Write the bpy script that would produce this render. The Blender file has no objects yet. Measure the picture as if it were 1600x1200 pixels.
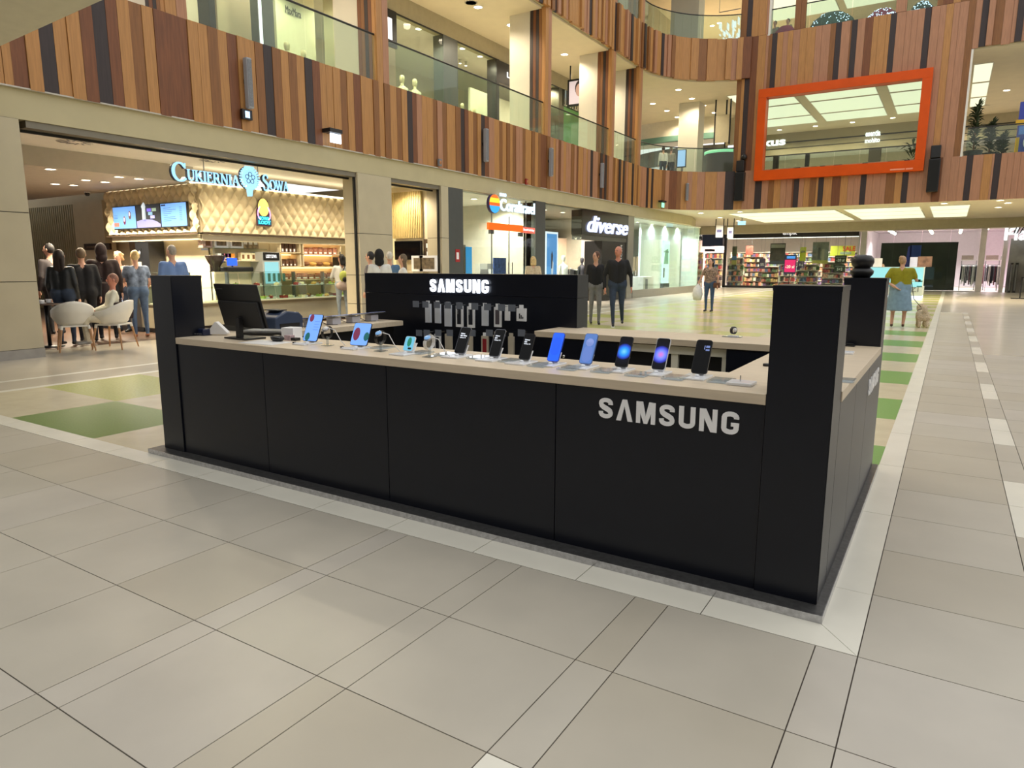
import bpy, bmesh, math, random
import numpy as np
from mathutils import Vector, Matrix
S = bpy.context.scene
COL = S.collection
# ------------------------------------------------------------------ camera
F_PX, PITCH, ROLL, YAW = 1073.604, 0.170558, 0.0018175, -0.562137
CAM = Vector((0.307, -2.7935, 1.4))
def _axes():
    cy, sy, cp, sp = math.cos(YAW), math.sin(YAW), math.cos(PITCH), math.sin(PITCH)
    fw = Vector((sy*cp, cy*cp, -sp)); rt = Vector((cy, -sy, 0)); up = rt.cross(fw)
    c, s = math.cos(ROLL), math.sin(ROLL)
    return c*rt + s*up, -s*rt + c*up, fw
RT, UP, FW = _axes()
cd = bpy.data.cameras.new('camera'); cam = bpy.data.objects.new('camera', cd); COL.objects.link(cam)
cd.sensor_width = 36; cd.lens = F_PX/1600*36; cd.clip_start = .05; cd.clip_end = 300
cam.matrix_world = Matrix(((RT.x, UP.x, -FW.x, CAM.x), (RT.y, UP.y, -FW.y, CAM.y), (RT.z, UP.z, -FW.z, CAM.z), (0, 0, 0, 1)))
S.camera = cam
# ------------------------------------------------------------------ light of the hall
W = bpy.data.worlds.new('hall_light'); S.world = W; W.use_nodes = True
bg = W.node_tree.nodes['Background']; bg.inputs[0].default_value = (1.0, .99, .965, 1); bg.inputs[1].default_value = 1.25
S.cycles.transparent_max_bounces = 32
vs = S.view_settings
vs.view_transform = 'Standard'; vs.look = 'None'; vs.gamma = 1; vs.use_curve_mapping = False; vs.exposure = 0.0
LAMP_GAIN = 10.0
# ------------------------------------------------------------------ survey helpers: a pixel's sight line met with a real plane
def _ray(x, y): return RT*((x-800)/F_PX) + UP*(-(y-600)/F_PX) + FW
def gx(x, y, X): d = _ray(x, y); return CAM + d*((X-CAM.x)/d.x)
def gy(x, y, Y): d = _ray(x, y); return CAM + d*((Y-CAM.y)/d.y)
def gz(x, y, Z=0.): d = _ray(x, y); return CAM + d*((Z-CAM.z)/d.z)
def gd(x, y, D): return CAM + _ray(x, y)*D
# ------------------------------------------------------------------ materials
def lin(c): return tuple(((v/255/12.92) if v/255 <= .04045 else ((v/255+.055)/1.055)**2.4) for v in c)
MATS = {}
def mat(name, rgb, rough=.5, metal=0., spec=.5, emit=0., noise=None, var=.12, bump=0., stretch=(1, 1, 1), alpha=1., trans=0., emit_rgb=None):
    if name in MATS: return MATS[name]
    m = bpy.data.materials.new(name); m.use_nodes = True; MATS[name] = m
    nt = m.node_tree; b = nt.nodes['Principled BSDF']; c = lin(rgb)
    b.inputs['Base Color'].default_value = (*c, 1); b.inputs['Roughness'].default_value = rough
    b.inputs['Metallic'].default_value = metal; b.inputs['Specular IOR Level'].default_value = spec
    b.inputs['Alpha'].default_value = alpha; b.inputs['Transmission Weight'].default_value = trans
    if emit:
        b.inputs['Base Color'].default_value = (*[v*.25 for v in c], 1)
        b.inputs['Emission Color'].default_value = (*lin(emit_rgb or rgb), 1); b.inputs['Emission Strength'].default_value = emit
    sc = noise or 6.
    g = nt.nodes.new('ShaderNodeNewGeometry'); mp = nt.nodes.new('ShaderNodeMapping'); mp.inputs['Scale'].default_value = stretch
    nz = nt.nodes.new('ShaderNodeTexNoise'); nz.inputs['Scale'].default_value = sc; nz.inputs['Detail'].default_value = 4
    nt.links.new(g.outputs['Position'], mp.inputs['Vector']); nt.links.new(mp.outputs['Vector'], nz.inputs['Vector'])
    if not emit:
        v = var if noise else .04
        r = nt.nodes.new('ShaderNodeValToRGB')
        r.color_ramp.elements[0].position = .3; r.color_ramp.elements[1].position = .7
        r.color_ramp.elements[0].color = (*[max(0, x*(1-v)) for x in c], 1); r.color_ramp.elements[1].color = (*[min(1, x*(1+v)) for x in c], 1)
        nt.links.new(nz.outputs['Fac'], r.inputs['Fac']); nt.links.new(r.outputs['Color'], b.inputs['Base Color'])
    if bump:
        bp = nt.nodes.new('ShaderNodeBump'); bp.inputs['Strength'].default_value = bump; bp.inputs['Distance'].default_value = .01
        nt.links.new(nz.outputs['Fac'], bp.inputs['Height']); nt.links.new(bp.outputs['Normal'], b.inputs['Normal'])
    return m
def glass_mat(name, tint=(225, 235, 230), refl=.08, opac=.0):
    """thin clear pane: see-through with a real surface reflection and a little tint"""
    if name in MATS: return MATS[name]
    m = bpy.data.materials.new(name); m.use_nodes = True; MATS[name] = m
    nt = m.node_tree; nt.nodes.clear()
    o = nt.nodes.new('ShaderNodeOutputMaterial'); t = nt.nodes.new('ShaderNodeBsdfTransparent'); t.inputs[0].default_value = (*lin(tint), 1)
    g = nt.nodes.new('ShaderNodeBsdfGlossy'); g.inputs['Roughness'].default_value = .02; g.inputs['Color'].default_value = (1, 1, 1, 1)
    d = nt.nodes.new('ShaderNodeBsdfDiffuse'); d.inputs[0].default_value = (*lin(tint), 1)
    fr = nt.nodes.new('ShaderNodeFresnel'); fr.inputs['IOR'].default_value = 1.5
    mx = nt.nodes.new('ShaderNodeMixShader'); m2 = nt.nodes.new('ShaderNodeMixShader'); m2.inputs[0].default_value = opac; fr.inputs['IOR'].default_value = 1.33
    nt.links.new(t.outputs[0], m2.inputs[1]); nt.links.new(d.outputs[0], m2.inputs[2])
    ge = nt.nodes.new('ShaderNodeNewGeometry'); iv = nt.nodes.new('ShaderNodeMath'); iv.operation = 'SUBTRACT'; iv.inputs[0].default_value = 1; mu = nt.nodes.new('ShaderNodeMath'); mu.operation = 'MULTIPLY'
    nt.links.new(ge.outputs['Backfacing'], iv.inputs[1]); nt.links.new(fr.outputs[0], mu.inputs[0]); nt.links.new(iv.outputs[0], mu.inputs[1]); nt.links.new(mu.outputs[0], mx.inputs[0]); nt.links.new(m2.outputs[0], mx.inputs[1]); nt.links.new(g.outputs[0], mx.inputs[2])
    nt.links.new(mx.outputs[0], o.inputs[0])
    return m
def E_(name, rgb, s): return mat(name, rgb, rough=.4, emit=s)
# ------------------------------------------------------------------ mesh builder
class MB:
    def __init__(s): s.v = []; s.f = []; s.m = []; s.sm = []
    def add(s, vs, fs, m=0, sm=False):
        o = len(s.v); s.v += [tuple(v) for v in vs]
        for f in fs: s.f.append(tuple(i+o for i in f)); s.m.append(m); s.sm.append(sm)
        return s
    def box(s, a, b, m=0):
        x0, y0, z0 = [min(p, q) for p, q in zip(a, b)]; x1, y1, z1 = [max(p, q) for p, q in zip(a, b)]
        return s.add([(x0, y0, z0), (x1, y0, z0), (x1, y1, z0), (x0, y1, z0), (x0, y0, z1), (x1, y0, z1), (x1, y1, z1), (x0, y1, z1)],
                     [(0, 3, 2, 1), (4, 5, 6, 7), (0, 1, 5, 4), (1, 2, 6, 5), (2, 3, 7, 6), (3, 0, 4, 7)], m)
    def obox(s, c, size, M, m=0):
        h = Vector(size)/2; c = Vector(c)
        vs = [c + M @ Vector((sx*h.x, sy*h.y, sz*h.z)) for sz in (-1, 1) for sx, sy in ((-1, -1), (1, -1), (1, 1), (-1, 1))]
        return s.add(vs, [(0, 3, 2, 1), (4, 5, 6, 7), (0, 1, 5, 4), (1, 2, 6, 5), (2, 3, 7, 6), (3, 0, 4, 7)], m)
    def prism(s, pts, ext, m=0):
        n = len(pts); e = Vector(ext); P = [Vector(p) for p in pts]
        nrm = Vector((0, 0, 0))
        for i in range(n): nrm += P[i].cross(P[(i+1) % n])
        if nrm.dot(e) > 0: P.reverse()
        return s.add(P + [p+e for p in P], [tuple(range(n)), tuple(range(2*n-1, n-1, -1))] + [(i, i+n, (i+1) % n + n, (i+1) % n) for i in range(n)], m)
    def tube(s, path, r, n=8, m=0, cap=True):
        P = [Vector(p) for p in path]; rs = r if isinstance(r, (list, tuple)) else [r]*len(P); vs = []; fs = []
        for i, p in enumerate(P):
            d = (P[min(i+1, len(P)-1)] - P[max(i-1, 0)]).normalized()
            a = d.orthogonal() if i == 0 else a - d*a.dot(d)
            a.normalize(); b = d.cross(a)
            for k in range(n):
                t = 2*math.pi*k/n; vs.append(p + (a*math.cos(t) + b*math.sin(t))*rs[i])
        for i in range(len(P)-1):
            for k in range(n): fs.append((i*n+k, i*n+(k+1) % n, (i+1)*n+(k+1) % n, (i+1)*n+k))
        s.add(vs, fs, m, True)
        if cap: s.add([vs[k] for k in range(n)] + [vs[-n+k] for k in range(n)], [tuple(range(n-1, -1, -1)), tuple(range(n, 2*n))], m)
        return s
    def lathe(s, prof, c=(0, 0, 0), n=24, m=0, axis=(0, 0, 1)):
        A = Vector(axis).normalized(); a = A.orthogonal().normalized(); b = A.cross(a); c = Vector(c); vs = []; fs = []
        for r, h in prof:
            for k in range(n):
                t = 2*math.pi*k/n; vs.append(c + A*h + (a*math.cos(t) + b*math.sin(t))*r)
        for i in range(len(prof)-1):
            for k in range(n): fs.append((i*n+k, i*n+(k+1) % n, (i+1)*n+(k+1) % n, (i+1)*n+k))
        L_ = (len(prof)-1)*n
        if len(prof) >= 4 and abs(prof[0][1]-prof[-1][1]) < 1e-9 and prof[-1][0] > 1e-6 and prof[0][0] > 1e-6:
            for k in range(n): fs.append((L_+k, L_+(k+1) % n, (k+1) % n, k))
            return s.add(vs, fs, m, True)
        if prof[0][0] > 1e-6: fs.append(tuple(range(n-1, -1, -1)))
        if prof[-1][0] > 1e-6: fs.append(tuple((len(prof)-1)*n+k for k in range(n)))
        return s.add(vs, fs, m, True)
    def ball(s, c, r, n=16, k=10, m=0, R=None):
        r = r if isinstance(r, (list, tuple)) else (r, r, r); c = Vector(c); vs = []; fs = []
        for i in range(k+1):
            ph = math.pi*i/k
            for j in range(n):
                t = 2*math.pi*j/n; v = Vector((r[0]*math.sin(ph)*math.cos(t), r[1]*math.sin(ph)*math.sin(t), -r[2]*math.cos(ph)))
                vs.append(c + (R @ v if R else v))
        for i in range(k):
            for j in range(n): fs.append((i*n+j, i*n+(j+1) % n, (i+1)*n+(j+1) % n, (i+1)*n+j))
        return s.add(vs, fs, m, True)
    def mesh(s, name, mats):
        me = bpy.data.meshes.new(name); me.from_pydata(s.v, [], s.f)
        for m_ in (mats if isinstance(mats, (list, tuple)) else [mats]): me.materials.append(m_)
        me.polygons.foreach_set('material_index', s.m); me.polygons.foreach_set('use_smooth', s.sm); me.update()
        return me
    def build(s, name, mats, parent=None, bevel=0., at=None):
        o = bpy.data.objects.new(name, s.mesh(name, mats)); COL.objects.link(o)
        if bevel:
            b = o.modifiers.new('bevel', 'BEVEL'); b.width = bevel; b.segments = 2; b.limit_method = 'ANGLE'; b.angle_limit = .7
        if at is not None: o.location = at
        if parent: setpar(o, parent)
        return o
def setpar(o, p):
    o.parent = p; o.matrix_parent_inverse = WM(p).inverted()
def WM(o):
    m = Matrix.LocRotScale(o.location, o.rotation_euler, o.scale)
    return (WM(o.parent) @ o.matrix_parent_inverse @ m) if o.parent else m
def tag(o, label, cat, group=None, kind=None):
    o['label'] = label; o['category'] = cat
    if group: o['group'] = group
    if kind: o['kind'] = kind
    return o
def thing(name, label, cat, loc=(0, 0, 0), rz=0., group=None):
    o = bpy.data.objects.new(name, None); COL.objects.link(o); o.location = loc; o.rotation_euler = (0, 0, rz); o.empty_display_size = .1
    return tag(o, label, cat, group)
def struct(name, mb, m, parent=None):
    o = mb.build(name, m, parent)
    if not parent: o['kind'] = 'structure'
    return o
def sempty(name, loc=(0, 0, 0)):
    o = bpy.data.objects.new(name, None); COL.objects.link(o); o.location = loc; o['kind'] = 'structure'; return o
def place(root, loc, rz=0.):
    root.location = loc; root.rotation_euler = (0, 0, rz)
def dup(root, label=None, loc=None, rz=None):
    r = root.copy(); COL.objects.link(r)
    if label: r['label'] = label
    if loc is not None: r.location = loc
    if rz is not None: r.rotation_euler = (0, 0, rz)
    for ch in list(root.children):
        c = ch.copy(); COL.objects.link(c); c.parent = r; c.matrix_parent_inverse = ch.matrix_parent_inverse
        for g in list(ch.children):
            d = g.copy(); COL.objects.link(d); d.parent = c; d.matrix_parent_inverse = g.matrix_parent_inverse
    return r
BOXM = {}
def unit_box(m):
    if m.name not in BOXM: BOXM[m.name] = MB().box((-.5, -.5, -.5), (.5, .5, .5)).mesh('piece', m)
    return BOXM[m.name]
def piece(name, m, c, size, rz=0., parent=None):
    o = bpy.data.objects.new(name, unit_box(m)); COL.objects.link(o); o.location = c; o.scale = size; o.rotation_euler = (0, 0, rz)
    if parent: o.parent = parent; o.matrix_parent_inverse = WM(parent).inverted()
    return o
TMP = bpy.data.scenes.new('workbench')
def evaluated(ob):
    TMP.collection.objects.link(ob); vl = TMP.view_layers[0]; vl.update()
    me = bpy.data.meshes.new_from_object(ob.evaluated_get(vl.depsgraph)); TMP.collection.objects.unlink(ob); return me
def text(name, s, o, u, v, w, h, m, depth=.004, parent=None, bold=0., shear=0., space=1., align=None):
    """lettering fitted to a w x h field whose lower-left corner is o, along u, upright along v"""
    cu = bpy.data.curves.new('t', 'FONT'); cu.body = s; cu.extrude = .5; cu.offset = bold; cu.space_character = space; cu.shear = shear; cu.resolution_u = 3
    if align: cu.align_x = align
    ob = bpy.data.objects.new('t', cu); me = evaluated(ob)
    bpy.data.objects.remove(ob); bpy.data.curves.remove(cu)
    n = len(me.vertices); a = np.empty(n*3); me.vertices.foreach_get('co', a); a = a.reshape(-1, 3)
    mn, mx = a.min(0), a.max(0); u = Vector(u).normalized(); v = Vector(v).normalized(); nn = u.cross(v)
    o = Vector(o); b = (a-mn)/np.maximum(mx-mn, 1e-6)
    if h is None: h = w*(mx[1]-mn[1])/(mx[0]-mn[0])
    P = np.outer(b[:, 0]*w, u) + np.outer(b[:, 1]*h, v) + np.outer(b[:, 2]*depth, nn) + np.array(o)
    me.vertices.foreach_set('co', P.ravel()); me.materials.clear(); me.materials.append(m); me.update(); me.name = name
    ob = bpy.data.objects.new(name, me); COL.objects.link(ob)
    if parent: setpar(ob, parent)
    return ob
def spot(parent, loc, power, rgb=(255, 246, 230), ang=150, r=.12, aim=None):
    l = bpy.data.lights.new('bulb', 'SPOT'); l.energy = power*LAMP_GAIN; l.color = lin(rgb); l.spot_size = math.radians(ang); l.spot_blend = .6; l.shadow_soft_size = r
    o = bpy.data.objects.new('bulb', l); COL.objects.link(o); o.location = loc
    if aim is not None:
        o.rotation_euler = (Vector(aim)-Vector(loc)).to_track_quat('-Z', 'Y').to_euler()
    if parent: setpar(o, parent)
    return o
random.seed(7)
X_, Y_, Z_ = Vector((1, 0, 0)), Vector((0, 1, 0)), Vector((0, 0, 1))
def rz_(a): return Matrix.Rotation(a, 3, 'Z')
# ------------------------------------------------------------------ palette
white = mat('white_paint', (225, 222, 214), .6)
cream = mat('cream_cladding', (190, 179, 152), .55, noise=3, var=.04)
beamc = mat('beam_plaster', (188, 177, 142), .6, noise=2, var=.05)
ceilm = mat('ceiling_plaster', (226, 214, 186), .8, noise=2, var=.03)
shopceil = mat('shop_ceiling_plaster', (234, 230, 222), .8, noise=2, var=.03)
dkgrey = mat('dark_grey_metal', (84, 88, 88), .35, .3)
black = mat('black_lacquer', (16, 16, 18), .45, spec=.3, noise=8, var=.1)
kblack = mat('kiosk_black_laminate', (12, 16, 28), .33, spec=.42, noise=9, var=.08)
steel = mat('brushed_steel', (150, 150, 152), .3, .85, noise=30, var=.15)
glass = glass_mat('clear_glass', (236, 243, 238))
greenglass = glass_mat('balustrade_glass', (232, 241, 234), opac=.03)
chrome = mat('chrome', (200, 200, 200), .15, 1.)
wpl = mat('white_plastic', (230, 230, 230), .35)
bpl = mat('black_plastic', (20, 20, 22), .4, noise=10, var=.1)
gpl = mat('grey_plastic', (120, 122, 126), .4)
# ================================================================== FLOOR
tileA = mat('beige_stone_tile', (185, 179, 166), .32, noise=2.2, var=.06)
tileB = mat('pale_stone_tile', (188, 182, 171), .32, noise=2.6, var=.06)
tileC = mat('warm_stone_tile', (181, 174, 159), .32, noise=1.8, var=.06)
tilew = mat('white_stone_tile', (228, 225, 212), .24, noise=3, var=.04)
grout = mat('dark_grout', (74, 66, 58), .8)
gB = mat('green_floor_tile', (112, 160, 80), .3, noise=60, var=.10)
gA = mat('dark_green_floor_tile', (92, 126, 50), .32, noise=60, var=.16)
gC = mat('lime_floor_tile', (190, 194, 118), .2, noise=40, var=.10)
sand = mat('sand_floor_tile', (206, 196, 168), .22, noise=5, var=.05)
PU = .567; N0 = -.18
fl = sempty('floor')
b = MB().box((-30, -14, -.2), (16, 60, -.004)); struct('sub_floor', b, grout, fl)
def tile(name, m, x0, x1, y0, y1, g=.0022):
    piece(name, m, ((x0+x1)/2, (y0+y1)/2, -.004), (x1-x0-2*g, y1-y0-2*g, .008), parent=fl)
def tm(): return random.choice((tileA, tileA, tileB, tileC))
xs = [.149, .007, -.565, -.71, -1.282, -1.422, -1.985, -2.126, -2.70, -3.27, -3.85, -4.45, -5.03, -5.6, -6.17, -6.74, -7.31, -7.88, -8.45, -9.02, -9.59]
ys = [N0 - PU*k for k in range(6)]
for j in range(5):                                      # the apron before the kiosk
    for i in range(len(xs)-1):
        if j > 3 and i > 9: continue
        nar = xs[i]-xs[i+1] < .2
        m = tilew if (nar and i == 2 and j in (2, 3)) else tm()
        tile('floor_tile', m, xs[i+1], xs[i], ys[j+1], ys[j])
cx = [.149, .725, .868, 1.44, 2.01, 2.58]               # the mall aisle on the right
for j in range(-5, 40):
    y0 = N0 + PU*j
    for i in range(5):
        if j < 0 and i > 2 and j < -3: continue
        if j > 18 and i > 1: continue
        if i == 1:
            m = tilew if ((j-3) % 4 in (0, 1) and j >= 2) else tm()
        else: m = tm()
        tile('floor_tile', m, cx[i], cx[i+1], y0, y0+PU)
# white border strips with a mitred corner
def strip(poly):
    MB().prism([(x, y, -.008) for x, y in poly], (0, 0, .0085)).build('border_tile', tilew, fl)
g = .0022
strip([(.149-g, N0+g+.001), (.149-g, .38), (0.0, .38), (0.0, 0+g)])
strip([(.149-2*g, N0+g), (-.43+g, N0+g), (-.43+g, 0), (-g, 0)])
for k in range(16):
    x1 = -.43-.57*k; strip([(x1-g, N0+g), (x1-g, 0), (x1-.57+g, 0), (x1-.57+g, N0+g)])
for k in range(12):
    y0 = .38+1.134*k; strip([(.149-g, y0+g), (.149-g, y0+1.134-g), (0, y0+1.134-g), (0, y0+g)])
strip([(.149-g, 13.99), (.149-g, 43.4), (0, 43.4), (0, 13.99)])
# green chequered field
gxs = [0, -1.45, -2.85, -4.1, -5.5, -6.94, -8.5]
for j in range(0, 34):
    y0 = max(.0, N0+1.134*j); y1 = N0+1.134*(j+1)
    for i in range(6):
        on = (i+j) % 2 == 0
        m = sand
        if on: m = gB if i == 0 else (gA if (i >= 3 and j == 0) else gC)
        if i == 0 and j > 13: m = gC if on else sand
        if 1 <= i <= 2 and j in (0, 1): continue
        tile('mosaic_tile', m, gxs[i+1], gxs[i], y0, y1, 0.)
MB().box((-4.1, 0, -.008), (-1.45, 2.09, 0)).build('mosaic_tile', sand, fl)
for x0, x1 in ((-8.62, -8.5), (-9.35, -9.25)):
    MB().box((x0, -.18, -.008), (x1, 44, 0)).build('border_tile', tilew, fl)
far = mat('far_stone_floor', (194, 186, 170), .2, noise=1.2, var=.06)
for a, c in (((-11.6, -.03), (-9.35, 44)), ((-9.25, -.03), (-8.62, 44)), ((2.58, -14), (16, 44)), ((.868, 10.6), (2.58, 44)), ((.149, 22.5), (.868, 44)), ((-30, -14), (-9.59, -.03)), ((-9.59, -14), (2.58, -3.02)), ((-8.5, 38.4), (0, 44)), ((-4.45, -3.02), (-9.59, -2.448))):
    MB().box((*a, -.008), (*c, -.0002)).build('floor_field', far, fl)
cafefl = mat('brown_cafe_floor', (78, 56, 42), .35, noise=12, var=.2)
MB().box((-27, .2, -.008), (-12.35, 12.4, .003)).build('cafe_floor', cafefl, fl)
MB().box((-12.35, .2, -.008), (-11.6, 44, .0)).build('floor_field', far, fl)
MB().box((-19, 12.4, -.008), (-12.35, 44, .0)).build('floor_field', far, fl)
MB().box((-30, 44, -.008), (16, 60, .0)).build('floor_field', mat('shop_floor', (196, 188, 176), .3), fl)

# ================================================================== FASCIAS
wl = mat('light_oak_plank', (176, 126, 72), .5, noise=3.5, var=.14, stretch=(9, 9, .6))
wm = mat('brown_oak_plank', (132, 86, 44), .5, noise=3.5, var=.16, stretch=(9, 9, .6))
wr = mat('red_walnut_plank', (116, 68, 36), .5, noise=3.5, var=.2, stretch=(9, 9, .6))
wd = mat('dark_wenge_plank', (48, 36, 36), .5, noise=3.5, var=.2, stretch=(9, 9, .6))
wp = mat('pinkish_oak_plank', (170, 122, 92), .5, noise=3.5, var=.12, stretch=(9, 9, .6))
TONE = {'L': wl, 'M': wm, 'R': wr, 'D': wd, 'P': wp}
ARC_C, ARC_R = (-7.4, 26.0), 4.0
def path_pt(s):
    """plan of the gallery edge: s metres from Y=0 along the left side, round the corner, along the far side"""
    if s <= 26: return Vector((-11.4, s)), Vector((0, 1))
    L = ARC_R*math.pi/2
    if s <= 26+L:
        a = (s-26)/ARC_R
        return Vector((ARC_C[0]-ARC_R*math.cos(a), ARC_C[1]+ARC_R*math.sin(a))), Vector((math.sin(a), math.cos(a)))
    return Vector((ARC_C[0]+(s-26-L), 30.)), Vector((1, 0))
S_END = 26+ARC_R*math.pi/2+14
def plank(par, s0, s1, z0, z1, tone, proud):
    p, d = path_pt((s0+s1)/2); n = Vector((d.y, -d.x))
    ang = math.atan2(d.y, d.x)
    t = .05+proud
    c = p + n*(t/2-.02)
    piece('plank', TONE[tone], (c.x, c.y, (z0+z1)/2), (s1-s0-.006, t, z1-z0), ang, par)
def seq_random(s, s_end):
    out = []; last = ''
    while s < s_end:
        r = random.random(); w = random.choice((.17, .19, .2, .2, .22)) if s < 28 else random.choice((.24, .3, .36, .42))
        t = 'L' if r < .36 else 'P' if r < .64 else 'M' if r < .85 else 'R' if r < .92 else 'D'
        if t == 'D' and last == 'D': t = 'L'
        out.append((s, s+w, t)); s += w; last = t
    return out
def far_seq(s, s_end, darks, py_):
    sx = lambda p: gy(p, py_, 30.).x+7.4+26+ARC_R*math.pi/2
    dk = sorted((sx(a), sx(b)) for a, b in darks); out = []
    while s < s_end-.02:
        w = random.choice((.2, .24, .28, .33)); r = random.random(); t = 'P' if r < .46 else 'L' if r < .72 else 'M' if r < .95 else 'R'
        nxt = [d for d in dk if s-.01 <= d[0] < s+w]
        if nxt:
            a, b_ = nxt[0]; dk.remove(nxt[0])
            if a-s > .05: out.append((s, a, t))
            else: a = s
            out.append((a, a+.21, 'D')); s = a+.21
        else: out.append((s, min(s+w, s_end), t)); s += w
    return out
# surveyed plank joints along the foot of the first-floor fascia
raw = [(21, 'L'), (45.5, 'R'), (68, 'L'), (92, 'D'), (113, 'L'), (134, 'L'), (154.5, 'R'), (176, 'D'), (194, 'R'), (213, 'L'), (232, 'M'), (249.5, 'L'), (266, 'R'), (283, 'R'), (301, 'R'),
       (316.6, 'L'), (331, 'L'), (347, 'M'), (361.6, 'L'), (376.4, 'R'), (390, 'L'), (403.6, 'L'), (416.4, 'M'), (429.6, 'D'), (442.6, 'M'), (454.4, 'L'), (467, 'M'), (479, 'L'), (490.6, 'D'), (502.4, 'R'),
       (512.4, 'L'), (522.6, 'L'), (533.6, 'L'), (544, 'M'), (554, 'L'), (565, 'R'), (574, 'L'), (584, 'L'), (592.5, 'M'), (601, 'L'), (610, 'M'), (620, 'L'), (627.5, 'M'), (636, 'L'), (644, 'D'), (651, 'R'), (659, 'P'),
       (667, 'L'), (676, 'L'), (682.5, 'M'), (690, 'P'), (697.5, 'M'), (705, 'L'), (711, 'L'), (719, 'M'), (725, 'D'), (731, 'R'), (738, 'L'), (744.5, 'M'), (750, 'L'), (756, 'D'), (762.5, 'R'), (771, 'P'), (779, 'L'), (784, 'M'), (790, 'L'), (795, 'M')]
seq1 = []; prev = gx(0, 132, -11.4).y
for x, t in raw:
    yb = 132 + x*.1935
    s1 = gx(x, yb, -11.4).y; seq1.append((prev, s1, t)); prev = s1
pre = seq_random(.9, seq1[0][0]-.1)
seq1 = pre + [(pre[-1][1], seq1[0][1], 'L')] + seq1[1:] + seq_random(prev, 26+ARC_R*math.pi/2)
seq1 += far_seq(seq1[-1][1], S_END, [(1240, 1249), (1278, 1286), (1345, 1351), (1408, 1417), (1505, 1514), (1548, 1556)], 300)
f1 = sempty('trim_1', (-11.4, 14, 3.93)); f2 = sempty('trim_2', (-11.4, 20, 9.6))
Z1a, Z1b, Z2a, Z2b = 3.93, 5.62, 9.55, 11.25
for s0, s1, t in seq1: plank(f1, s0, s1, Z1a, Z1b, t, random.choice((0, .01, .02)))
for s0, s1, t in [q_ for q_ in seq_random(13., 26+ARC_R*math.pi/2-.8)] + far_seq(26+ARC_R*math.pi/2+7.6, S_END, [(1530, 1540), (1585, 1595)], 60): plank(f2, s0, s1, Z2a - random.choice((0, 0, 0, .03)), Z2b, t, random.choice((0, .02, .06, .1)))
# gallery slabs, soffits and beam behind the cladding
def ribbon(z0, z1, off0, off1, s_a, s_b, step=.5):
    """a closed band that follows the gallery edge, off = metres outwards from the void (negative = into the building)"""
    mb = MB(); ss = [s_a]
    while ss[-1] < s_b: ss.append(min(s_b, ss[-1]+step))
    ss = [s for i, s in enumerate(ss) if s >= 26-.6 or i in (0,)] if s_a < 24 else ss
    ring = []
    for s in ss:
        p, d = path_pt(s); n = Vector((d.y, -d.x)); a = p+n*off0; c = p+n*off1
        ring.append([(a.x, a.y, z0), (c.x, c.y, z0), (c.x, c.y, z1), (a.x, a.y, z1)])
    vs = [v for r in ring for v in r]; fs = [(0, 1, 2, 3)]
    for i in range(len(ring)-1):
        o = i*4
        for k in range(4): fs.append((o+k, o+4+k, o+4+(k+1) % 4, o+(k+1) % 4))
    o = (len(ring)-1)*4; fs.append((o+3, o+2, o+1, o))
    return mb.add(vs, fs)
struct('wall_fascia_backing', ribbon(3.945, 5.6, -.12, -.03, .3, S_END), beamc)
struct('wall_upper_fascia_backing', ribbon(9.56, 11.2, -.12, -.03, 12., S_END), beamc)
struct('trim_3', ribbon(3.5, 3.925, -.6, -.02, .3, 26.+.01), beamc)
bb = MB()                                               # the beam runs on straight under the corner, then turns away
bb.prism([(-11.42, 26, 3.5), (-11.42, 33.5, 3.5), (-12.2, 36.6, 3.5), (-13.8, 38, 3.5), (-14.4, 37.6, 3.5), (-12.0, 26, 3.5)], (0, 0, .44)); struct('trim_4', bb, beamc)
# shadow-gap strip below the planks
struct('trim_5', ribbon(3.925, 3.945, -.1, .045, .3, 26.), mat('pale_metal_strip', (190, 184, 176), .4))
# floors of the galleries (with their ceilings below)
def slab(name, poly, z0, z1, m): return struct(name, MB().prism([(x, y, z0) for x, y in poly], (0, 0, z1-z0)), m)
corner = [(path_pt(26+ARC_R*math.pi/2*k/10)[0].x-.0, path_pt(26+ARC_R*math.pi/2*k/10)[0].y) for k in range(11)]
def inset(p, e=.13):
    dx, dy = ARC_C[0]-p[0], ARC_C[1]-p[1]; L = math.hypot(dx, dy); return (p[0]-dx/L*e, p[1]-dy/L*e)
gal = [(-11.53, .5)] + [inset(p) for p in corner] + [(6.6, 30.13), (6.6, 45), (-26, 45), (-26, .5)]
slab('ceiling_ground', [(-11.53, 26.)] + [inset(p) for p in corner] + [(12, 30.13), (12, 44.2), (-14.7, 44.2), (-14.7, 26)], 3.95, 4.0, mat('aisle_ceiling_plaster', (206, 196, 172), .8))
slab('floor_gallery', gal, 5.3, 5.5, mat('gallery_floor', (190, 180, 165), .4))
slab('ceiling_gallery', [(x-(0 if x < -12 else 0), y) for x, y in gal], 9.5, 9.56, ceilm)
slab('floor_upper_gallery', gal, 10.9, 11.1, mat('gallery_floor', (190, 180, 165), .4))
slab('ceiling_upper_gallery', gal, 15.3, 15.4, ceilm)
# soffit of the gallery above the camera side (upper-left corner of the view)
p0, p1 = gz(0, 72, 3.95), gz(160, 0, 3.95); dv = (p1-p0)
q0, q1 = p0-dv*1.6, p1+dv*.5
slab('ceiling_near_gallery', [(q0.x, q0.y), (q1.x, q1.y), (q1.x-2.5, -9), (q0.x-3, -9)], 3.95, 4.4, mat('near_soffit_plaster', (206, 200, 184), .8))

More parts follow.
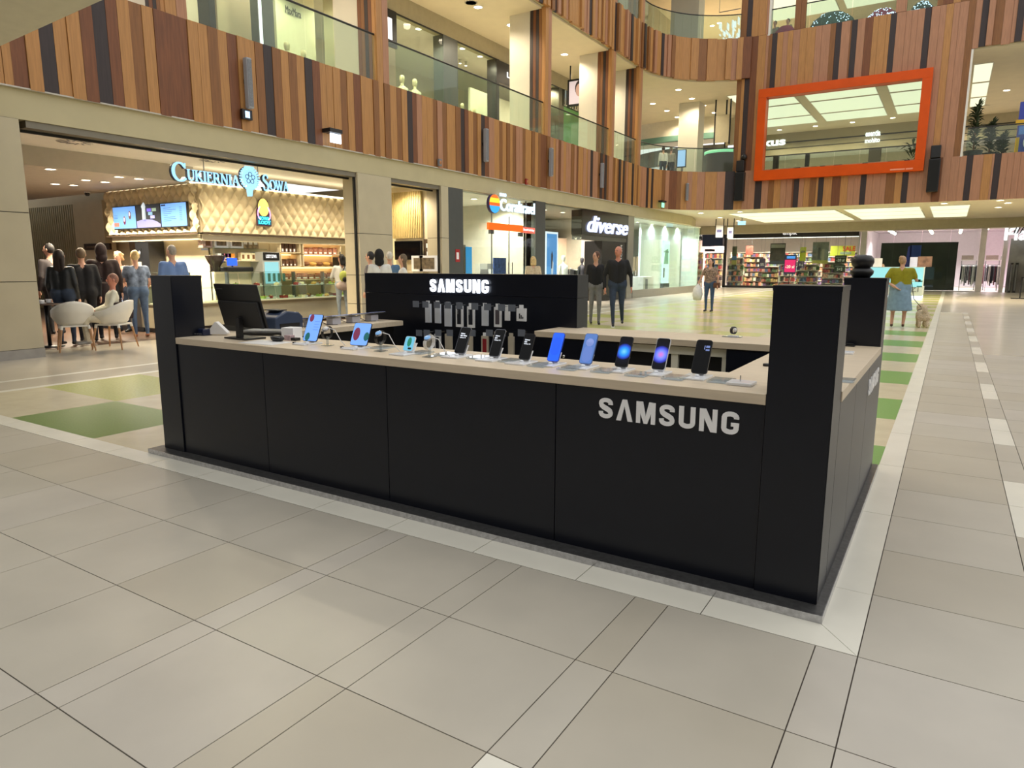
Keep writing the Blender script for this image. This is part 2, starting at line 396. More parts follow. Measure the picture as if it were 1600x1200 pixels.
# glass balustrades with black rails
def balus(name, label, s0, s1, z):
    t = thing(name, label, 'railing', (*path_pt((s0+s1)/2)[0], z))
    n = max(1, int((s1-s0)/1.45)); k = (s1-s0)/n
    for i in range(n):
        a, b_ = s0+k*i+.01, s0+k*(i+1)-.01; mb = MB(); st = max(1, int((b_-a)/.4)) if b_ > 25.5 else 1
        pts = [path_pt(a+(b_-a)*j/st) for j in range(st+1)]
        out = [p-Vector((d.y, -d.x))*.05 for p, d in pts]; inn = [p-Vector((d.y, -d.x))*.065 for p, d in pts]
        for j in range(st):
            P = [out[j], out[j+1], inn[j+1], inn[j]]
            mb.prism([(p.x, p.y, z) for p in P], (0, 0, 1.04))
        mb.build('glass_pane', greenglass, t)
    m_ = max(2, int((s1-s0)/.35))
    MB().tube([(*(path_pt(s0+(s1-s0)*j/m_)[0]-Vector((path_pt(s0+(s1-s0)*j/m_)[1].y, -path_pt(s0+(s1-s0)*j/m_)[1].x))*.06), z+1.05) for j in range(m_+1)], .024, 6).build('handrail', bpl, t)
cyl = [gx(256, 5, -11.4).y, gx(588, 100, -11.4).y, gx(851, 100, -11.4).y, gx(954, 130, -11.4).y, gx(996, 180, -11.4).y]
sc0 = 26+ARC_R*math.pi/2
balus('glass_balustrade', 'glass balustrade before the pale fashion shop windows, leftmost bay', cyl[0]+.42, cyl[1], 5.6)
balus('glass_balustrade', 'glass balustrade before the black-signed boutique upstairs', cyl[1]+.42, cyl[2], 5.6)
balus('glass_balustrade', 'glass balustrade before the green-lit shop upstairs', cyl[2]+.42, cyl[3], 5.6)
balus('glass_balustrade', 'narrow glass balustrade bay beside the rounded corner', cyl[3]+.42, cyl[4], 5.6)
balus('glass_balustrade', 'curved glass balustrade of the first-floor corner', cyl[4]+.42, sc0-1.05, 5.6)
balus('glass_balustrade', 'straight glass balustrade with potted plants behind, far right', sc0+7.4+.35, S_END, 5.6)
balus('glass_balustrade', 'glass balustrade of the top gallery above the striped fascia', cyl[3]+.42, cyl[4], 11.2)
balus('glass_balustrade', 'curved glass balustrade of the top gallery corner', cyl[4]+.42, sc0-1.05, 11.2)
balus('glass_balustrade', 'glass balustrade above the orange frame on the top gallery', sc0+.1, sc0+8.2, 11.2)
# clad columns on the gallery edge: timber in front, pale plaster shaft behind
colw = mat('column_plaster', (214, 208, 192), .6, noise=2, var=.03)
def column(y0, z0, z1, k, labels):
    t = sempty('wall_column', (-11.6, y0, z0))
    MB().box((-12.75, y0+.02, z0), (-11.97, y0+.62, z1)).build('shaft', colw, t)
    for i, tone in enumerate('DRDML'): piece('plank', TONE[tone if k % 2 == 0 else 'RMDRL'[i]], (-11.95+.055+.11*i, y0+.03, (z0+z1)/2), (.104, .06, z1-z0), 0, t)
    for i, tone in enumerate(('L', 'P')): piece('plank', TONE[tone], (-11.4, y0+.105+.2*i, (z0+z1)/2), (.05, .194, z1-z0), 0, t)
    MB().box((-11.95, y0+.06, z0), (-11.42, y0+.4, z1)).build('core', wr, t)
for k, y in enumerate(cyl): column(y, 5.6, 9.55, k, None)
for k, y in enumerate(cyl[3:]): column(y, 11.2, 15.3, k, None)
column(9.85+20, 5.6, 5.61, 0, None) if 0 else None
# the near side of the hall, behind and beside the viewer
nb = mat('unseen_near_wall', (100, 97, 95), .6, noise=2, var=.3, stretch=(4, 4, .3))
struct('wall_near_unseen', MB().box((-30, -11.2, 0), (14, -11, 12)), nb)  # out of view; added to darken what the black kiosk panels reflect
struct('wall_right', MB().box((14, -11, 0), (14.2, 44, 5.6)), cream)
# ================================================================== FAR TIMBER WALL WITH ORANGE FRAME
wf = sempty('wall_far', (-3, 30, 5.6))
def wall_run(x0, x1, z0, z1, par, y=30.):
    off = 7.4+26+ARC_R*math.pi/2
    for s0, s1, t in far_seq(x0+off, x1+off, [(1165, 1173), (1204, 1211), (1303, 1312), (1326, 1337), (1385, 1396), (1437, 1448)], 110):
        s0 -= off; s1 -= off
        piece('plank', TONE[t], ((s0+s1)/2, y-.01-random.choice((0, .008)), (z0+z1)/2), (s1-s0-.006, .05, z1-z0), 0, par)
    MB().box((x0, y+.015, z0), (x1, y+.11, z1)).build('backing', wr, par)
OX0, OX1, OZ0, OZ1 = -7.5, -.98, 5.14, 8.98
wall_run(-8.52, OX0+.25, 5.62, 11.25, wf)
wall_run(OX1-.25, .2, 5.62, 11.25, wf)
wall_run(OX0+.25, OX1-.25, 8.75, 11.25, wf)
# piers of the top storey
w2 = sempty('wall_far_top', (-3, 30, 11.2))
for x0, x1 in ((-8.5, -7.3), (-6.25, -5.82), (-2.48, -2.1), (-1.08, 1.1)): wall_run(x0, x1, 11.26, 15.3, w2)
MB().box((.17, 29.96, 5.6), (.27, 30.3, 9.5)).build('trim_6', white)['kind'] = 'structure'
MB().box((-7.32, 29.96, 11.2), (-7.22, 30.3, 15.2)).build('trim_7', white)['kind'] = 'structure'
orange = mat('orange_lacquer', (212, 80, 0), .35, spec=.25, noise=2, var=.06)
of = thing('orange_frame', 'large glossy orange picture frame on the striped timber wall', 'frame', ((OX0+OX1)/2, 29.8, OZ0))
fw_ = .34
for nm, a, c in (('frame_bar', (OX0, OZ0), (OX1, OZ0+.42)), ('frame_bar', (OX0, OZ1-.36), (OX1, OZ1)), ('frame_bar', (OX0, OZ0+.42), (OX0+fw_, OZ1-.36)), ('frame_bar', (OX1-fw_, OZ0+.42), (OX1, OZ1-.36))):
    MB().box((a[0], 29.72, a[1]), (c[0], 30.25, c[1])).build(nm, orange, of, bevel=.01)
MB().box((OX0+fw_, 30.1, OZ0+.42), (OX1-fw_, 30.115, OZ1-.36)).build('glass_pane', glass, of)
MB().box((-1.6, 29.715, OZ0+.07), (-.9-.45, 29.719, OZ0+.13)).build('sticker', mat('pale_sticker', (236, 150, 120), .4), of)
MB().box((-2.15, 29.715, OZ0+.07), (-1.63, 29.719, OZ0+.13)).build('sticker', MATS['pale_sticker'], of)
# slim line loudspeakers on the fascias
def colspk(x, y, z0, z1, lab, dirn):
    t = thing('line_loudspeaker', lab, 'loudspeaker', (x, y, z0), dirn, 'column loudspeakers on the fascia')
    b_ = MB().box((x-.06, y-.16, z0), (x+.06, y-.04, z1)); o = b_.build('cabinet', mat('grey_speaker_shell', (150, 152, 158), .5), None, bevel=.02)
    gm = MB().box((x-.045, y-.166, z0+.04), (x+.045, y-.158, z1-.04)).build('grille', mat('grey_speaker_grille', (120, 122, 128), .6, noise=150, var=.4))
    br = MB().box((x-.03, y-.05, (z0+z1)/2), (x+.03, y+.02, (z0+z1)/2+.08)).build('bracket', bpl)
    R = Matrix.Translation((x, y, 0)) @ Matrix.Rotation(dirn, 4, 'Z') @ Matrix.Translation((-x, -y, 0))
    for o_ in (o, gm, br): o_.data.transform(R); setpar(o_, t)
for (px_, ty, by), lab in (((383, 93, 172), 'long grey column loudspeaker on the timber fascia above the pastry shop'), ((755, 207, 256), 'grey column loudspeaker on the fascia above the travel agency'), ((857, 235, 285), 'grey column loudspeaker on the fascia above the fashion shop entrance'), ((937, 262, 300), 'grey column loudspeaker on the fascia nearest the rounded corner')):
    yy = gx(px_, (ty+by)/2, -11.35).y; colspk(-11.35, yy, 4.33, 5.24, lab, math.pi/2)
p_, d_ = path_pt(29.1); colspk(p_.x+.03, p_.y-.03, 4.33, 5.1, 'thin grey column loudspeaker on the curved fascia', math.atan2(d_.y, d_.x))
for x0, lab in ((-8.1, 'tall black loudspeaker column left of the orange frame'), (-.62, 'tall black loudspeaker column right of the orange frame')):
    t = thing('tall_loudspeaker', lab, 'loudspeaker', (x0, 29.8, 4.3))
    MB().box((x0-.2, 29.62, 4.3), (x0+.2, 29.95, 5.55)).build('cabinet', bpl, t, bevel=.02)
    MB().box((x0-.17, 29.62, 5.58), (x0+.17, 29.95, 6.05)).build('cabinet', bpl, t, bevel=.02)
    MB().box((x0-.17, 29.612, 4.34), (x0+.17, 29.622, 5.5)).build('grille', mat('black_grille', (12, 12, 13), .8, noise=120, var=.5), t)
    if x0 < -5: MB().ball((x0+.12, 29.8, 6.2), .13, m=0).build('camera_dome', bpl, t)
# lit signs on the fascia
sgn = E_('blue_white_sign_light', (170, 205, 255), 2.2)
y_ = gx(383, 187, -11.35).y
t = thing('toilet_sign', 'small dark wall sign with lit blue pictogram below the column loudspeaker', 'sign', (-11.3, y_, 4.15))
MB().box((-11.34, y_-.11, 4.13), (-11.27, y_+.11, 4.31)).build('sign_box', bpl, t)
MB().box((-11.27, y_-.05, 4.16), (-11.266, y_+.05, 4.28)).build('pictogram', sgn, t)
y_ = gx(517, 220, -11.3).y
t = thing('exit_sign', 'white lit exit sign on black bracket over the pastry shop', 'sign', (-11.2, y_, 3.98))
MB().box((-11.34, y_-.2, 4.2), (-11.1, y_+.16, 4.28)).build('bracket', bpl, t)
MB().box((-11.2, y_-.12, 4.0), (-11.17, y_+.18, 4.19)).build('panel', E_('white_sign_light', (225, 238, 255), 2.2), t)
p_, d_ = path_pt(27.6)
t = thing('exit_sign', 'small green lit exit sign under the rounded fascia corner', 'sign', (p_.x, p_.y, 4))
MB().box((p_.x+.1, p_.y-.25, 4.2), (p_.x+.3, p_.y+.25, 4.27)).build('bracket', bpl, t)
MB().box((p_.x+.2, p_.y-.1, 3.98), (p_.x+.22, p_.y+.22, 4.18)).build('panel', E_('green_sign_light', (150, 235, 190), 1.6), t)
for px_, py_, lab in ((686, 254, 'tiny grey beacon on the fascia above the black kiosk wall'), (822, 284, 'tiny red alarm beacon low on the timber fascia')):
    p = gx(px_, py_, -11.34); t = thing('alarm_beacon', lab, 'alarm', p)
    MB().box((p.x-.01, p.y-.06, p.z-.09), (p.x+.05, p.y+.06, p.z+.09)).build('housing', gpl if px_ < 700 else mat('red_plastic', (150, 50, 40), .4), t, bevel=.01)
    MB().ball((p.x+.05, p.y, p.z), (.02, .04, .05)).build('lens', mat('amber_lens', (180, 120, 80), .2), t)

# ================================================================== GROUND-FLOOR FACADE, LEFT
XF = -11.4
def clad(name, x0, x1, y0, y1, zs, m, plinth=None):
    """panel-clad pier: backing plus separate panels with dark joints"""
    t = sempty(name, ((x0+x1)/2, (y0+y1)/2, 0))
    MB().box((x0, y0+.015, 0), (x1-.015, y1-.0, zs[-1])).build('backing', bpl, t)
    for z0, z1 in zip(zs[:-1], zs[1:]): MB().box((x0+.001, y0, z0+.006), (x1, y1-.002, z1-.006)).build('panel', m, t)
    if plinth: MB().box((x0, y0-.01, 0), (x1+.012, y1, plinth)).build('plinth', mat('grey_stone_plinth', (160, 155, 148), .4, noise=5), t)
    return t
zA, zB = gx(0, 330, XF).z, gx(50, 440, XF).z
clad('wall_pier_left', -12.4, XF, -1.2, gx(42, 300, XF).y, [.14, zB, zA, 3.5], cream, .14)
yP0, yP1 = gx(563, 400, XF).y, gx(613, 350, XF).y
zC = gx(590, 366, XF).z; zD = gx(560, 430, XF).z
clad('wall_pier_middle', -11.88, XF, yP0, yP1, [.1, .5, zD, zC, 3.5], cream, .1)
yJ0, yJ1, yK = gx(690, 350, XF).y, gx(701, 350, XF).y, gx(725, 350, XF).y
clad('wall_jamb', -11.9, XF, yJ0, yJ1, [.1, zC, 3.5], cream, .1)
struct('wall_grey_pier', MB().box((-11.9, yJ1+.01, 0), (XF-.03, yK, 3.5)), dkgrey)
# roller-shutter housing along the shop openings
shm = mat('shutter_box_metal', (122, 116, 102), .4, .3)
struct('trim_8', MB().box((-11.75, gx(42, 187, XF).y, 3.4), (-11.45, yP0, 3.5)).box((-11.72, gx(42, 187, XF).y, 3.36), (-11.68, yP0, 3.4), 1), [shm, bpl])
struct('trim_9', MB().box((-11.75, yP1, 3.4), (-11.45, yJ0, 3.5)).box((-11.72, yP1, 3.36), (-11.68, yJ0, 3.4), 1), [shm, bpl])
struct('trim_10', MB().box((-11.52, yP0-.05, 0), (-11.47, yP0-.005, 3.4)).box((-11.52, yJ0-.05, 0), (-11.47, yJ0-.005, 3.4)), bpl)
# ------------------------------------------------------------------ pastry shop interior
QX = -14.0; QY = 6.82
ccx = mat('pastry_wall_paint', (222, 208, 176), .7, noise=3, var=.03)
struct('wall_cafe_left', MB().box((-27, .4, 0), (-26.9, 12.4, 3.7)), ccx)
struct('ceiling_cafe', MB().box((-14.9, .4, 3.55), (-11.6, 13.2, 3.62)), shopceil)
drop = gz(47, 258, 3.2).x
struct('ceiling_cafe_low', MB().box((-27, .4, 3.2), (drop, QY+.02, 3.62)), mat('cafe_low_ceiling', (190, 182, 170), .8))
rib = mat('ribbed_cream_panel', (188, 178, 146), .6)
wb = gy(52, 300, 8.2).x, gy(121, 300, 8.2).x
struct('wall_cafe_back', MB().box((-27, 8.3, 0), (QX-1.6, 8.4, 3.6)), ccx)
ww = sempty('wall_ribbed', (wb[0], 8.2, 0))
n = 26
for i in range(n):
    x = wb[0]-.6+(wb[1]-wb[0]+.6)*i/n; MB().box((x, 8.2, 0), (x+(wb[1]-wb[0]+.6)/n*.62, 8.28, 3.2)).build('slat', rib, ww)
MB().box((wb[0]-.6, 8.26, 0), (wb[1], 8.3, 3.2)).build('backing', rib, ww)
# quilted upholstery over the servery: one wall faces the entrance, one faces the hall
quilt = mat('cream_quilted_upholstery', (214, 198, 162), .55, noise=5, var=.03)
zq0, zq1 = gx(310, 362, QX).z, gx(310, 287, QX).z
def tuft(o, u, length, nrm, name):
    W_, H_ = .26, .37; nx = int(length/.022); nz = int((zq1-zq0)/.022); vs = []; fs = []
    for j in range(nz+1):
        for i in range(nx+1):
            a = length*i/nx; z = (zq1-zq0)*j/nz; p = a/W_; q = z/H_
            h = abs(math.sin(math.pi*(p+q)/1.0)*math.sin(math.pi*(p-q)/1.0))**.5*.11
            vs.append(Vector(o)+Vector(u)*a+Z_*z+Vector(nrm)*h)
    for j in range(nz):
        for i in range(nx): k = j*(nx+1)+i; fs.append((k, k+1, k+nx+2, k+nx+1))
    mb = MB(); mb.add(vs, fs, 0, True); return mb
qw = sempty('wall_servery', (QX, QY, 0))
qR = 12.3
MB().box((-17.5, QY+.02, zq0-.02), (QX-.02, qR, zq1)).build('core', ccx, qw)
tuft((QX, QY, zq0), Y_, qR-QY, X_, 'q').build('quilted_panel', quilt, qw)
xq0 = gy(170, 330, QY).x
tuft((xq0, QY, zq0), X_, QX-xq0, -Y_, 'q').build('quilted_panel', quilt, qw)
MB().box((xq0-.02, QY-.1, zq0-.05), (QX+.1, QY-.02, zq0-.02)).box((QX+.02, QY-.1, zq0-.05), (QX+.1, qR, zq0-.02)).build('edge_trim', mat('dark_bronze_trim', (70, 56, 42), .4), qw)
# the wall under the quilt, with its niches
shelfm = mat('pale_shelf_lacquer', (222, 208, 176), .5)
zb = zq0-.05
MB().box((xq0, QY+.5, 0), (QX-.35, QY+.55, zb)).box((QX-.5, QY+.5, 0), (QX-.45, qR, zb)).box((xq0, QY+.02, zb-.12), (QX, QY+.06, zb)).box((QX-.06, QY+.02, zb-.14), (QX-.02, qR, zb)).build('lower_wall', ccx, qw)
cove = E_('warm_cove_strip_light', (255, 238, 200), 3.6)
def strip_light(a, c, lab):
    t = thing('cove_light', lab, 'light', Vector(a)); MB().box(a, c).build('led_strip', cove, t)
strip_light((QX-.1, QY+.05, zq1+.02), (QX+.12, qR, zq1+.04), 'warm hidden light strip above the quilted wall facing the hall')
strip_light((xq0, QY-.1, zq1+.02), (QX-.1, QY+.05, zq1+.04), 'warm hidden light strip above the quilted wall with the menu screens')
strip_light((QX-.44, QY+.6, zb-.03), (QX-.38, qR, zb-.01), 'warm shelf light strip under the quilted wall facing the hall')
strip_light((xq0+1.2, QY+.42, zb-.03), (QX-.5, QY+.48, zb-.01), 'warm shelf light strip under the menu screens')
# menu screens
def screen_panel(par, a, c, m, nm='display'): return MB().box(a, c).build(nm, m, par)
sx0, sx1 = gy(187, 340, QY).x, gy(303, 340, QY).x; sz0, sz1 = gy(246, 357, QY).z, gy(246, 319.5, QY).z
blue = E_('pale_blue_screen', (120, 176, 255), .95); ink = E_('navy_screen_ink', (40, 70, 120), .6)
for i in range(3):
    a = sx0+(sx1-sx0)*i/3; w = (sx1-sx0)/3
    t = thing('menu_screen', ('left menu screen with two photographed desserts on pale blue', 'middle menu screen with a tall iced drink on dark background', 'right menu screen with a pale blue price list')[i], 'screen', (a+w/2, QY-.15, sz0), group='menu screens over the servery')
    MB().box((a+.005, QY-.16, sz0), (a+w-.005, QY-.1, sz1)).build('housing', bpl, t)
    f = QY-.162
    def px(u0, v0, u1, v1, m, nm='picture', k=0): return MB().box((a+.02+(w-.04)*u0, f-.002-.002*k, sz0+.02+(sz1-sz0-.04)*v0), (a+.02+(w-.04)*u1, f, sz0+.02+(sz1-sz0-.04)*v1)).build(nm, m, t if nm == 'display' else disp)
    if i == 0:
        disp = px(0, 0, 1, 1, blue, 'display'); px(.02, .1, .24, .28, E_('salmon_price_tag', (240, 130, 110), .9), k=1)
        for u, v, m_ in ((.5, .38, E_('berry_red', (120, 40, 60), .8)), (.74, .6, E_('dessert_brown', (110, 70, 60), .8))):
            MB().ball((a+w*u, f-.006, sz0+(sz1-sz0)*v), (.055, .004, .1)).build('picture', m_, disp)
            MB().ball((a+w*u, f-.01, sz0+(sz1-sz0)*v+.02), (.03, .004, .05)).build('picture', E_('cream_white', (240, 235, 240), 1.), disp)
        for v in (.48, .55, .62): px(.04, v, .2, v+.015, ink, 'text_line', 1)
    elif i == 1:
        disp = px(0, 0, 1, 1, E_('dark_screen', (34, 38, 44), .7), 'display')
        pts = [(a+.02+(w-.04)*u, f-.004, sz0+.02+(sz1-sz0-.04)*v) for u, v in ((0, 0), (1, 0), (1, .12), (.85, .25), (.65, .34), (.4, .37), (.2, .35), (0, .3))]
        MB().prism(pts, (0, -.002, 0)).build('picture', E_('lilac_table', (150, 150, 215), .9), disp)
        MB().lathe([(.05, 0), (.045, .25), (.06, .3), (.03, .36), (0, .4)], (a+w*.36, f-.01, sz0+.2), 10).build('picture', E_('drink_white', (210, 220, 225), .9), disp)
        for u, v, m_ in ((.55, .78, E_('violet_tag', (120, 100, 220), .9)), (.76, .78, E_('sage_tag', (150, 175, 150), .8)), (.6, .62, E_('sky_tag', (130, 170, 200), .9)), (.68, .46, E_('lavender_tag', (170, 170, 240), .9))):
            px(u-.09, v-.07, u+.09, v+.07, m_, k=1)
    else:
        disp = px(0, 0, 1, 1, blue, 'display'); px(.02, .9, .2, .97, ink, k=1)
        for k, L in enumerate((.3, .5, .34, .3, .16, .46, .5, .3)):
            px(.1, .8-.08*k, .1+L, .815-.08*k, ink, 'text_line', 1); px(.74, .8-.08*k, .84, .815-.08*k, ink, 'text_line', 1)
# hanging sign letters
sy = -11.75
stl = E_('ice_blue_sign_face', (150, 205, 240), 1.5); navy = mat('navy_sign_side', (38, 52, 66), .4)
sg = thing('shop_sign', 'hanging lit letters CUKIERNIA SOWA in pale blue', 'sign', (sy, gx(360, 280, sy).y, gx(392, 305, sy).z))
SER = {  # strokes (thick) with serif bars on a 1-high letter; (x0,y0,x1,y1,width)
 'U': (.82, [(.16, 1, .16, .35, .15), (.16, .35, .24, .1, .14), (.24, .1, .42, .04, .1), (.42, .04, .6, .12, .09), (.6, .12, .66, .35, .08), (.66, .35, .66, 1, .08)], [(.02, 1, .3), (.54, 1, .26)]),
 'K': (.86, [(.16, 0, .16, 1, .15), (.2, .48, .66, .98, .08), (.3, .58, .74, .03, .14)], [(.02, 1, .3), (.02, 0, .3), (.52, 1, .26), (.58, 0, .28)]),
 'I': (.4, [(.2, 0, .2, 1, .15)], [(.05, 1, .3), (.05, 0, .3)]),
 'E': (.7, [(.16, 0, .16, 1, .15), (.16, .96, .58, .96, .08), (.16, .5, .46, .5, .07), (.16, .04, .6, .04, .08), (.57, .98, .57, .8, .05), (.6, .02, .62, .22, .05), (.46, .6, .46, .4, .05)], [(.02, 1, .2), (.02, 0, .2)]),
 'R': (.82, [(.16, 0, .16, 1, .15), (.16, .96, .46, .95, .08), (.46, .95, .58, .82, .11), (.58, .82, .58, .64, .13), (.58, .64, .44, .52, .1), (.44, .52, .18, .5, .07), (.38, .5, .7, .03, .14)], [(.02, 1, .2), (.02, 0, .3), (.58, 0, .26)]),
 'N': (.92, [(.16, 0, .16, 1, .07), (.16, .98, .74, .03, .16), (.74, 0, .74, 1, .07)], [(0, 1, .24), (.04, 0, .26), (.62, 1, .26)]),
 'A': (.88, [(.12, 0, .42, .98, .07), (.42, .98, .74, 0, .15), (.24, .34, .62, .34, .06)], [(0, 0, .26), (.58, 0, .3)]),
 'C': (.9, None, None), 'S': (.64, None, None), 'O': (.95, None, None), 'W': (1.2, [(.1, 1, .36, .02, .14), (.36, .02, .6, .8, .07), (.56, .98, .84, .02, .14), (.84, .02, 1.08, 1, .07)], [(0, 1, .26), (.46, 1, .24), (.94, 1, .26)])}
def ser_letter(ch):
    w, st, se = SER[ch]; quads = []
    def stroke(x0, y0, x1, y1, t):
        d = Vector((x1-x0, y1-y0)); L = d.length or 1; n_ = Vector((-d.y, d.x))/L*t/2
        quads.append([(x0-n_.x, y0-n_.y), (x1-n_.x, y1-n_.y), (x1+n_.x, y1+n_.y), (x0+n_.x, y0+n_.y)])
    if st is None:
        if ch == 'S':
            pts = [(.52, .78), (.5, .92), (.36, .98), (.2, .94), (.1, .8), (.14, .66), (.3, .54), (.46, .44), (.54, .3), (.5, .12), (.34, .02), (.16, .05), (.08, .22)]
            ws = [.06, .07, .08, .09, .12, .14, .15, .15, .13, .1, .08, .07, .06]
        else:
            a0, a1 = (40, 320) if ch == 'C' else (0, 360); pts = []; ws = []
            for k in range(21):
                a = math.radians(a0+(a1-a0)*k/20); pts.append((.47+.4*math.cos(a), .5+.47*math.sin(a))); ws.append(.07+.1*abs(math.cos(a)))
        for i in range(len(pts)-1):
            d = Vector(pts[i+1])-Vector(pts[i]); n_ = Vector((-d.y, d.x)).normalized()
            p, q = Vector(pts[i]), Vector(pts[i+1]); a, c = n_*ws[i]/2, n_*ws[i+1]/2
            e = d.normalized()*.012
            quads.append([tuple(p-a-e), tuple(q-c+e), tuple(q+c+e), tuple(p+a-e)])
        if ch == 'C': stroke(.78, .98, .78, .7, .05)
    else:
        for s_ in st: stroke(*s_)
        for x, y, L in se: stroke(x, y-(.03 if y > .5 else -.03), x+L, y-(.03 if y > .5 else -.03), .06)
    return w, quads
def ser_word(word, y0, z0, y1, z1, caph, h, par):
    ws = [ser_letter(c)[0]*(caph if i == 0 else h) for i, c in enumerate(word)]; tot = sum(ws); sc = (y1-y0)/tot; y = y0
    for i, c in enumerate(word):
        w, q = ser_letter(c); H = caph if i == 0 else h; mb = MB(); tt = (y-y0)/(y1-y0); zz = z0+(z1-z0)*tt - (.1*caph if i == 0 else 0)
        for k_, Q_ in enumerate(q): mb.prism([(sy+.0006*k_, y+u*H*sc, zz+v*H) for u, v in Q_], (.02, 0, 0), 0); mb.prism([(sy-.07, y+u*H*sc, zz+v*H) for u, v in Q_], (.069, 0, 0), 1)
        mb.build('letter', [stl, navy], par); y += ws[i]*sc
def zy(x, y): p = gx(x, y, sy); return p.y, p.z
ya, za = zy(269, 281); yb, zb_ = zy(374, 290); yc, zc_ = zy(410, 296); yd, zd_ = zy(451, 299)
zbase = zy(330, 286)[1]
ser_word('CUKIERNIA', ya, zbase, yb, zbase, .34, .2, sg); ser_word('SOWA', yc, zbase, yd, zbase, .32, .2, sg)
ym, zm0 = zy(391, 305); zm1 = zy(391, 262)[1]; zmc = (zm0+zm1)/2+.06; r_ = (zm1-zm0)*.42
m_ = MB(); m_.lathe([(r_*.74, 0), (r_*.74, .03)], (sy+.0, ym, zmc), 28, 0, (1, 0, 0))
for k in range(26):
    a = 2*math.pi*k/26
    m_.obox((sy+.015, ym+r_*.88*math.sin(a), zmc+r_*.88*math.cos(a)), (.03, r_*.12, r_*.3), Matrix.Rotation(-a, 3, 'X'), 0)
m_.prism([(sy, ym-.09, zmc-r_*.7), (sy, ym+.06, zmc-r_*.8), (sy, ym+.03, zm0-.02), (sy, ym-.07, zm0-.03)], (.03, 0, 0), 0)
m_.box((sy, ym-.1, zmc+r_*.9), (sy+.03, ym+.1, zm1+.02), 0)
m_.build('emblem', [stl], sg)
mr = MB().lathe([(r_*1.0, 0), (r_*1.0, .06), (r_*.9, .06), (r_*.9, 0)], (sy-.065, ym, zmc), 28, 0, (1, 0, 0)); mr.build('emblem_ring', navy, sg)
m_ = MB()
for k in range(5):
    a = 2*math.pi*k/5; m_.lathe([(r_*.2, 0), (r_*.2, .006), (r_*.15, .006), (r_*.15, 0)], (sy+.03, ym+r_*.33*math.sin(a), zmc+r_*.33*math.cos(a)), 12, 0, (1, 0, 0))
m_.build('emblem_relief', mat('slate_blue_relief', (84, 128, 158), .5), sg)
for xr, yt in ((318, 236), (403, 247)):
    yy, zz = zy(xr, yt); MB().tube([(sy-.03, yy, 3.5), (sy-.03, yy, zbase+.15)], .008, 6).build('hanger_rod', steel, sg)
# neon plaque on the quilted wall (plain shapes)
yo, zo0 = gx(414, 358, QX+.15).y, gx(414, 358, QX+.15).z; zo1 = gx(414, 310, QX+.15).z; hz = zo1-zo0; xo = QX+.14
ns = thing('neon_sign', 'small neon plaque with yellow oval, pink arcs and cyan lettering on quilted wall', 'sign', (xo, yo, zo0))
out = [(-.36, .1), (.36, .1), (.36, .35), (.33, .6), (.24, .8), (.22, .93), (0, 1), (-.22, .93), (-.24, .8), (-.33, .6), (-.36, .35)]
MB().prism([(xo-.03, yo+u*hz*.8, zo0+v*hz) for u, v in out], (.03, 0, 0)).build('back_plate', mat('plum_plaque', (84, 44, 60), .5), ns)
MB().lathe([(0, .018), (.13, .014), (.155, 0)], (0, 0, 0), 20, 0, (1, 0, 0)).build('oval', E_('yellow_neon', (250, 232, 110), 1.6), ns, at=None).data.transform(Matrix.Translation((xo, yo, zo0+hz*.7)) @ Matrix.Diagonal((1, 1.0, 1.35, 1)))
for s_ in (-1, 1): MB().tube([(xo+.012, yo+s_*hz*.8*u, zo0+hz*v) for u, v in ((.2, .72), (.28, .6), (.31, .48), (.28, .36), (.2, .3))], .014, 6).build('neon_arc', E_('pink_neon', (250, 170, 235), 1.8), ns)
MB().box((xo, yo-.26*hz*.8*1.25, zo0+.14*hz), (xo+.012, yo+.26*hz*.8*1.25, zo0+.42*hz)).build('letter_board', E_('deep_cyan_board', (20, 120, 150), .6), ns)
cy_ = E_('cyan_neon', (80, 235, 250), 1.8)
text('lettering', 'SOWA', (xo+.014, yo-.2*hz, zo0+.29*hz), Y_, Z_, .4*hz, .11*hz, cy_, .008, ns, bold=.03)
text('lettering', 'LODY', (xo+.014, yo-.24*hz, zo0+.16*hz), Y_, Z_, .48*hz, .11*hz, cy_, .008, ns, bold=.03)
# ================================================================== KIOSK
KX0, KX1, KY0, KY1 = -4.62, -.03, .09, 2.47
TOP, TH, COLH = .885, .045, 1.325
plm = mat('plinth_dark_metal', (92, 92, 92), .35, .6, noise=40, var=.25)
pl = thing('kiosk_plinth', 'scuffed steel plinth frame around the foot of the black kiosk', 'plinth', (-2.3, 0, 0))
MB().box((-4.70, 0, 0), (0, .1, .034)).build('front_rail', plm, pl)
MB().box((-.06, .1, 0), (0, 2.5, .034)).build('side_rail', plm, pl)
MB().box((-4.70, .1, 0), (-4.6, 2.3, .034)).build('side_rail', plm, pl)
MB().box((-4.70, -.003, .001), (0.003, .0, .034)).box((0, 0, .001), (.003, 2.5, .034)).build('edge_profile', mat('bright_edge_profile', (186, 186, 190), .22, .9, noise=40, var=.2), pl)
kw = mat('pale_oak_laminate', (212, 196, 172), .4, noise=7, var=.06, stretch=(.6, 6, 6))
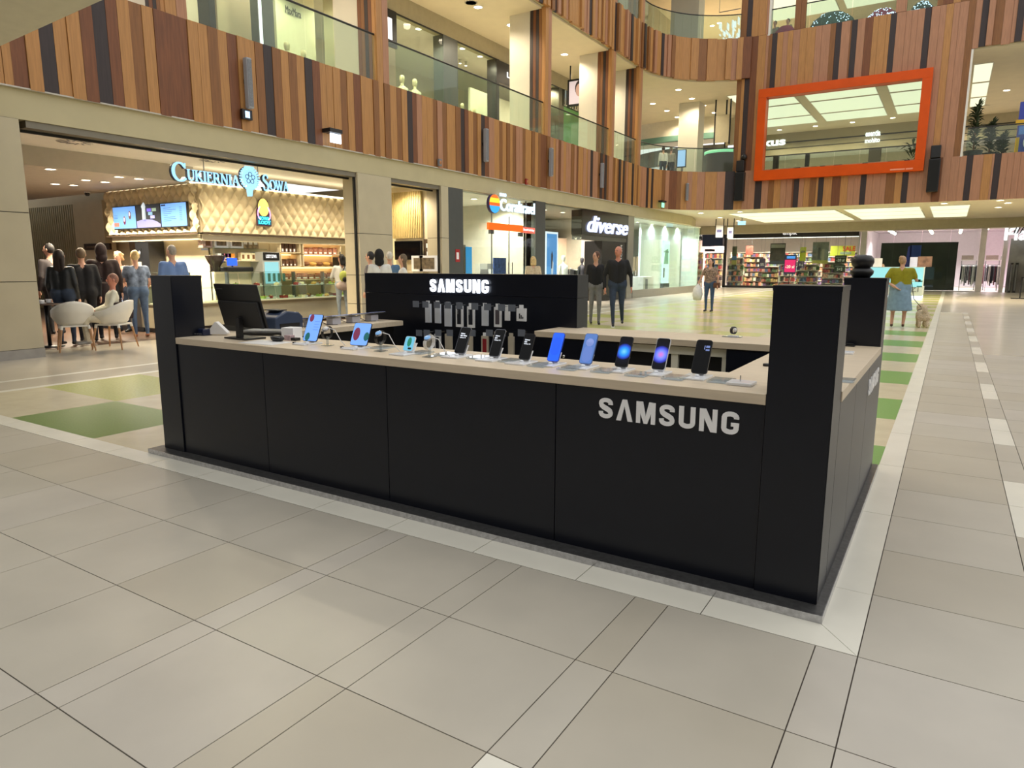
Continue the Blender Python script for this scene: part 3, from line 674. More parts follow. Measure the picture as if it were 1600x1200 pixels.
def unit(label, a, c, face, inner=True):
    """one counter cabinet: carcass + front panel"""
    t = thing('counter_cabinet', label, 'cabinet', ((a[0]+c[0])/2, (a[1]+c[1])/2, .03), group='black counter cabinets of the kiosk')
    g_ = .0025
    if face == 'S':
        MB().box((a[0]+g_, a[1], .034), (c[0]-g_, a[1]+.02, TOP-TH)).build('front_panel', kblack, t)
        MB().box((a[0]+.004, a[1]+.02, .034), (c[0]-.004, c[1], TOP-TH)).build('carcass', bpl, t)
    elif face == 'E':
        MB().box((c[0]-.02, a[1]+g_, .034), (c[0], c[1]-g_, TOP-TH)).build('front_panel', kblack, t)
        MB().box((a[0], a[1]+.004, .034), (c[0]-.02, c[1]-.004, TOP-TH)).build('carcass', bpl, t)
    elif face == 'W':
        MB().box((a[0], a[1]+g_, .034), (a[0]+.02, c[1]-g_, TOP-TH)).build('front_panel', kblack, t)
        MB().box((a[0]+.02, a[1]+.004, .034), (c[0], c[1]-.004, TOP-TH)).build('carcass', bpl, t)
    else:
        MB().box((a[0]+g_, c[1]-.02, .034), (c[0]-g_, c[1], TOP-TH)).build('front_panel', kblack, t)
        MB().box((a[0]+.004, a[1], .034), (c[0]-.004, c[1]-.02, TOP-TH)).build('carcass', bpl, t)
    return t
sx = [-4.37, -3.43, -2.36, -1.26, -.283]
labs = ['black counter cabinet next to the left front column', 'black counter cabinet, second from the left front column', 'black counter cabinet left of the one with big silver lettering', 'black counter cabinet carrying the big silver front lettering']
units = [unit(labs[i], (sx[i], KY0+.005, 0), (sx[i+1], .55, 0), 'S') for i in range(4)]
se_ = [.33, .92, 1.55, 2.225]
ul = ['black side cabinet just behind the right front column', 'black middle cabinet on the right side of the kiosk', 'black side cabinet with white lettering, right side of kiosk']
unitsE = [unit(ul[i], (-.28, se_[i], 0), (KX1-.003, se_[i+1], 0), 'E') for i in range(3)]
unit('black cabinet under the left return counter', (-4.6, .56, 0), (-4.1, 2.1, 0), 'W')
for i, (x0, x1) in enumerate(((-2.3, -1.75), (-.95, -.55))):
    t = thing('counter_cabinet', ('black cabinet under the rear counter beside the display wall', 'black cabinet under the rear counter beside the rear column')[i], 'cabinet', ((x0+x1)/2, 2.2, .03), group='black counter cabinets of the kiosk')
    MB().box((x0, 1.98, .034), (x1, 2.44, TOP-TH)).build('carcass', bpl, t)
    MB().box((x0+.004, 1.96, .04), (x1-.004, 1.98, TOP-TH-.01)).build('front_panel', kblack, t)
    MB().lathe([(.012, 0), (.012, .02)], (x0+.1, 1.94, .7), 12, 0, (0, 1, 0)).build('lock', chrome, t)
# open white cupboard frame between them
t = thing('cupboard_frame', 'open white-edged cupboard below the rear counter', 'cabinet', (-1.35, 2.2, .03))
for a, c in (((-1.75, 2.0, .034), (-1.72, 2.44, .83)), ((-1.35, 2.0, .034), (-1.30, 2.44, .83)), ((-.985, 2.0, .034), (-.955, 2.44, .83))): MB().box(a, c).build('upright', mat('white_melamine', (226, 222, 206), .5), t)
MB().box((-1.75, 1.99, .775), (-.955, 2.44, .83)).build('top_rail', MATS['white_melamine'], t)
MB().box((-1.72, 2.4, .034), (-.98, 2.44, .775)).build('back_panel', bpl, t)
for a, c in ((-1.718, -1.352), (-1.298, -.987)): MB().box((a, 2.03, .04), (c, 2.05, .77)).build('door', bpl, t)
def kcol(label, x0, x1, y0, y1):
    t = thing('kiosk_column', label, 'column', ((x0+x1)/2, (y0+y1)/2, .03), group='square black corner columns of the kiosk')
    MB().box((x0, y0, .034), (x1-.003, y1, COLH-.02)).build('shaft', kblack, t)
    MB().box((x1-.003, y0+.004, .034), (x1, y1, COLH-.02)).build('side_panel', kblack, t)
    MB().box((x0-.002, y0-.002, COLH-.02), (x1+.002, y1+.002, COLH)).build('cap', kblack, t)
kcol('black square column at the right front corner of the kiosk', -.282, -.033, KY0-.004, .325)
kcol('black square column at the left front corner of the kiosk', -4.62, -4.372, KY0-.004, .325)
kcol('black square column at the rear right corner, with a rounded black ornament on top', -.28, -.035, 2.23, 2.47)
t = thing('black_ornament', 'rounded two-lobed black ornament standing on the rear kiosk column', 'ornament', (-.195, 2.38, COLH))
MB().lathe([(.0, 0), (.05, .0), (.07, .025), (.072, .045), (.05, .065), (.04, .07)], (-.195, 2.38, COLH), 20).build('base_lobe', bpl, t)
o = MB().lathe([(.04, .06), (.06, .075), (.07, .1), (.068, .125), (.05, .145), (0, .152)], (-.195, 2.38, COLH), 20).build('upper_lobe', bpl, t)
# worktops
def top(label, poly):
    MB().prism([(x, y, TOP-TH) for x, y in poly], (0, 0, TH)).build('worktop', kw, None, bevel=.002)
    return tag(bpy.context.scene.objects[[o.name for o in COL.objects][-1]], label, 'worktop')
top('pale oak worktop along the kiosk front with the row of phones', [(-4.37, KY0-.006), (-.284, KY0-.006), (-.284, .6), (-4.37, .6)])
top('pale oak worktop on the right side of the kiosk', [(-.57, .6), (-.283, .6), (-.283, .328), (KX1+.002, .328), (KX1+.002, 2.228), (-.283, 2.228), (-.283, 2.46), (-.57, 2.46)])
top('pale oak worktop at the rear with a single black smartwatch', [(-2.0, 1.95), (-.571, 1.95), (-.571, 2.46), (-2.0, 2.46)])
top('short pale oak worktop piece before the black display wall', [(-2.47, 1.95), (-2.001, 1.95), (-2.001, 2.46), (-2.29, 2.46), (-2.29, 2.36), (-2.47, 2.36)])
top('pale oak worktop of the left return with four upright tablets', [(-4.61, .601), (-4.04, .601), (-4.04, 2.17), (-4.61, 2.17)])
MB().box((-4.61, .33, TOP-TH), (-4.371, .6, TOP)).build('worktop_filler', kw, [o for o in COL.objects if o.name.startswith('worktop')][0])
# letters SAMSUNG from own outlines (the A has no bar)
def arc(cx_, cy_, rx, ry, a0, a1, n=8): return [(cx_+rx*math.cos(math.radians(a0+(a1-a0)*k/n)), cy_+ry*math.sin(math.radians(a0+(a1-a0)*k/n))) for k in range(n+1)]
def band(center, ws):
    L = []; R = []
    for i, p in enumerate(center):
        a = Vector(center[max(i-1, 0)]); c = Vector(center[min(i+1, len(center)-1)]); d = (c-a).normalized(); n_ = Vector((-d.y, d.x))*ws[i]/2
        L.append((p[0]+n_.x, p[1]+n_.y)); R.append((p[0]-n_.x, p[1]-n_.y))
    return [[L[i], L[i+1], R[i+1], R[i]] for i in range(len(L)-1)]
def samsung_letters():
    T = .24; out_ = []
    c = [(.68, .68), (.68, .74)] + arc(.41, .74, .27, .145, 10, 170, 8) + [(.14, .70), (.17, .62), (.28, .545), (.5, .46), (.65, .38), (.69, .28)] + arc(.41, .26, .275, .145, -5, -172, 8) + [(.13, .34)]
    w = [T]*2 + [T-.05*abs(math.sin(math.pi*k/8)) - .0 for k in range(9)] + [T, T, T, T, T, T] + [T-.05*abs(math.sin(math.pi*k/8)) for k in range(9)] + [T]
    Sx = (.82, band(c, w)); out_.append(Sx)
    A = (.9, [[(0, 0), (.26, 0), (.45, .72), (.33, 1)], [(.33, 1), (.45, .72), (.57, 1)], [(.57, 1), (.45, .72), (.64, 0), (.9, 0)]]); out_.append(A)
    Mm = (1.02, [[(0, 0), (.22, 0), (.22, 1), (0, 1)], [(.8, 0), (1.02, 0), (1.02, 1), (.8, 1)], [(.0, 1), (.34, 1), (.6, 0), (.42, 0)][:4], [(.68, 1), (1.02, 1), (.6, 0), (.42, 0)]]); out_.append(Mm)
    out_.append(Sx)
    U = [(.13, 1), (.13, .3)] + arc(.42, .28, .29, .155, 180, 360, 10) + [(.71, 1)]
    out_.append((.84, band(U, [T]*2 + [T-.04*abs(math.sin(math.pi*k/10)) for k in range(11)] + [T])))
    out_.append((.86, [[(0, 0), (.23, 0), (.23, 1), (0, 1)], [(.63, 0), (.86, 0), (.86, 1), (.63, 1)], [(0, 1), (.3, 1), (.86, 0), (.56, 0)]]))
    G = [(.71, .69), (.71, .74)] + arc(.42, .74, .29, .15, 0, 180, 8) + [(.13, .5)] + arc(.42, .26, .29, .15, 180, 360, 8) + [(.71, .46)]
    gw = [T]*2 + [T-.04*abs(math.sin(math.pi*k/8)) for k in range(9)] + [T] + [T-.04*abs(math.sin(math.pi*k/8)) for k in range(9)] + [T]
    out_.append((.84, band(G, gw) + [[(.46, .36), (.84, .36), (.84, .52), (.46, .52)]]))
    return out_
def samsung(par, o, u, w, h, m, depth, side=None, track=.2):
    L = samsung_letters(); tot = sum(x[0] for x in L) + track*6; sc = w/tot; x = 0; u = Vector(u); n_ = u.cross(Z_)
    for wd_, Q in L:
        mb = MB()
        for k, q in enumerate(Q): mb.prism([Vector(o)+u*(x+a*sc)+Z_*(b_*h) + n_*(-.00004*k) for a, b_ in q], n_*depth)
        mb.build('letter', m, par); x += (wd_+track)*sc
silver = mat('silver_letter_paint', (250, 250, 252), .35, noise=20, var=.02)
samsung(units[3].children[0], (-1.03, KY0+.005, .697), X_, .645, .1, silver, .006)
samsung(unitsE[2].children[0], (KX1-.003, 1.58, .66), Y_, .62, .1, silver, .006)
# display wall with lit letters
DX0, DX1, DY = -4.70, -2.30, 2.36
dw = thing('display_wall', 'black display wall with glowing white lettering and product hooks', 'display', ((DX0+DX1)/2, 2.5, 0))
MB().box((DX0, DY, .0), (DX1-.004, 2.56, 1.13)).build('lower_panel', kblack, dw)
MB().box((DX0, DY, 1.133), (DX1-.004, 2.56, COLH)).build('upper_panel', kblack, dw)
MB().box((DX1-.004, DY+.004, .0), (DX1, 2.56, 1.131)).box((DX1-.004, DY+.004, 1.135), (DX1, 2.56, COLH)).build('end_panel', mat('grey_black_laminate', (46, 48, 52), .4, noise=9, var=.1), dw)
l0, l1 = gy(674, 456, DY), gy(765, 437, DY)
samsung(dw.children[1], (l0.x, DY-.012, l0.z), X_, l1.x-l0.x, l1.z-l0.z, E_('glowing_white_letter', (235, 243, 255), 3.5), .012, track=.24)
# hooks, price tags and hanging packs
tagm = mat('price_tag_grey', (112, 118, 130), .4); hookm = chrome
packw = mat('white_card_pack', (244, 245, 248), .45); packg = mat('light_grey_card_pack', (218, 222, 230), .45); dphone = mat('dark_case_print', (34, 36, 46), .4); brownp = mat('taupe_case_print', (92, 84, 90), .4); redp = mat('red_case_print', (150, 40, 48), .4); creamp = mat('beige_card_pack', (196, 186, 168), .5)
def hook(x, z):
    MB().tube([(x, DY, z), (x, DY-.24, z), (x, DY-.25, z+.012)], .003, 6).build('hook', hookm, dw)
    MB().box((x-.035, DY-.255, z-.035), (x+.035, DY-.251, z+.022)).build('price_tag', tagm, dw)
def pack(px_, py0, py1, w, kind, label, off=.16, thick=.02):
    a, c = gy(px_, py0, DY-off), gy(px_, py1, DY-off); x = a.x; h = a.z-c.z; z0 = c.z
    t = thing('hanging_pack', label, 'box', (x, DY-off, z0), group='accessory packs on the display wall')
    MB().box((x-w/2, DY-off, z0), (x+w/2, DY-off+thick, z0+h)).build('carton', {'g': packg, 'w': packw, 'd': packw, 'b': packw, 'e': packw, 'c': creamp, 'r': creamp}[kind], t)
    MB().box((x-.02, DY-off+.004, z0+h), (x+.02, DY-off+.008, z0+h+.03)).build('hang_tab', packw if kind != 'c' else creamp, t)
    if kind in 'dbr': MB().box((x-w*.3, DY-off-.001, z0+h*.14), (x+w*.3, DY-off, z0+h*.86)).build('printed_case', {'d': dphone, 'b': brownp, 'r': redp}[kind], t)
    if kind == 'd':
        for k in range(3): MB().lathe([(.007, 0), (.007, .001)], (x-w*.2, DY-off-.002, z0+h*(.78-.07*k)), 10, 0, (0, 1, 0)).build('printed_lens', gpl, t)
    if kind == 'e':
        for k in range(3): MB().box((x-w*.22+k*w*.18, DY-off-.001, z0+h*.2), (x-w*.1+k*w*.18, DY-off, z0+h*(.6-.12*k))).build('printed_plug', dphone, t)
    return z0+h+.03
rows = [(668, 475, 504, .062, 'g', 'plain grey pack, leftmost on the upper hooks'), (683, 475, 505, .062, 'g', 'plain grey pack, second on the upper hooks'), (699, 477, 510, .072, 'g', 'plain grey pack, third on the upper hooks'),
        (717, 478, 511, .072, 'd', 'white pack printed with a dark phone case, left of two'), (735, 479, 512, .074, 'd', 'white pack printed with a dark phone case, right of two'), (757, 479, 509, .064, 'g', 'plain grey pack right of the two dark phone case packs'),
        (777, 480, 511, .07, 'b', 'white pack printed with a taupe phone case'), (792, 482, 501, .045, 'w', 'small white accessory pack on the upper hooks'), (814, 482, 502, .09, 'e', 'square white pack with black plugs printed, right end of upper hooks')]
zt = [pack(*r) for r in rows]
hx = [650, 665, 683, 700, 718, 742, 762, 784, 800]
for i, px_ in enumerate(hx):
    p = gy(px_, 474+.04*(px_-650), DY-.25); hook(p.x, p.z)
rows2 = [(667, 521, 552, .07, 'c', 'beige pack, leftmost on the lower hooks'), (683, 522, 552, .065, 'd', 'beige and dark pack, second on the lower hooks'), (700, 522, 545, .075, 'c', 'wide beige pack behind the white smartwatch'), (733, 525, 556, .06, 'c', 'beige pack with silver trim behind the first dark phone'),
         (757, 525, 556, .07, 'r', 'pack with a red printed case on the lower hooks'), (775, 524, 556, .06, 'c', 'beige pack half behind the second dark phone'), (798, 526, 558, .055, 'c', 'tall beige pack between the second and third dark phones'), (824, 527, 548, .05, 'c', 'beige pack behind the third dark phone, right end of lower hooks')]
for r in rows2: pack(*r)
for px_ in (655, 667, 685, 703, 738, 765, 785, 815):
    p = gy(px_, 519, DY-.25); hook(p.x, p.z)
# ------------------------------------------------------------------ phones
alum = mat('phone_aluminium', (170, 172, 180), .25, .8)
def rrect(w, h, r, n=4):
    pts = []
    for cx_, cy_, a0 in ((w/2-r, h/2-r, 0), (-w/2+r, h/2-r, 90), (-w/2+r, -h/2+r, 180), (w/2-r, -h/2+r, 270)):
        pts += [(cx_+r*math.cos(math.radians(a0+90*k/n)), cy_+r*math.sin(math.radians(a0+90*k/n))) for k in range(n+1)]
    return pts
baseW = mat('white_acrylic_base', (236, 238, 242), .2); acry = glass_mat('clear_acrylic', (232, 236, 238), opac=.12)
def gradient(name, stops, centre, scale):
    """glowing screen picture: soft disc of colour on black, in the screen's own plane"""
    m = bpy.data.materials.new(name); m.use_nodes = True; nt = m.node_tree; b_ = nt.nodes['Principled BSDF']
    b_.inputs['Base Color'].default_value = (.005, .005, .006, 1); b_.inputs['Roughness'].default_value = .15; b_.inputs['Specular IOR Level'].default_value = .12
    tc = nt.nodes.new('ShaderNodeTexCoord'); mp = nt.nodes.new('ShaderNodeMapping'); mp.vector_type = 'TEXTURE'; mp.inputs['Location'].default_value = (*centre, 0); mp.inputs['Scale'].default_value = scale
    gr = nt.nodes.new('ShaderNodeTexGradient'); gr.gradient_type = 'SPHERICAL'; r = nt.nodes.new('ShaderNodeValToRGB')
    el = r.color_ramp.elements; el[0].position, el[0].color = stops[0][0], (*lin(stops[0][1]), 1); el[1].position, el[1].color = stops[1][0], (*lin(stops[1][1]), 1)
    for p_, c_ in stops[2:]: e = el.new(p_); e.color = (*lin(c_), 1)
    nt.links.new(tc.outputs['Object'], mp.inputs[0]); nt.links.new(mp.outputs[0], gr.inputs[0]); nt.links.new(gr.outputs[0], r.inputs[0]); nt.links.new(r.outputs[0], b_.inputs['Emission Color']); b_.inputs['Emission Strength'].default_value = 1.2
    return m
scr_black = mat('black_glass_screen', (7, 8, 12), .1, spec=.12, noise=4)
scr_blue = E_('vivid_blue_screen', (18, 96, 255), 1.0); scr_blue2 = E_('deep_blue_screen', (10, 84, 250), 1.1)
scr_slate = E_('slate_blue_screen', (84, 124, 196), .9); scr_slate2 = E_('pale_slate_screen', (130, 150, 214), .9)
scr_orb = gradient('cyan_orb_screen', [(0, (0, 0, 0)), (.42, (6, 8, 26)), (.55, (40, 70, 190)), (.75, (40, 150, 250)), (1, (120, 210, 255))], (0, .0), (.075, .075, .075))
scr_orb2 = gradient('violet_orb_screen', [(0, (0, 0, 0)), (.42, (6, 6, 24)), (.55, (60, 70, 200)), (.75, (120, 140, 250)), (1, (220, 120, 200))], (0, -.004), (.08, .08, .08))
wtxt = E_('white_screen_text', (235, 240, 250), 1.6)
def phone(px_, py_, label, w=.069, h=.163, tilt=28, yaw=0., screen=None, txt=None, deco=None, rim=None, base=True):
    p = gz(px_, py_, TOP); t = thing('display_phone', label, 'phone', p, 0, 'phones on show along the front worktop')
    R = Matrix.Rotation(math.radians(yaw), 3, 'Z') @ Matrix.Rotation(math.radians(90-tilt), 3, 'X')     # local x right, y up the phone, z out of the screen
    o = p + Vector((0, .02, .02))
    ctr = o + R @ Vector((0, h/2, 0))
    body = MB().prism([(x, y, -.008) for x, y in rrect(w, h, .012)], (0, 0, .008)).build('body', rim or bpl)
    scr = MB().prism([(x, y, 0) for x, y in rrect(w-.004, h-.004, .011)], (0, 0, .0006)).build('screen', screen or scr_black)
    obs = [body, scr]
    if txt:
        for k, (s_, wd_) in enumerate(txt): obs.append(text('screen_text', s_, (-w*.34, h*(.22-.075*k), .0007), X_, Y_, wd_, .009 if k < 2 else .007, wtxt, .0002, bold=.02))
    for nm, mb, m in (deco or []): obs.append(mb.build(nm, m))
    Mw = Matrix.Translation(ctr) @ R.to_4x4()
    for ob in obs: ob.matrix_world = Mw; ob.location = ctr; ob.rotation_euler = R.to_euler()
    for ob in obs: setpar(ob, t if ob in (body, scr) else scr)
    MB().prism([p+Vector((-.018, .035, .002)), p+Vector((.018, .035, .002)), p+Vector((.018, .075, .06)), p+Vector((-.018, .075, .06))], (0, .02, 0)).build('support', baseW, t)
    if base:
        MB().box((p.x-.065, p.y-.07, TOP), (p.x+.05, p.y+.09, TOP+.009)).build('base', baseW, t, bevel=.002)
        MB().ball((p.x, p.y-.02+.02, TOP+.012), (.012, .012, .008)).build('charging_plug', baseW, t)
    return t
def info_plate(px_, py_, lab, w=.1, d=.13):
    p = gz(px_, py_, TOP); t = thing('info_plate', lab, 'plate', p, group='clear price plates on the front worktop')
    MB().box((p.x-w/2, p.y-.03, TOP+.001), (p.x+w/2, p.y+d-.03, TOP+.011)).build('acrylic_block', acry, t, bevel=.002)
    MB().box((p.x-w/2+.008, p.y-.022, TOP+.0002), (p.x+w/2-.008, p.y+d-.04, TOP+.0009)).build('price_card', mat('pale_price_card', (214, 210, 206), .5, noise=60, var=.12), t)
def ringtxt(*a): return a
alur = mat('titanium_rim', (120, 122, 130), .25, .8)
phone(714, 558, 'dark phone with three white text lines, leftmost of the tall phones', txt=[('Galaxy', .03), ('S25 Ultra', .046), ('Galaxy AI', .04)], rim=alur, w=.074)
phone(768, 563, 'dark phone with short white text, second of the tall phones', txt=[('Galaxy', .03), ('S25+', .018), ('Galaxy AI', .04)], rim=alur)
phone(815, 568, 'dark phone with small white text, third of the tall phones', txt=[('Galaxy', .032), ('S25', .016), ('Galaxy AI', .04)], h=.15, w=.067)
phone(860, 571, 'phone with a vivid blue screen', screen=scr_blue, rim=mat('blue_phone_rim', (30, 70, 190), .3), deco=[('screen_shape', MB().prism([(x, y+.004, .0007) for x, y in rrect(.05, .1, .02)], (0, 0, .0003)), scr_blue2)])
phone(911, 575, 'phone with a slate blue screen and pale circles', screen=scr_slate, rim=mat('slate_phone_rim', (70, 96, 150), .3), h=.168, w=.072,
      deco=[('screen_shape', MB().lathe([(.022, .0007), (.022, .0009)], (.0, .034, 0), 24), scr_slate2), ('screen_shape', MB().prism([(x, y-.03, .0007) for x, y in rrect(.052, .088, .024)], (0, 0, .0002)), E_('mid_slate_screen', (100, 130, 204), .9))])
phone(967, 580, 'phone with a glowing cyan orb on black', screen=scr_orb, h=.163)
phone(1025, 585, 'phone with a glowing violet and pink orb', screen=scr_orb2, rim=mat('silver_phone_rim', (206, 208, 214), .3), h=.166)
phone(1089, 591, 'dark phone with clock digits, rightmost of the tall phones', h=.17, deco=[('screen_text', MB().box((.012, .045, .0007), (.03, .056, .0009)).box((.012, .03, .0007), (.03, .038, .0009)).box((.004, .036, .0007), (.008, .056, .0009)), E_('dim_blue_text', (120, 140, 200), .8))], w=.076)
for i, (a, c) in enumerate(((690, 560), (742, 565), (792, 570), (838, 577), (885, 582), (938, 586), (992, 592), (1050, 597), (1122, 602), (590, 549), (650, 557))):
    near = ['left of the first dark phone', 'between the first and second dark phones', 'between the second and third dark phones', 'left of the vivid blue phone', 'between the vivid blue and slate blue phones', 'between the slate blue and cyan orb phones', 'between the cyan and violet orb phones', 'left of the rightmost phone', 'right of the rightmost phone', 'right of the unfolded wide phone', 'beside the small folded phone'][i]
    info_plate(a+2, c-4, 'clear acrylic price plate '+near)
p = gz(1160, 601, TOP); t = thing('charging_stand', 'empty white charging base at the right end of the front worktop', 'stand', p)
MB().box((p.x-.06, p.y-.05, TOP), (p.x+.05, p.y+.05, TOP+.014)).build('block', baseW, t, bevel=.003)
MB().tube([(p.x-.01, p.y, TOP+.014), (p.x-.01, p.y, TOP+.04)], .003, 6).build('pin', chrome, t)
# two unfolded foldables
art = E_('pale_blue_screen_art', (120, 170, 250), 1.05); plum = E_('plum_flower', (130, 50, 84), .8); teal = E_('teal_leaf', (30, 110, 110), .7)
def foldable(px_, py_, w, h, label, land):
    p = gz(px_, py_, TOP)
    deco = [('screen_picture', MB().ball((0, 0, 0), (1, 1, .02), 12, 6), plum), ('screen_picture', MB().ball((0, 0, 0), (1, 1, .02), 12, 6), teal)]
    deco[0][1].v = [(v[0]*.018*(1.4 if land else 1) - w*.24, v[1]*.028*(1.6 if land else 1) + (0 if land else h*.36), v[2]*.03+.0007) for v in deco[0][1].v]
    deco[1][1].v = [(v[0]*.02 + (w*.36 if land else -w*.22), v[1]*.03 - h*(.1 if land else .34), v[2]*.03+.0007) for v in deco[1][1].v]
    if not land:
        for k in range(4): deco.append(('screen_text', MB().box((0.004, h*(.22-.1*k), .0007), (w*.38, h*(.235-.1*k), .0009)), E_('blue_text_line', (84, 130, 215), .9)))
    t = phone(px_, py_, label, w=w, h=h, tilt=26, yaw=8, screen=art, deco=deco)
    MB().box((p.x-.075, p.y-.045, TOP), (p.x+.06, p.y-.03, TOP+.012)).build('stylus', wpl, t)
    MB().box((p.x-.09, p.y-.046, TOP), (p.x-.074, p.y-.029, TOP+.014)).build('stylus_tip', bpl, t)
foldable(480, 538, .118, .19, 'tall unfolded phone with pale blue screen, left end of the row', False)
foldable(556, 545, .13, .15, 'squarish unfolded phone with a plum flower on screen', True)
p = gz(633, 554, TOP)
dd = [('screen_picture', MB().ball((0, .01, .0007), (.016, .03, .0008), 10, 6), E_('green_leaf_art', (40, 140, 110), .8)), ('camera_window', MB().prism([(x+.012, y-.03, .0007) for x, y in rrect(.026, .012, .005)], (0, 0, .0004)), bpl)]
phone(633, 554, 'small folded phone with turquoise floral cover screen', w=.074, h=.09, tilt=24, screen=E_('turquoise_cover', (110, 190, 220), 1.), deco=dd, rim=wpl)
# smartwatches on clear stands
def watch(px_, py_, label, strap, face, r=.042):
    p = gz(px_, py_, TOP); t = thing('smartwatch', label, 'watch', p, group='smartwatches on clear stands')
    c = p + Vector((0, .0, .085)); ax = Vector((.1, -.55, .8)).normalized()
    MB().lathe([(r*.5, -.006), (r*.52, 0), (r*.5, .006)], c + ax*.03, 24, 0, ax).build('case', alum, t)
    MB().lathe([(r*.44, .0061), (r*.44, .0068)], c + ax*.03, 24, 0, ax).build('dial', face, t)
    side = ax.cross(Vector((1, 0, 0))).normalized(); pts = []
    for k in range(13):
        a = math.radians(40+280*k/12); pts.append(c + (ax*math.cos(a) + side*math.sin(a))*r*1.0)
    mb = MB()
    for k in range(12):
        d = (pts[k+1]-pts[k]); nrm = (pts[k]-c).normalized()
        mb.prism([pts[k]+X_*.011, pts[k+1]+X_*.011, pts[k+1]-X_*.011, pts[k]-X_*.011], nrm*.003)
    mb.build('strap', strap, t)
    MB().box((p.x-.03, p.y-.03, TOP), (p.x+.03, p.y+.03, TOP+.006)).box((p.x-.008, p.y-.004, TOP+.006), (p.x+.008, p.y+.004, TOP+.06)).build('clear_stand', acry, t)
    MB().tube([c+Vector((.02, 0, .03)), c+Vector((.06, .01, .02)), c+Vector((.09, .03, -.05)), Vector((p.x+.12, p.y+.04, TOP+.004))], .003, 6).build('charging_cable', wpl, t)
dial = E_('watch_dial_glow', (120, 170, 220), .8)
watch(512, 540, 'black-strap smartwatch between the two unfolded phones', bpl, mat('white_dial', (220, 220, 220), .3))
watch(595, 549, 'dark smartwatch with blue dial right of the square unfolded phone', bpl, dial)
watch(671, 558, 'white smartwatch with blue dial left of the dark phones', wpl, dial)
p = gz(1145, 527, TOP); t = thing('smartwatch', 'lone black smartwatch on the rear worktop', 'watch', p, group=None)
MB().box((p.x-.075, p.y-.02, TOP), (p.x+.06, p.y+.05, TOP+.008)).build('base', acry, t)
MB().box((p.x-.035, p.y-.01, TOP+.001), (p.x+.035, p.y+.04, TOP+.012)).build('white_base', baseW, t)
MB().lathe([(.026, -.012), (.028, -.01), (.028, .01), (.026, .012), (.022, .012), (.022, -.012)], (p.x, p.y+.01, TOP+.05), 20, 0, (1, -.5, 0)).build('strap', bpl, t)
MB().lathe([(.015, 0), (.015, .008)], (p.x+.013, p.y-.01, TOP+.055), 18, 0, (1, -.6, .1)).build('dial', mat('white_dial', (220, 220, 220), .3), t)
MB().lathe([(.02, 0), (.02, .012), (.012, .014)], gz(1198, 572, TOP)+Vector((0, 0, 0)), 14).build('black_puck', bpl)
tag(COL.objects[-1], 'small black puck on the right-hand worktop beside the column', 'puck')
p = gz(1325, 553, TOP); t = thing('charging_stand', 'small white stand on the right-hand worktop seen behind the column', 'stand', p)
MB().box((p.x-.03, p.y-.04, TOP), (p.x+.03, p.y+.05, TOP+.014)).build('block', baseW, t, bevel=.003)
p = gz(1328, 541, TOP); MB().box((p.x-.03, p.y-.03, TOP), (p.x+.03, p.y+.02, TOP+.01)).box((p.x-.02, p.y-.02, TOP+.01), (p.x+.02, p.y+.01, TOP+.02)).build('black_tray', bpl, None, bevel=.003); tag(COL.objects[-1], 'flat black holder at the foot of the rear column', 'holder')
p = gz(1322, 593, TOP); info_plate(1322, 597, 'clear acrylic plate on the right-hand worktop', .07, .1)
# four tablets on cube stands, left return
lil = E_('lilac_tablet_glow', (176, 186, 246), .7)
for i, (px_, py_) in enumerate(((480, 508), (527, 504), (557, 501), (587, 499))):
    p = gz(px_, py_, TOP); p.x = -4.3; p.y = (1.28, 1.54, 1.78, 2.02)[i]
    t = thing('tablet_on_stand', 'tablet lying on a pale cube stand, '+['nearest to the printer', 'second from the printer', 'third from the printer', 'beside the display wall'][i], 'tablet', p, group='tablets on the left return worktop')
    MB().box((p.x-.04, p.y-.05, TOP), (p.x+.04, p.y+.05, TOP+.055)).build('cube_stand', mat('pale_grey_stand', (206, 206, 216), .4), t, bevel=.003)
    R = Matrix.Rotation(math.radians(-9), 3, 'Y')
    MB().obox((p.x, p.y, TOP+.066), (.18, .2, .008), R).build('tablet_body', alum, t)
    MB().obox((p.x-.001, p.y, TOP+.0708), (.17, .19, .001), R).build('screen', lil, t)
    MB().tube([(p.x-.06, p.y-.09, TOP+.05), (p.x-.03, p.y-.13, TOP+.03), (p.x+.05, p.y-.12, TOP+.004), (p.x+.1, p.y-.05, TOP+.004)], .003, 6).build('cable', bpl, t)
# ------------------------------------------------------------------ till corner
p = gz(383, 529, TOP); bn = Vector((-.05, -.999, 0)).normalized(); al = Vector((.999, -.05, 0))
t = thing('monitor', 'black computer monitor seen from behind on the left of the front worktop', 'monitor', p)
R = Matrix((( -al.x, bn.x, 0), (-al.y, bn.y, 0), (0, 0, 1))); R = Matrix(((al.x, -bn.x, 0), (al.y, -bn.y, 0), (0, 0, 1)))
Tl = R @ Matrix.Rotation(math.radians(-14)*-1, 3, 'X')
hc = p + Vector((0, 0, .235)) - bn*(-.02)
mb = MB().obox(hc, (.5, .014, .31), Tl); mb.build('panel_shell', bpl, t, bevel=.004)
MB().obox(hc + Tl @ Vector((0, -.015, -.06)), (.46, .022, .19), Tl).build('rear_bulge', mat('matte_black_plastic', (26, 26, 28), .55, noise=20), t, bevel=.008)
MB().obox(hc + Tl @ Vector((0, .0075, 0)), (.485, .002, .295), Tl).build('screen', scr_black, t)
text('maker_mark', 'SAMSUNG', hc + Tl @ Vector((-.225, -.0072, .115)), Tl @ X_, Tl @ Z_, .075, .011, mat('dim_grey_print', (80, 82, 86), .5), .0005, t)
MB().obox(p+Vector((0, 0, .075))-bn*(-.04), (.045, .03, .15), R).build('neck', bpl, t)
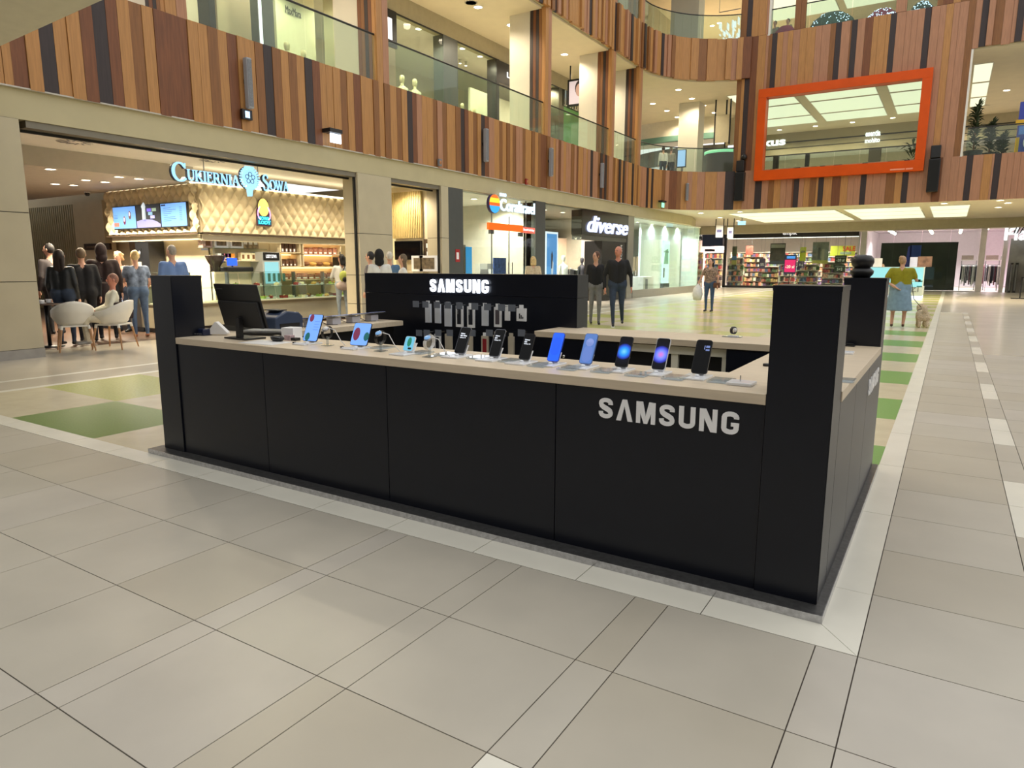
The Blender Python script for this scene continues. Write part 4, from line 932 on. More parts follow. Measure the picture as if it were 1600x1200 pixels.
MB().obox(p+Vector((0, 0, .006)), (.25, .17, .012), R).build('foot', bpl, t, bevel=.003)
p = gz(327, 524, TOP); t = thing('card_terminal', 'blue-black card terminal with white triangular stand', 'terminal', p)
q = gz(337, 524, TOP); dvec = Vector((.86, .5, 0)); nvec = Vector((.5, -.86, 0))
MB().prism([q+dvec*-.06+Z_*.006, q+dvec*.085+Z_*.006, q+dvec*.09+Z_*.02, q+dvec*.01+Z_*.1, q+dvec*-.002+Z_*.1, q+dvec*-.066+Z_*.018], nvec*-.05).build('triangle_stand', wpl, t, bevel=.004)
MB().box((-.055, -.04, 0), (.055, .04, .05)).build('terminal_body', mat('blue_black_plastic', (24, 32, 64), .3), t, bevel=.008, at=gz(322, 524, TOP)+Vector((-.03, .0, .0)))
for k in range(4): MB().box((-.004, -.003, 0), (.004, 0, .008)).build('key', gpl, t, at=gz(313+3*k, 525, TOP)+Vector((-.03, -.02, .012)))
pb = mat('blue_grey_printer_shell', (56, 68, 92), .35, noise=10, var=.08)
p = Vector((-4.33, 1.0, TOP)); t = thing('label_printer', 'blue-grey receipt printer behind the monitor', 'printer', p)
MB().prism([(-4.45, y, z+TOP) for y, z in ((.84, 0), (1.12, 0), (1.12, .1), (1.08, .135), (.96, .15), (.84, .1))], (.24, 0, 0)).build('shell', pb, t, bevel=.01)
MB().box((-4.42, .9, TOP+.15), (-4.26, 1.0, TOP+.158)).build('lid', mat('dark_printer_lid', (34, 38, 46), .4), t)
MB().box((-4.209, .88, TOP+.02), (-4.206, 1.08, TOP+.05)).build('slot', bpl, t)
p = Vector((-4.5, .72, TOP)); t = thing('cash_drawer', 'low dark box behind the monitor stand', 'box', p)
MB().box((-4.58, .64, TOP), (-4.34, .8, TOP+.1)).build('case', mat('dark_olive_case', (44, 44, 40), .5), t, bevel=.006)
MB().box((-4.5, .66, TOP+.1), (-4.42, .7, TOP+.104)).build('lid', bpl, t)
t = thing('laptop', 'closed silver-edged laptop lying right of the monitor', 'laptop', (-4.0, .72, TOP))
R = rz_(.35); MB().obox((-3.98, .55, TOP+.012), (.34, .09, .018), R).build('base', bpl, t, bevel=.003); MB().obox((-3.99, .6, TOP+.03), (.36, .16, .012), R).build('lid', mat('silver_laptop', (176, 178, 182), .3, .6), t)
t = thing('white_box', 'small white carton between laptop and unfolded phone', 'box', (-3.62, .52, TOP)); MB().obox((-3.62, .5, TOP+.04), (.1, .1, .08), rz_(.2)).build('carton', packw, t); MB().obox((-3.62, .5, TOP+.0805), (.09, .012, .001), rz_(.2)).build('tape', packg, t)
p = gz(430, 534, TOP); t = thing('black_pouch', 'small black pouch lying on the front worktop', 'pouch', p)
MB().ball(p+Vector((0, .02, .022)), (.06, .035, .024), 14, 8).build('pouch_body', bpl, t); MB().tube([p+Vector((-.05, .0, .03)), p+Vector((0, -.012, .036)), p+Vector((.05, .0, .03))], .003, 5).build('zip', gpl, t)
p = gz(449, 532, TOP); t = thing('small_pack', 'small dark and pink pack beside the black pouch', 'pack', p)
MB().box((p.x-.03, p.y, TOP), (p.x+.03, p.y+.04, TOP+.035)).build('carton', mat('pinkish_pack', (186, 160, 165), .5, noise=40, var=.3), t); MB().box((p.x+.03, p.y+.005, TOP), (p.x+.075, p.y+.05, TOP+.02)).build('lid', bpl, t)
p = gz(410, 536, TOP); MB().obox(p+Vector((0, .03, .0012)), (.3, .2, .0024), rz_(.1)).build('paper_sheet', wpl); tag(COL.objects[-1], 'white sheet of paper under the monitor edge', 'paper')
# ================================================================== lamps
lampw = E_('warm_lamp_glow', (255, 240, 214), 14.)
def downlight(p, lab, group, power=0., r=.09, rgb=(255, 238, 208), ang=150):
    t = thing('downlight', lab, 'light', p, group=group)
    MB().lathe([(r*1.25, -.012), (r*1.25, 0), (r, 0), (r, -.012)], p, 16).build('ring', white, t)
    MB().lathe([(0, -.004), (r*.98, -.004)], p, 14).build('lens', lampw, t)
    if power: spot(t, Vector(p)-Z_*.05, power, rgb, ang)
    return t
# ------------------------------------------------------------------ pastry shop lamps
for i, (px_, py_) in enumerate(((79, 264), (86, 287), (115, 289), (134, 281), (164, 284), (186, 276), (217, 279))):
    downlight(gz(px_, py_, 3.2)+Vector((0, 0, -.001)), 'small round downlight in the low dark ceiling of the pastry shop', 'downlights in the low pastry-shop ceiling', 50)
for i, (px_, py_) in enumerate(((247, 234), (326, 246), (413, 259), (532, 277), (630, 288))):
    p = gz(px_, py_, 3.55)
    downlight(p+Vector((0, -.12, -.001)), 'paired round downlight in the pale pastry-shop ceiling', 'paired downlights in the pastry-shop ceiling', 24 if p.y < 12.9 else 0); downlight(p+Vector((0, .12, -.001)), 'paired round downlight in the pale pastry-shop ceiling', 'paired downlights in the pastry-shop ceiling')
for i, (px_, py_) in enumerate(((118, 222), (335, 251))):
    p = gz(px_, py_, 3.549); t = thing('ceiling_vent', ('round swirl ceiling vent over the cafe seats', 'round swirl ceiling vent behind the hanging letters')[i], 'vent', p)
    MB().lathe([(0, -.004), (.3, -.004), (.3, 0)], p, 24).build('plate', shopceil, t)
    for k in range(12):
        a = 2*math.pi*k/12; MB().obox(p+Vector((math.cos(a)*.19, math.sin(a)*.19, -.006)), (.16, .03, .006), rz_(a+.4)).build('vane', gpl, t)
p = gz(136, 300, 3.19); t = thing('security_camera', 'small white camera under the pastry-shop ceiling edge', 'camera', p); MB().ball(p-Z_*.05, (.06, .06, .05)).build('dome', bpl, t); MB().lathe([(.07, -.02), (.07, .02)], p, 14).build('mount', white, t)
# ------------------------------------------------------------------ glass pastry counter (hall side and entrance side)
CX, CY = -13.3, 5.35
cpan = mat('counter_front_panel', (196, 188, 158), .4, noise=5, var=.03); cdk = mat('counter_kick', (66, 58, 48), .5)
pc = thing('pastry_counter', 'long glass-fronted pastry counter facing the hall', 'counter', (CX, 8, 0))
MB().box((CX-.8, CY, .1), (CX, 11.2, .52)).build('base_cabinet', cpan, pc); MB().box((CX-.75, CY+.05, 0), (CX-.06, 11.15, .1)).build('kickboard', cdk, pc)
MB().box((CX-.8, CY, .52), (CX+.05, 11.2, .58)).build('sill', mat('bronze_sill', (110, 98, 74), .35, .3), pc)
MB().box((CX-.75, CY+.02, .58), (CX-.02, 11.15, .6)).build('display_deck', E_('lit_display_deck', (236, 226, 178), .5), pc)
n = 6
for i in range(n):
    a = CY+.02+(11.13-CY)*i/n; c = CY+(11.13-CY)*(i+1)/n-.01
    MB().prism([(CX-.02, a, .6), (CX-.02, c, .6), (CX-.12, c, 1.22), (CX-.12, a, 1.22)], (-.012, 0, 0)).build('front_pane', glass, pc)
    MB().box((CX-.7, a, .9), (CX-.1, c, .912)).build('glass_shelf', greenglass, pc)
    MB().box((CX-.6, a-.02, .6), (CX-.5, a+.02, 1.24)).build('bracket', steel, pc)
MB().box((CX-.75, CY+.02, 1.24), (CX-.1, 11.15, 1.255)).build('top_glass', greenglass, pc)
pe = thing('pastry_counter', 'pastry counter wing facing the seating, with a lit white panel', 'counter', (CX-1.6, CY+.3, 0))
MB().box((-17, CY, .1), (CX-.82, CY+.75, .9)).build('base_cabinet', mat('grey_counter_panel', (120, 116, 104), .5), pe); MB().box((-17, CY+.05, 0), (CX-.82, CY+.7, .1)).build('kickboard', cdk, pe)
MB().box((-17, CY-.03, .9), (CX-.82, CY+.75, .95)).build('sill', mat('bronze_sill', (110, 98, 74), .35, .3), pe)
MB().box((-17, CY+.02, .95), (CX-.82, CY+.035, 1.3)).build('front_pane', greenglass, pe)
MB().box((gy(175, 440, CY).x, CY-.012, .62), (gy(200, 440, CY).x, CY-.002, 1.28)).build('lit_poster', E_('white_blue_poster', (205, 222, 255), 1.1), pe)
MB().prism([(gy(184, 470, CY).x, CY-.013, .7), (gy(198, 470, CY).x, CY-.013, .7), (gy(192, 425, CY).x, CY-.013, 1.2)], (0, -.002, 0)).build('poster_print', mat('slate_print', (84, 104, 150), .5), pe)
# pastries, trays and cards inside
pcol = [mat('pastry_cream', (232, 220, 180), .6), mat('pastry_green', (170, 190, 90), .6), mat('pastry_brown', (120, 78, 44), .6), mat('pastry_red', (150, 50, 44), .6), mat('pastry_gold', (206, 164, 84), .6)]
pn = ['cream', 'green', 'brown', 'red', 'golden']
for i in range(40):
    y = 7.2+3.7*((i*.618) % 1); k = i % 5; sh = i % 3; up = i % 3 == 2
    x = CX-.15-.5*((i*.37) % 1); z = .912 if up else .6
    t = thing('pastry', '%s pastry on a small board %s' % (pn[k], 'on the upper glass shelf of the counter' if up else 'on the lit deck of the counter'), 'pastry', (x, y, z), group='%s pastries %s' % (pn[k], 'on the upper glass shelf' if up else 'on the lit deck'))
    MB().box((x-.09, y-.1, z), (x+.09, y+.1, z+.008)).build('board', packw, t)
    (MB().lathe([(.075, .008), (.07, .06), (.03, .075), (0, .075)], (x, y, z), 12) if sh else MB().prism([(x-.07, y-.08, z+.008), (x+.07, y-.08, z+.008), (x+.05, y+.08, z+.008), (x-.05, y+.08, z+.008)], (0, 0, .06))).build('cake', pcol[k], t)
    MB().ball((x, y, z+.075), (.02, .02, .015), 8, 5).build('topping', pcol[(k+2) % 5], t)
    if i % 2 == 0: MB().obox((x+.1, y+.02, z+.03), (.003, .09, .05), Matrix.Rotation(.3, 3, 'Y')).build('price_card', packw, t)
# things on the counter
def box_thing(name, lab, cat, a, c, m, group=None, extra=None):
    t = thing(name, lab, cat, ((a[0]+c[0])/2, (a[1]+c[1])/2, a[2]), group=group); MB().box(a, c).build('carton', m, t)
    if extra: MB().box(*extra[:2]).build(extra[3] if len(extra) > 3 else 'print', extra[2], t)
    return t
p = gx(541, 424, CX-.3); t = thing('till', 'black cash register with small blue display on the counter end', 'till', p)
MB().box((CX-.5, p.y-.3, 1.255), (CX-.2, p.y+.25, 1.62)).build('housing', bpl, t, bevel=.02); MB().box((CX-.2, p.y-.05, 1.47), (CX-.195, p.y+.1, 1.53)).build('display', E_('blue_lcd', (60, 120, 255), 1.6), t); MB().tube([(CX-.35, p.y-.15, 1.62), (CX-.35, p.y-.15, 1.75)], .015).build('pole', bpl, t)
p = gx(363, 415, -13.7); t = thing('till', 'customer display with blue screen on a black till behind the counter', 'till', p)
MB().box((-13.72, p.y-.12, p.z), (-13.68, p.y+.12, p.z+.17)).build('display', E_('blue_lcd2', (40, 90, 255), 1.6), t); MB().tube([(-13.7, p.y, p.z), (-13.7, p.y, 1.25)], .02).build('pole', bpl, t); MB().box((-14.0, p.y-.2, 1.256), (-13.6, p.y+.5, 1.36)).build('till_body', bpl, t, bevel=.02)
p = gx(342, 425, -13.7); t = thing('coffee_grinder', 'dark round hopper standing behind the glass counter', 'grinder', (-13.8, p.y, 1.255)); MB().lathe([(.1, 0), (.1, .12), (.16, .2), (.22, .34), (.22, .36), (0, .37)], (-13.8, p.y, 1.256), 16).build('hopper', mat('dark_brown_gloss', (46, 34, 28), .25), t); MB().box((-13.9, p.y-.1, 1.255), (-13.7, p.y+.1, 1.262)).build('foot', bpl, t)
# wall niche contents under the quilt
fx = QX-.4
def shelf(y0, y1, z, lab, glassy=False):
    t = thing('wall_shelf', lab, 'shelf', (fx, (y0+y1)/2, z)); MB().box((QX-.45, y0, z-.02), (QX-.12, y1, z)).build('board', glass if glassy else shelfm, t)
    MB().box((QX-.45, y0+.1, z-.06), (QX-.2, y0+.12, z-.02)).build('bracket', steel, t)
    return z
def sy_(px_, py_): return gx(px_, py_, QX-.2)
shelf(sy_(318, 386).y, sy_(414, 390).y, sy_(370, 388).z, 'glass wall shelf with framed gift boxes below the quilted wall', True)
shelf(sy_(345, 404).y, sy_(424, 410).y, sy_(380, 407).z, 'lower wall shelf with colourful packs', False)
zs1 = sy_(370, 388).z; zs2 = sy_(380, 407).z
frm = [(346, 'white gift box with a grey photo print, first from the corner'), (370, 'white gift box with a brown photo print, on the glass shelf')]
for px_, lab in frm:
    y = sy_(px_, 380).y; box_thing('gift_box', lab, 'box', (QX-.4, y-.18, zs1), (QX-.2, y+.18, zs1+.22), packw, None, ((QX-.2, y-.13, zs1+.05), (QX-.198, y+.13, zs1+.17), mat('grey_photo_print', (120, 104, 84), .5, noise=14, var=.6)))
for k in range(3):
    y = sy_(386+8*k, 380).y; box_thing('gift_box', 'slanted patterned chocolate box at the right of the glass shelf', 'box', (QX-.38, y-.09, zs1), (QX-.25, y+.07, zs1+.25), mat('patterned_box', (150, 130, 100), .5, noise=12, var=.5), 'patterned chocolate boxes on the glass shelf', ((QX-.249, y-.06, zs1+.1), (QX-.247, y+.04, zs1+.2), packw, 'label'))
y = sy_(325, 380).y; box_thing('photo_pack', 'small pack with red and white print on the glass shelf', 'box', (QX-.4, y-.12, zs1), (QX-.22, y+.12, zs1+.2), mat('red_white_pack', (200, 170, 160), .5, noise=18, var=.5), None, ((QX-.219, y-.05, zs1+.04), (QX-.217, y+.08, zs1+.16), pcol[2]))
for k in range(4):
    y = sy_(348+5.5*k, 403).y; box_thing('sweet_pack', ['white', 'pink', 'purple', 'orange'][k]+' sweet pack on the lower wall shelf', 'box', (QX-.38, y-.09, zs2), (QX-.25, y+.08, zs2+.16), [packw, mat('pink_pack', (220, 130, 150), .5), mat('purple_pack', (130, 70, 150), .5), mat('orange_pack', (230, 140, 50), .5)][k], None, ((QX-.249, y-.06, zs2+.03), (QX-.247, y+.05, zs2+.07), creamp, 'label'))
for k in range(5):
    y = sy_(383+8*k, 404).y; box_thing('cream_jar_box', 'cream box with brown label in the row on the lower wall shelf', 'box', (QX-.38, y-.07, zs2), (QX-.25, y+.07, zs2+.19), mat('cream_box', (236, 224, 190), .5), 'cream boxes in a row on the lower wall shelf', ((QX-.249, y-.045, zs2+.04), (QX-.247, y+.02, zs2+.14), pcol[3] if k == 4 else pcol[2], 'label'))
# display fridge
y0, y1 = gx(406, 420, QX-.1).y, gx(433, 420, QX-.1).y
t = thing('display_fridge', 'small lit drinks fridge with LODY SOWA header behind the counter', 'fridge', (QX-.3, (y0+y1)/2, .9))
MB().box((QX-.44, y0, .5), (QX+.02, y1, 1.72)).build('cabinet', mat('fridge_grey', (176, 178, 176), .4), t); MB().box((QX+.02, y0+.02, 1.52), (QX+.03, y1-.02, 1.71)).build('header', bpl, t)
text('lettering', 'LODY SOWA', (QX+.031, y0+.1, 1.575), Y_, Z_, (y1-y0)-.2, .085, E_('fridge_lettering', (245, 245, 245), 1.4), .003, t, bold=.02)
MB().box((QX+.02, y0+.05, .95), (QX+.028, y1-.05, 1.48)).build('glass_door', E_('cold_fridge_glow', (150, 215, 225), .9), t)
for k in range(4): MB().box((QX+.028, y0+.12+k*.15, 1.0), (QX+.034, y0+.2+k*.15, 1.2)).build('bottle', mat('teal_bottle', (90, 130, 130), .3), t)
# shelving right of the fridge: framed niches
yR = gx(448, 400, QX-.1).y
def niche(px0, px1, pz0, pz1, lab):
    y0_, y1_ = gx(px0, 400, QX).y, gx(px1, 400, QX).y; z0_, z1_ = gx(px0, pz1, QX).z, gx(px0, pz0, QX).z
    t = thing('wall_niche', lab, 'shelf', (QX-.2, (y0_+y1_)/2, z0_)); m = shelfm
    MB().box((QX-.44, y0_, z0_-.02), (QX-.05, y1_, z0_)).build('shelf_board', m, t); MB().box((QX-.44, y0_-.03, z0_), (QX-.05, y0_, z1_)).build('cheek', m, t); MB().box((QX-.44, y1_, z0_), (QX-.05, y1_+.03, z1_)).build('cheek', m, t)
    MB().box((QX-.4, y0_+.05, z1_-.02), (QX-.34, y1_-.05, z1_-.005)).build('strip_light', E_('orange_shelf_light', (255, 206, 140), 6.), t)
    return y0_, y1_, z0_, z1_
chb = mat('chocolate_box_print', (96, 66, 44), .5, noise=16, var=.6); pin = mat('pink_brown_print', (176, 120, 96), .5, noise=16, var=.5)
for (a, c, z0_, z1_, lab, m, n_, h_) in ((442, 471, 372, 394, 'upper left lit niche with stacked chocolate boxes', chb, 4, .3), (442, 471, 397, 416, 'middle left lit niche with dark chocolate boxes', chb, 4, .2), (477, 534, 374, 397, 'upper right lit niche with rows of biscuit packs', pin, 7, .2), (477, 534, 398, 416, 'middle right lit niche with long loaves', pcol[4], 5, .12),
                                       (442, 534, 418, 437, 'lower lit niche behind the counter with small cards', pin, 9, .16)):
    y0_, y1_, zz0, zz1 = niche(a, c, z0_, z1_, lab)
    for k in range(n_):
        w = (y1_-y0_-.1)/n_; y = y0_+.05+w*k
        t = thing('shelf_pack', ('loaf' if m is pcol[4] else 'small printed pack')+' in the '+lab.split(' with')[0], 'loaf' if m is pcol[4] else 'box', (QX-.2, y+w/2, zz0), group='goods in the '+lab.split(' with')[0])
        if m is pcol[4]: MB().ball((QX-.2, y+w/2, zz0+h_/2), (.12, w*.47, h_/2), 12, 8).build('crust', pcol[4 if k % 2 else 2], t)
        else:
            MB().box((QX-.35, y+.01, zz0), (QX-.12, y+w-.02, zz0+h_*(.7+.3*((k*.618) % 1)))).build('carton', m, t); MB().box((QX-.119, y+.03, zz0+.02), (QX-.117, y+w-.05, zz0+h_*.3)).build('label', packw, t)
# left end: alcove, coffee machine with header, brown coffee sign
t = thing('coffee_machine', 'tall black coffee vending column with lit white header', 'machine', (gy(212, 400, QY).x, QY+.2, .9))
xa, xb = gy(208.5, 390, QY).x, gy(229, 390, QY).x; zt_ = gy(215, 370, QY).z
MB().box((xa, QY+.05, .9), (xb, QY+.45, zt_)).build('cabinet', bpl, t); MB().box((xa+.05, QY+.04, zt_-.5), (xa+.26, QY+.05, zt_-.28)).build('header', bpl, t)
text('lettering', 'Lody', (xa+.07, QY+.038, zt_-.42), X_, Z_, .16, .09, E_('fridge_lettering', (245, 245, 245), 1.4), .002, t, bold=.02); MB().box((xa+.07, QY+.04, 1.0), (xa+.22, QY+.049, zt_-.6)).build('lit_window', E_('vending_glow', (240, 230, 190), 1.), t)
MB().box((gy(178, 390, QY).x, QY+.4, .0), (gy(203, 390, QY).x, QY+.49, gy(190, 372, QY).z)).build('alcove', mat('alcove_brown', (120, 100, 76), .6)); tag(COL.objects[-1], 'plain brown alcove panel left of the black vending column', 'panel')
wx = gy(120, 390, 7.9).x, gy(163, 390, 7.9).x
struct('wall_cream_return', MB().box((wx[0], 7.9, 0), (wx[1]+.1, 8.2, 3.2)), ccx)
a = gy(134, 391, 7.88); c = gy(173, 380, 7.88); t = thing('coffee_sign', 'long dark brown sign with pale coffee lettering on the cream wall', 'sign', a)
MB().box((a.x, 7.84, a.z), (c.x, 7.9, c.z)).build('board', mat('chocolate_board', (62, 40, 24), .5), t); text('lettering', 'nowacoffee', (a.x+.12*(c.x-a.x), 7.839, a.z+.35*(c.z-a.z)), X_, Z_, (c.x-a.x)*.7, (c.z-a.z)*.36, mat('tan_lettering', (190, 150, 110), .5), .003, t)
# ------------------------------------------------------------------ second cafe bay: slatted wall, TV, notice board
struct('wall_cafe_end', MB().box((-19, 12.3, 0), (-11.9, 12.42, 3.6)), ccx)
sw = sempty('wall_slats', (-14, 12.2, 1.4)); m = mat('honey_slat', (206, 182, 122), .5)
xa, xb = gy(614, 330, 12.25).x, gy(660, 330, 12.25).x
for k in range(17):
    x = xa+(xb-xa)*k/17; MB().box((x, 12.2, gy(640, 372, 12.2).z), (x+(xb-xa)/17*.6, 12.29, 3.4)).build('slat', m, sw)
MB().box((xa-.5, 12.285, 0), (xa+.03, 12.295, 2.9)).build('back_light_strip', E_('slat_glow', (255, 236, 170), .8), sw)
a, c = gy(620, 406, 12.2), gy(660, 376, 12.2); t = thing('wall_tv', 'switched-off black television on the slatted cafe wall', 'television', a); MB().box((a.x, 12.12, a.z), (c.x, 12.2, c.z)).build('housing', bpl, t); MB().box((a.x+.02, 12.118, a.z+.02), (c.x-.02, 12.12, c.z-.02)).build('screen', scr_black, t)
a, c = gy(661, 411, 12.2), gy(685, 373, 12.2); t = thing('notice_board', 'brown notice board with white paper notes', 'board', a); MB().box((a.x, 12.24, a.z), (c.x, 12.3, c.z)).build('cork', mat('brown_cork', (78, 60, 40), .8), t)
for k in range(16):
    x = a.x+.08+(c.x-a.x-.25)*((k*.618) % 1); z = a.z+.08+(c.z-a.z-.25)*((k//4)/3.6); MB().box((x, 12.236, z), (x+.1, 12.24, z+.12)).build('note', packw if k % 3 else creamp, t)
for k, (px_, lab) in enumerate(((652, 'small framed poster with a portrait on the cafe sideboard'), (669, 'wide framed poster on the cafe sideboard'))):
    a = gy(px_, 424, 11.9); t = thing('framed_poster', lab, 'poster', a); MB().box((a.x-.2-.1*k, 11.9, a.z), (a.x+.2+.1*k, 11.93, a.z+.42)).build('frame', packw, t); MB().box((a.x-.12-.1*k, 11.897, a.z+.06), (a.x+.12+.1*k, 11.9, a.z+.36)).build('print', mat('sepia_print', (110, 96, 76), .5, noise=10, var=.6), t)
t = thing('sideboard', 'pale sideboard in front of the cafe end wall', 'cabinet', (-13, 11.95, 0)); MB().box((-13.8, 11.7, .05), (-12.0, 12.15, gy(669, 424, 11.9).z)).build('body', shelfm, t); MB().box((-13.75, 11.75, 0), (-12.1, 12.1, .05)).build('plinth', cdk, t); MB().box((-13.22, 11.69, .1), (-13.2, 11.7, 1.2)).build('door_gap', bpl, t)
# ------------------------------------------------------------------ cafe chairs and table
def shell_chair(label, loc, rz):
    t = thing('cafe_chair', label, 'chair', (0, 0, 0), 0, 'white shell chairs of the cafe')
    sm = mat('white_shell_plastic', (226, 222, 212), .4); lm = mat('beech_leg', (176, 132, 92), .5)
    vs = []; fs = []; na, nh = 29, 9
    for j in range(nh):
        v = j/(nh-1)
        for i in range(na):
            a = math.radians(-135+270*i/(na-1)); r = .17+.11*min(1, v*1.6)**.7; b_ = math.cos(a)
            topz = .60 + .22*max(0, b_)**1.2 + .06*(1-abs(b_)); z = .43+(topz-.43)*v
            vs.append((-r*math.sin(a)*1.05, -r*math.cos(a)*(1+.12*v*max(0, b_)), z))
    for j in range(nh-1):
        for i in range(na-1): k = j*na+i; fs.append((k, k+1, k+na+1, k+na))
    mb = MB().add(vs, fs, 0, True); o = mb.build('shell', sm, t); md = o.modifiers.new('s', 'SOLIDIFY'); md.thickness = .018
    MB().lathe([(0, .42), (.17, .425), (.19, .44), (.17, .455), (0, .445)], (0, 0, 0), 20).build('seat', sm, t)
    MB().box((-.2, -.2, .40), (.2, -.17, .425)).box((-.2, .17, .40), (.2, .2, .425)).box((-.2, -.2, .40), (-.17, .2, .425)).box((.17, -.2, .40), (.2, .2, .425)).build('seat_frame', sm, t)
    for sx_, sy2 in ((-1, -1), (1, -1), (1, 1), (-1, 1)):
        MB().tube([(sx_*.185, sy2*.185, .42), (sx_*.195, sy2*.195, .36)], .022, 8).build('leg_socket', sm, t)
        MB().tube([(sx_*.195, sy2*.195, .37), (sx_*.25, sy2*.25, 0)], [.019, .012], 8).build('leg', lm, t)
    t.location = loc; t.rotation_euler = (0, 0, rz); return t
c1 = (gz(82, 547)+gz(126, 553)+gz(140, 548))/3; c2 = (gz(146, 550)+gz(198, 545)+gz(183, 543))/3
shell_chair('empty white shell chair with beech legs, nearest the cream pier', (c1.x-.12, c1.y+.1, .003), 1.2)
shell_chair('white shell chair with the seated woman in it', (c2.x-.12, c2.y+.12, .003), math.radians(122)); CH2 = Vector((c2.x-.12, c2.y+.12, 0))
tb = Vector((-12.75, 2.95, 0)); t = thing('cafe_table', 'small round cafe table with cups behind the white chairs', 'table', tb)
MB().lathe([(0, .73), (.38, .73), (.38, .75), (0, .75)], tb, 28).build('top', mat('dark_table_top', (70, 52, 40), .4), t); MB().lathe([(.03, .02), (.03, .73)], tb, 12).build('stem', bpl, t); MB().lathe([(.22, .0), (.22, .015), (.03, .03)], tb, 20).build('foot', bpl, t)
for k, (dx, dy, lab) in enumerate(((.1, -.1, 'white coffee cup on the cafe table, front one'), (-.1, .1, 'white coffee cup on the cafe table, back one'))):
    t = thing('coffee_cup', lab, 'cup', tb+Vector((dx, dy, .75))); MB().lathe([(.02, 0), (.04, .01), (.045, .06), (.04, .06), (.035, .012), (0, .012)], tb+Vector((dx, dy, .756)), 14).build('bowl', wpl, t); MB().lathe([(.07, .006), (.05, .0), (0, 0), (0, .006)], tb+Vector((dx, dy, .75)), 16).build('saucer', wpl, t)

# ================================================================== TRAVEL AGENCY
XG = -11.48
def bay(prefix, y0, y1, wallm, depth, lightp, nl, z=3.45, ceil=shopceil, rgb=(255, 244, 228)):
    struct('wall_%s_back' % prefix, MB().box((-11.6-depth-.1, y0, 0), (-11.6-depth, y1, z)), wallm)
    struct('wall_%s_side' % prefix, MB().box((-11.6-depth, y1, 0), (-11.6, y1+.08, z)), wallm)
    struct('ceiling_%s' % prefix, MB().box((-11.6-depth, y0, z), (-11.55, y1+.08, z+.06)), ceil)
    for k in range(nl):
        p = Vector((-11.6-depth*.22, y0+(y1-y0)*(k+.5)/nl, z-.001)); downlight(p, 'round ceiling downlight inside the '+{'agency': 'travel agency', 'fashion': 'fashion shop with the dark entrance', 'gallery_glass': 'long glass-fronted shop'}[prefix], 'downlights of '+prefix, lightp, .1, rgb)
yC1 = gx(838, 380, XF).y; yC2 = gx(853, 380, XF).y; yD0 = gx(911, 380, XF).y; yD1 = gx(983, 380, XF).y; yE1 = gx(992, 380, XF).y; yG1 = gx(1096, 400, XF).y
bay('agency', yK, yC1, mat('pale_grey_wall', (206, 202, 190), .7), 4., 45, 3)
def glazing(name, label, ys_, z0=.08, z1=3.45, x=XG, frame=dkgrey):
    t = thing(name, label, 'shop window', (x, ys_[0], 0)); 
    for a, c in zip(ys_[:-1], ys_[1:]): MB().box((x, a+.012, z0), (x+.012, c-.012, z1)).build('glass_pane', glass, t)
    MB().box((x-.03, ys_[0], 0), (x+.04, ys_[-1], z0)).build('sill', frame, t)
    return t
t = glazing('shop_window', 'glass front of the travel agency with double doors', [yK, gx(768, 400, XG).y, gx(795, 400, XG).y, gx(821, 400, XG).y, yC1])
for a in (gx(768, 400, XG).y, gx(795, 400, XG).y, gx(821, 400, XG).y): MB().box((XG-.01, a-.012, .05), (XG+.022, a+.012, 3.45 if a > 15.9 or a < 15 else 2.9)).build('glazing_bar', steel, t)
MB().box((XG-.015, gx(768, 400, XG).y, 2.62), (XG+.025, gx(821, 400, XG).y, 2.67)).build('transom', steel, t)
for a in (gx(792, 420, XG).y, gx(798, 420, XG).y): MB().tube([(XG+.06, a, .75), (XG+.06, a, 1.5)], .016).build('door_handle', chrome, t)
struct('wall_grey_pier_two', MB().box((-11.9, yC1, 0), (XF-.03, yC2, 3.5)), dkgrey)
ty = gx(800, 330, XF+.05)
ag = thing('shop_sign', 'lit travel agency sign with striped ball and white lettering', 'sign', (XF+.05, ty.y, 2.7)); xs_ = XF+.06
cb = gx(770, 318.5, xs_); rb = abs(gx(770, 333, xs_).z-gx(770, 304, xs_).z)/2
cols = [((240, 110, 40), .62, 1.), ((252, 214, 60), .12, .62), ((236, 96, 30), -.22, .12), ((50, 160, 235), -1., -.22)]
for k, (c_, v0, v1) in enumerate(cols):
    pts = []
    for j in range(9):
        v = v0+(v1-v0)*j/8; pts.append((xs_+.06, cb.y+rb*math.sqrt(max(0, 1-v*v)), cb.z+rb*v))
    for j in range(9):
        v = v1+(v0-v1)*j/8; pts.append((xs_+.06, cb.y-rb*math.sqrt(max(0, 1-v*v)), cb.z+rb*v))
    MB().prism(pts, (.02, 0, 0)).build('ball_stripe', E_('sign_ball_%d' % k, c_, 1.3), ag)
MB().lathe([(rb*1.03, 0), (rb*1.03, .1)], (xs_-.04, cb.y, cb.z), 28, 0, (1, 0, 0)).build('ball_back', mat('deep_purple_side', (60, 40, 90), .4), ag)
a = gx(780.5, 326, xs_); c = gx(812, 331, xs_); d = gx(834, 334, xs_); sw_ = E_('white_blue_letter_glow', (215, 238, 255), 1.3)
hh = gx(800, 311, xs_).z-gx(800, 330, xs_).z
text('lettering', 'Coral', (xs_, a.y, cb.z-.17), Y_, Z_, c.y-a.y-.04, hh*.98, sw_, .05, ag, bold=.018); text('lettering', 'travel', (xs_, c.y, cb.z-.17), Y_, Z_, d.y-c.y, hh*.98, sw_, .05, ag, bold=.0)
text('lettering', 'BIURO', (xs_, a.y, cb.z+.25), Y_, Z_, .35, .1, sw_, .03, ag)
o0, o1 = gx(762, 342, xs_), gx(834, 349, xs_); zo = cb.z-.75
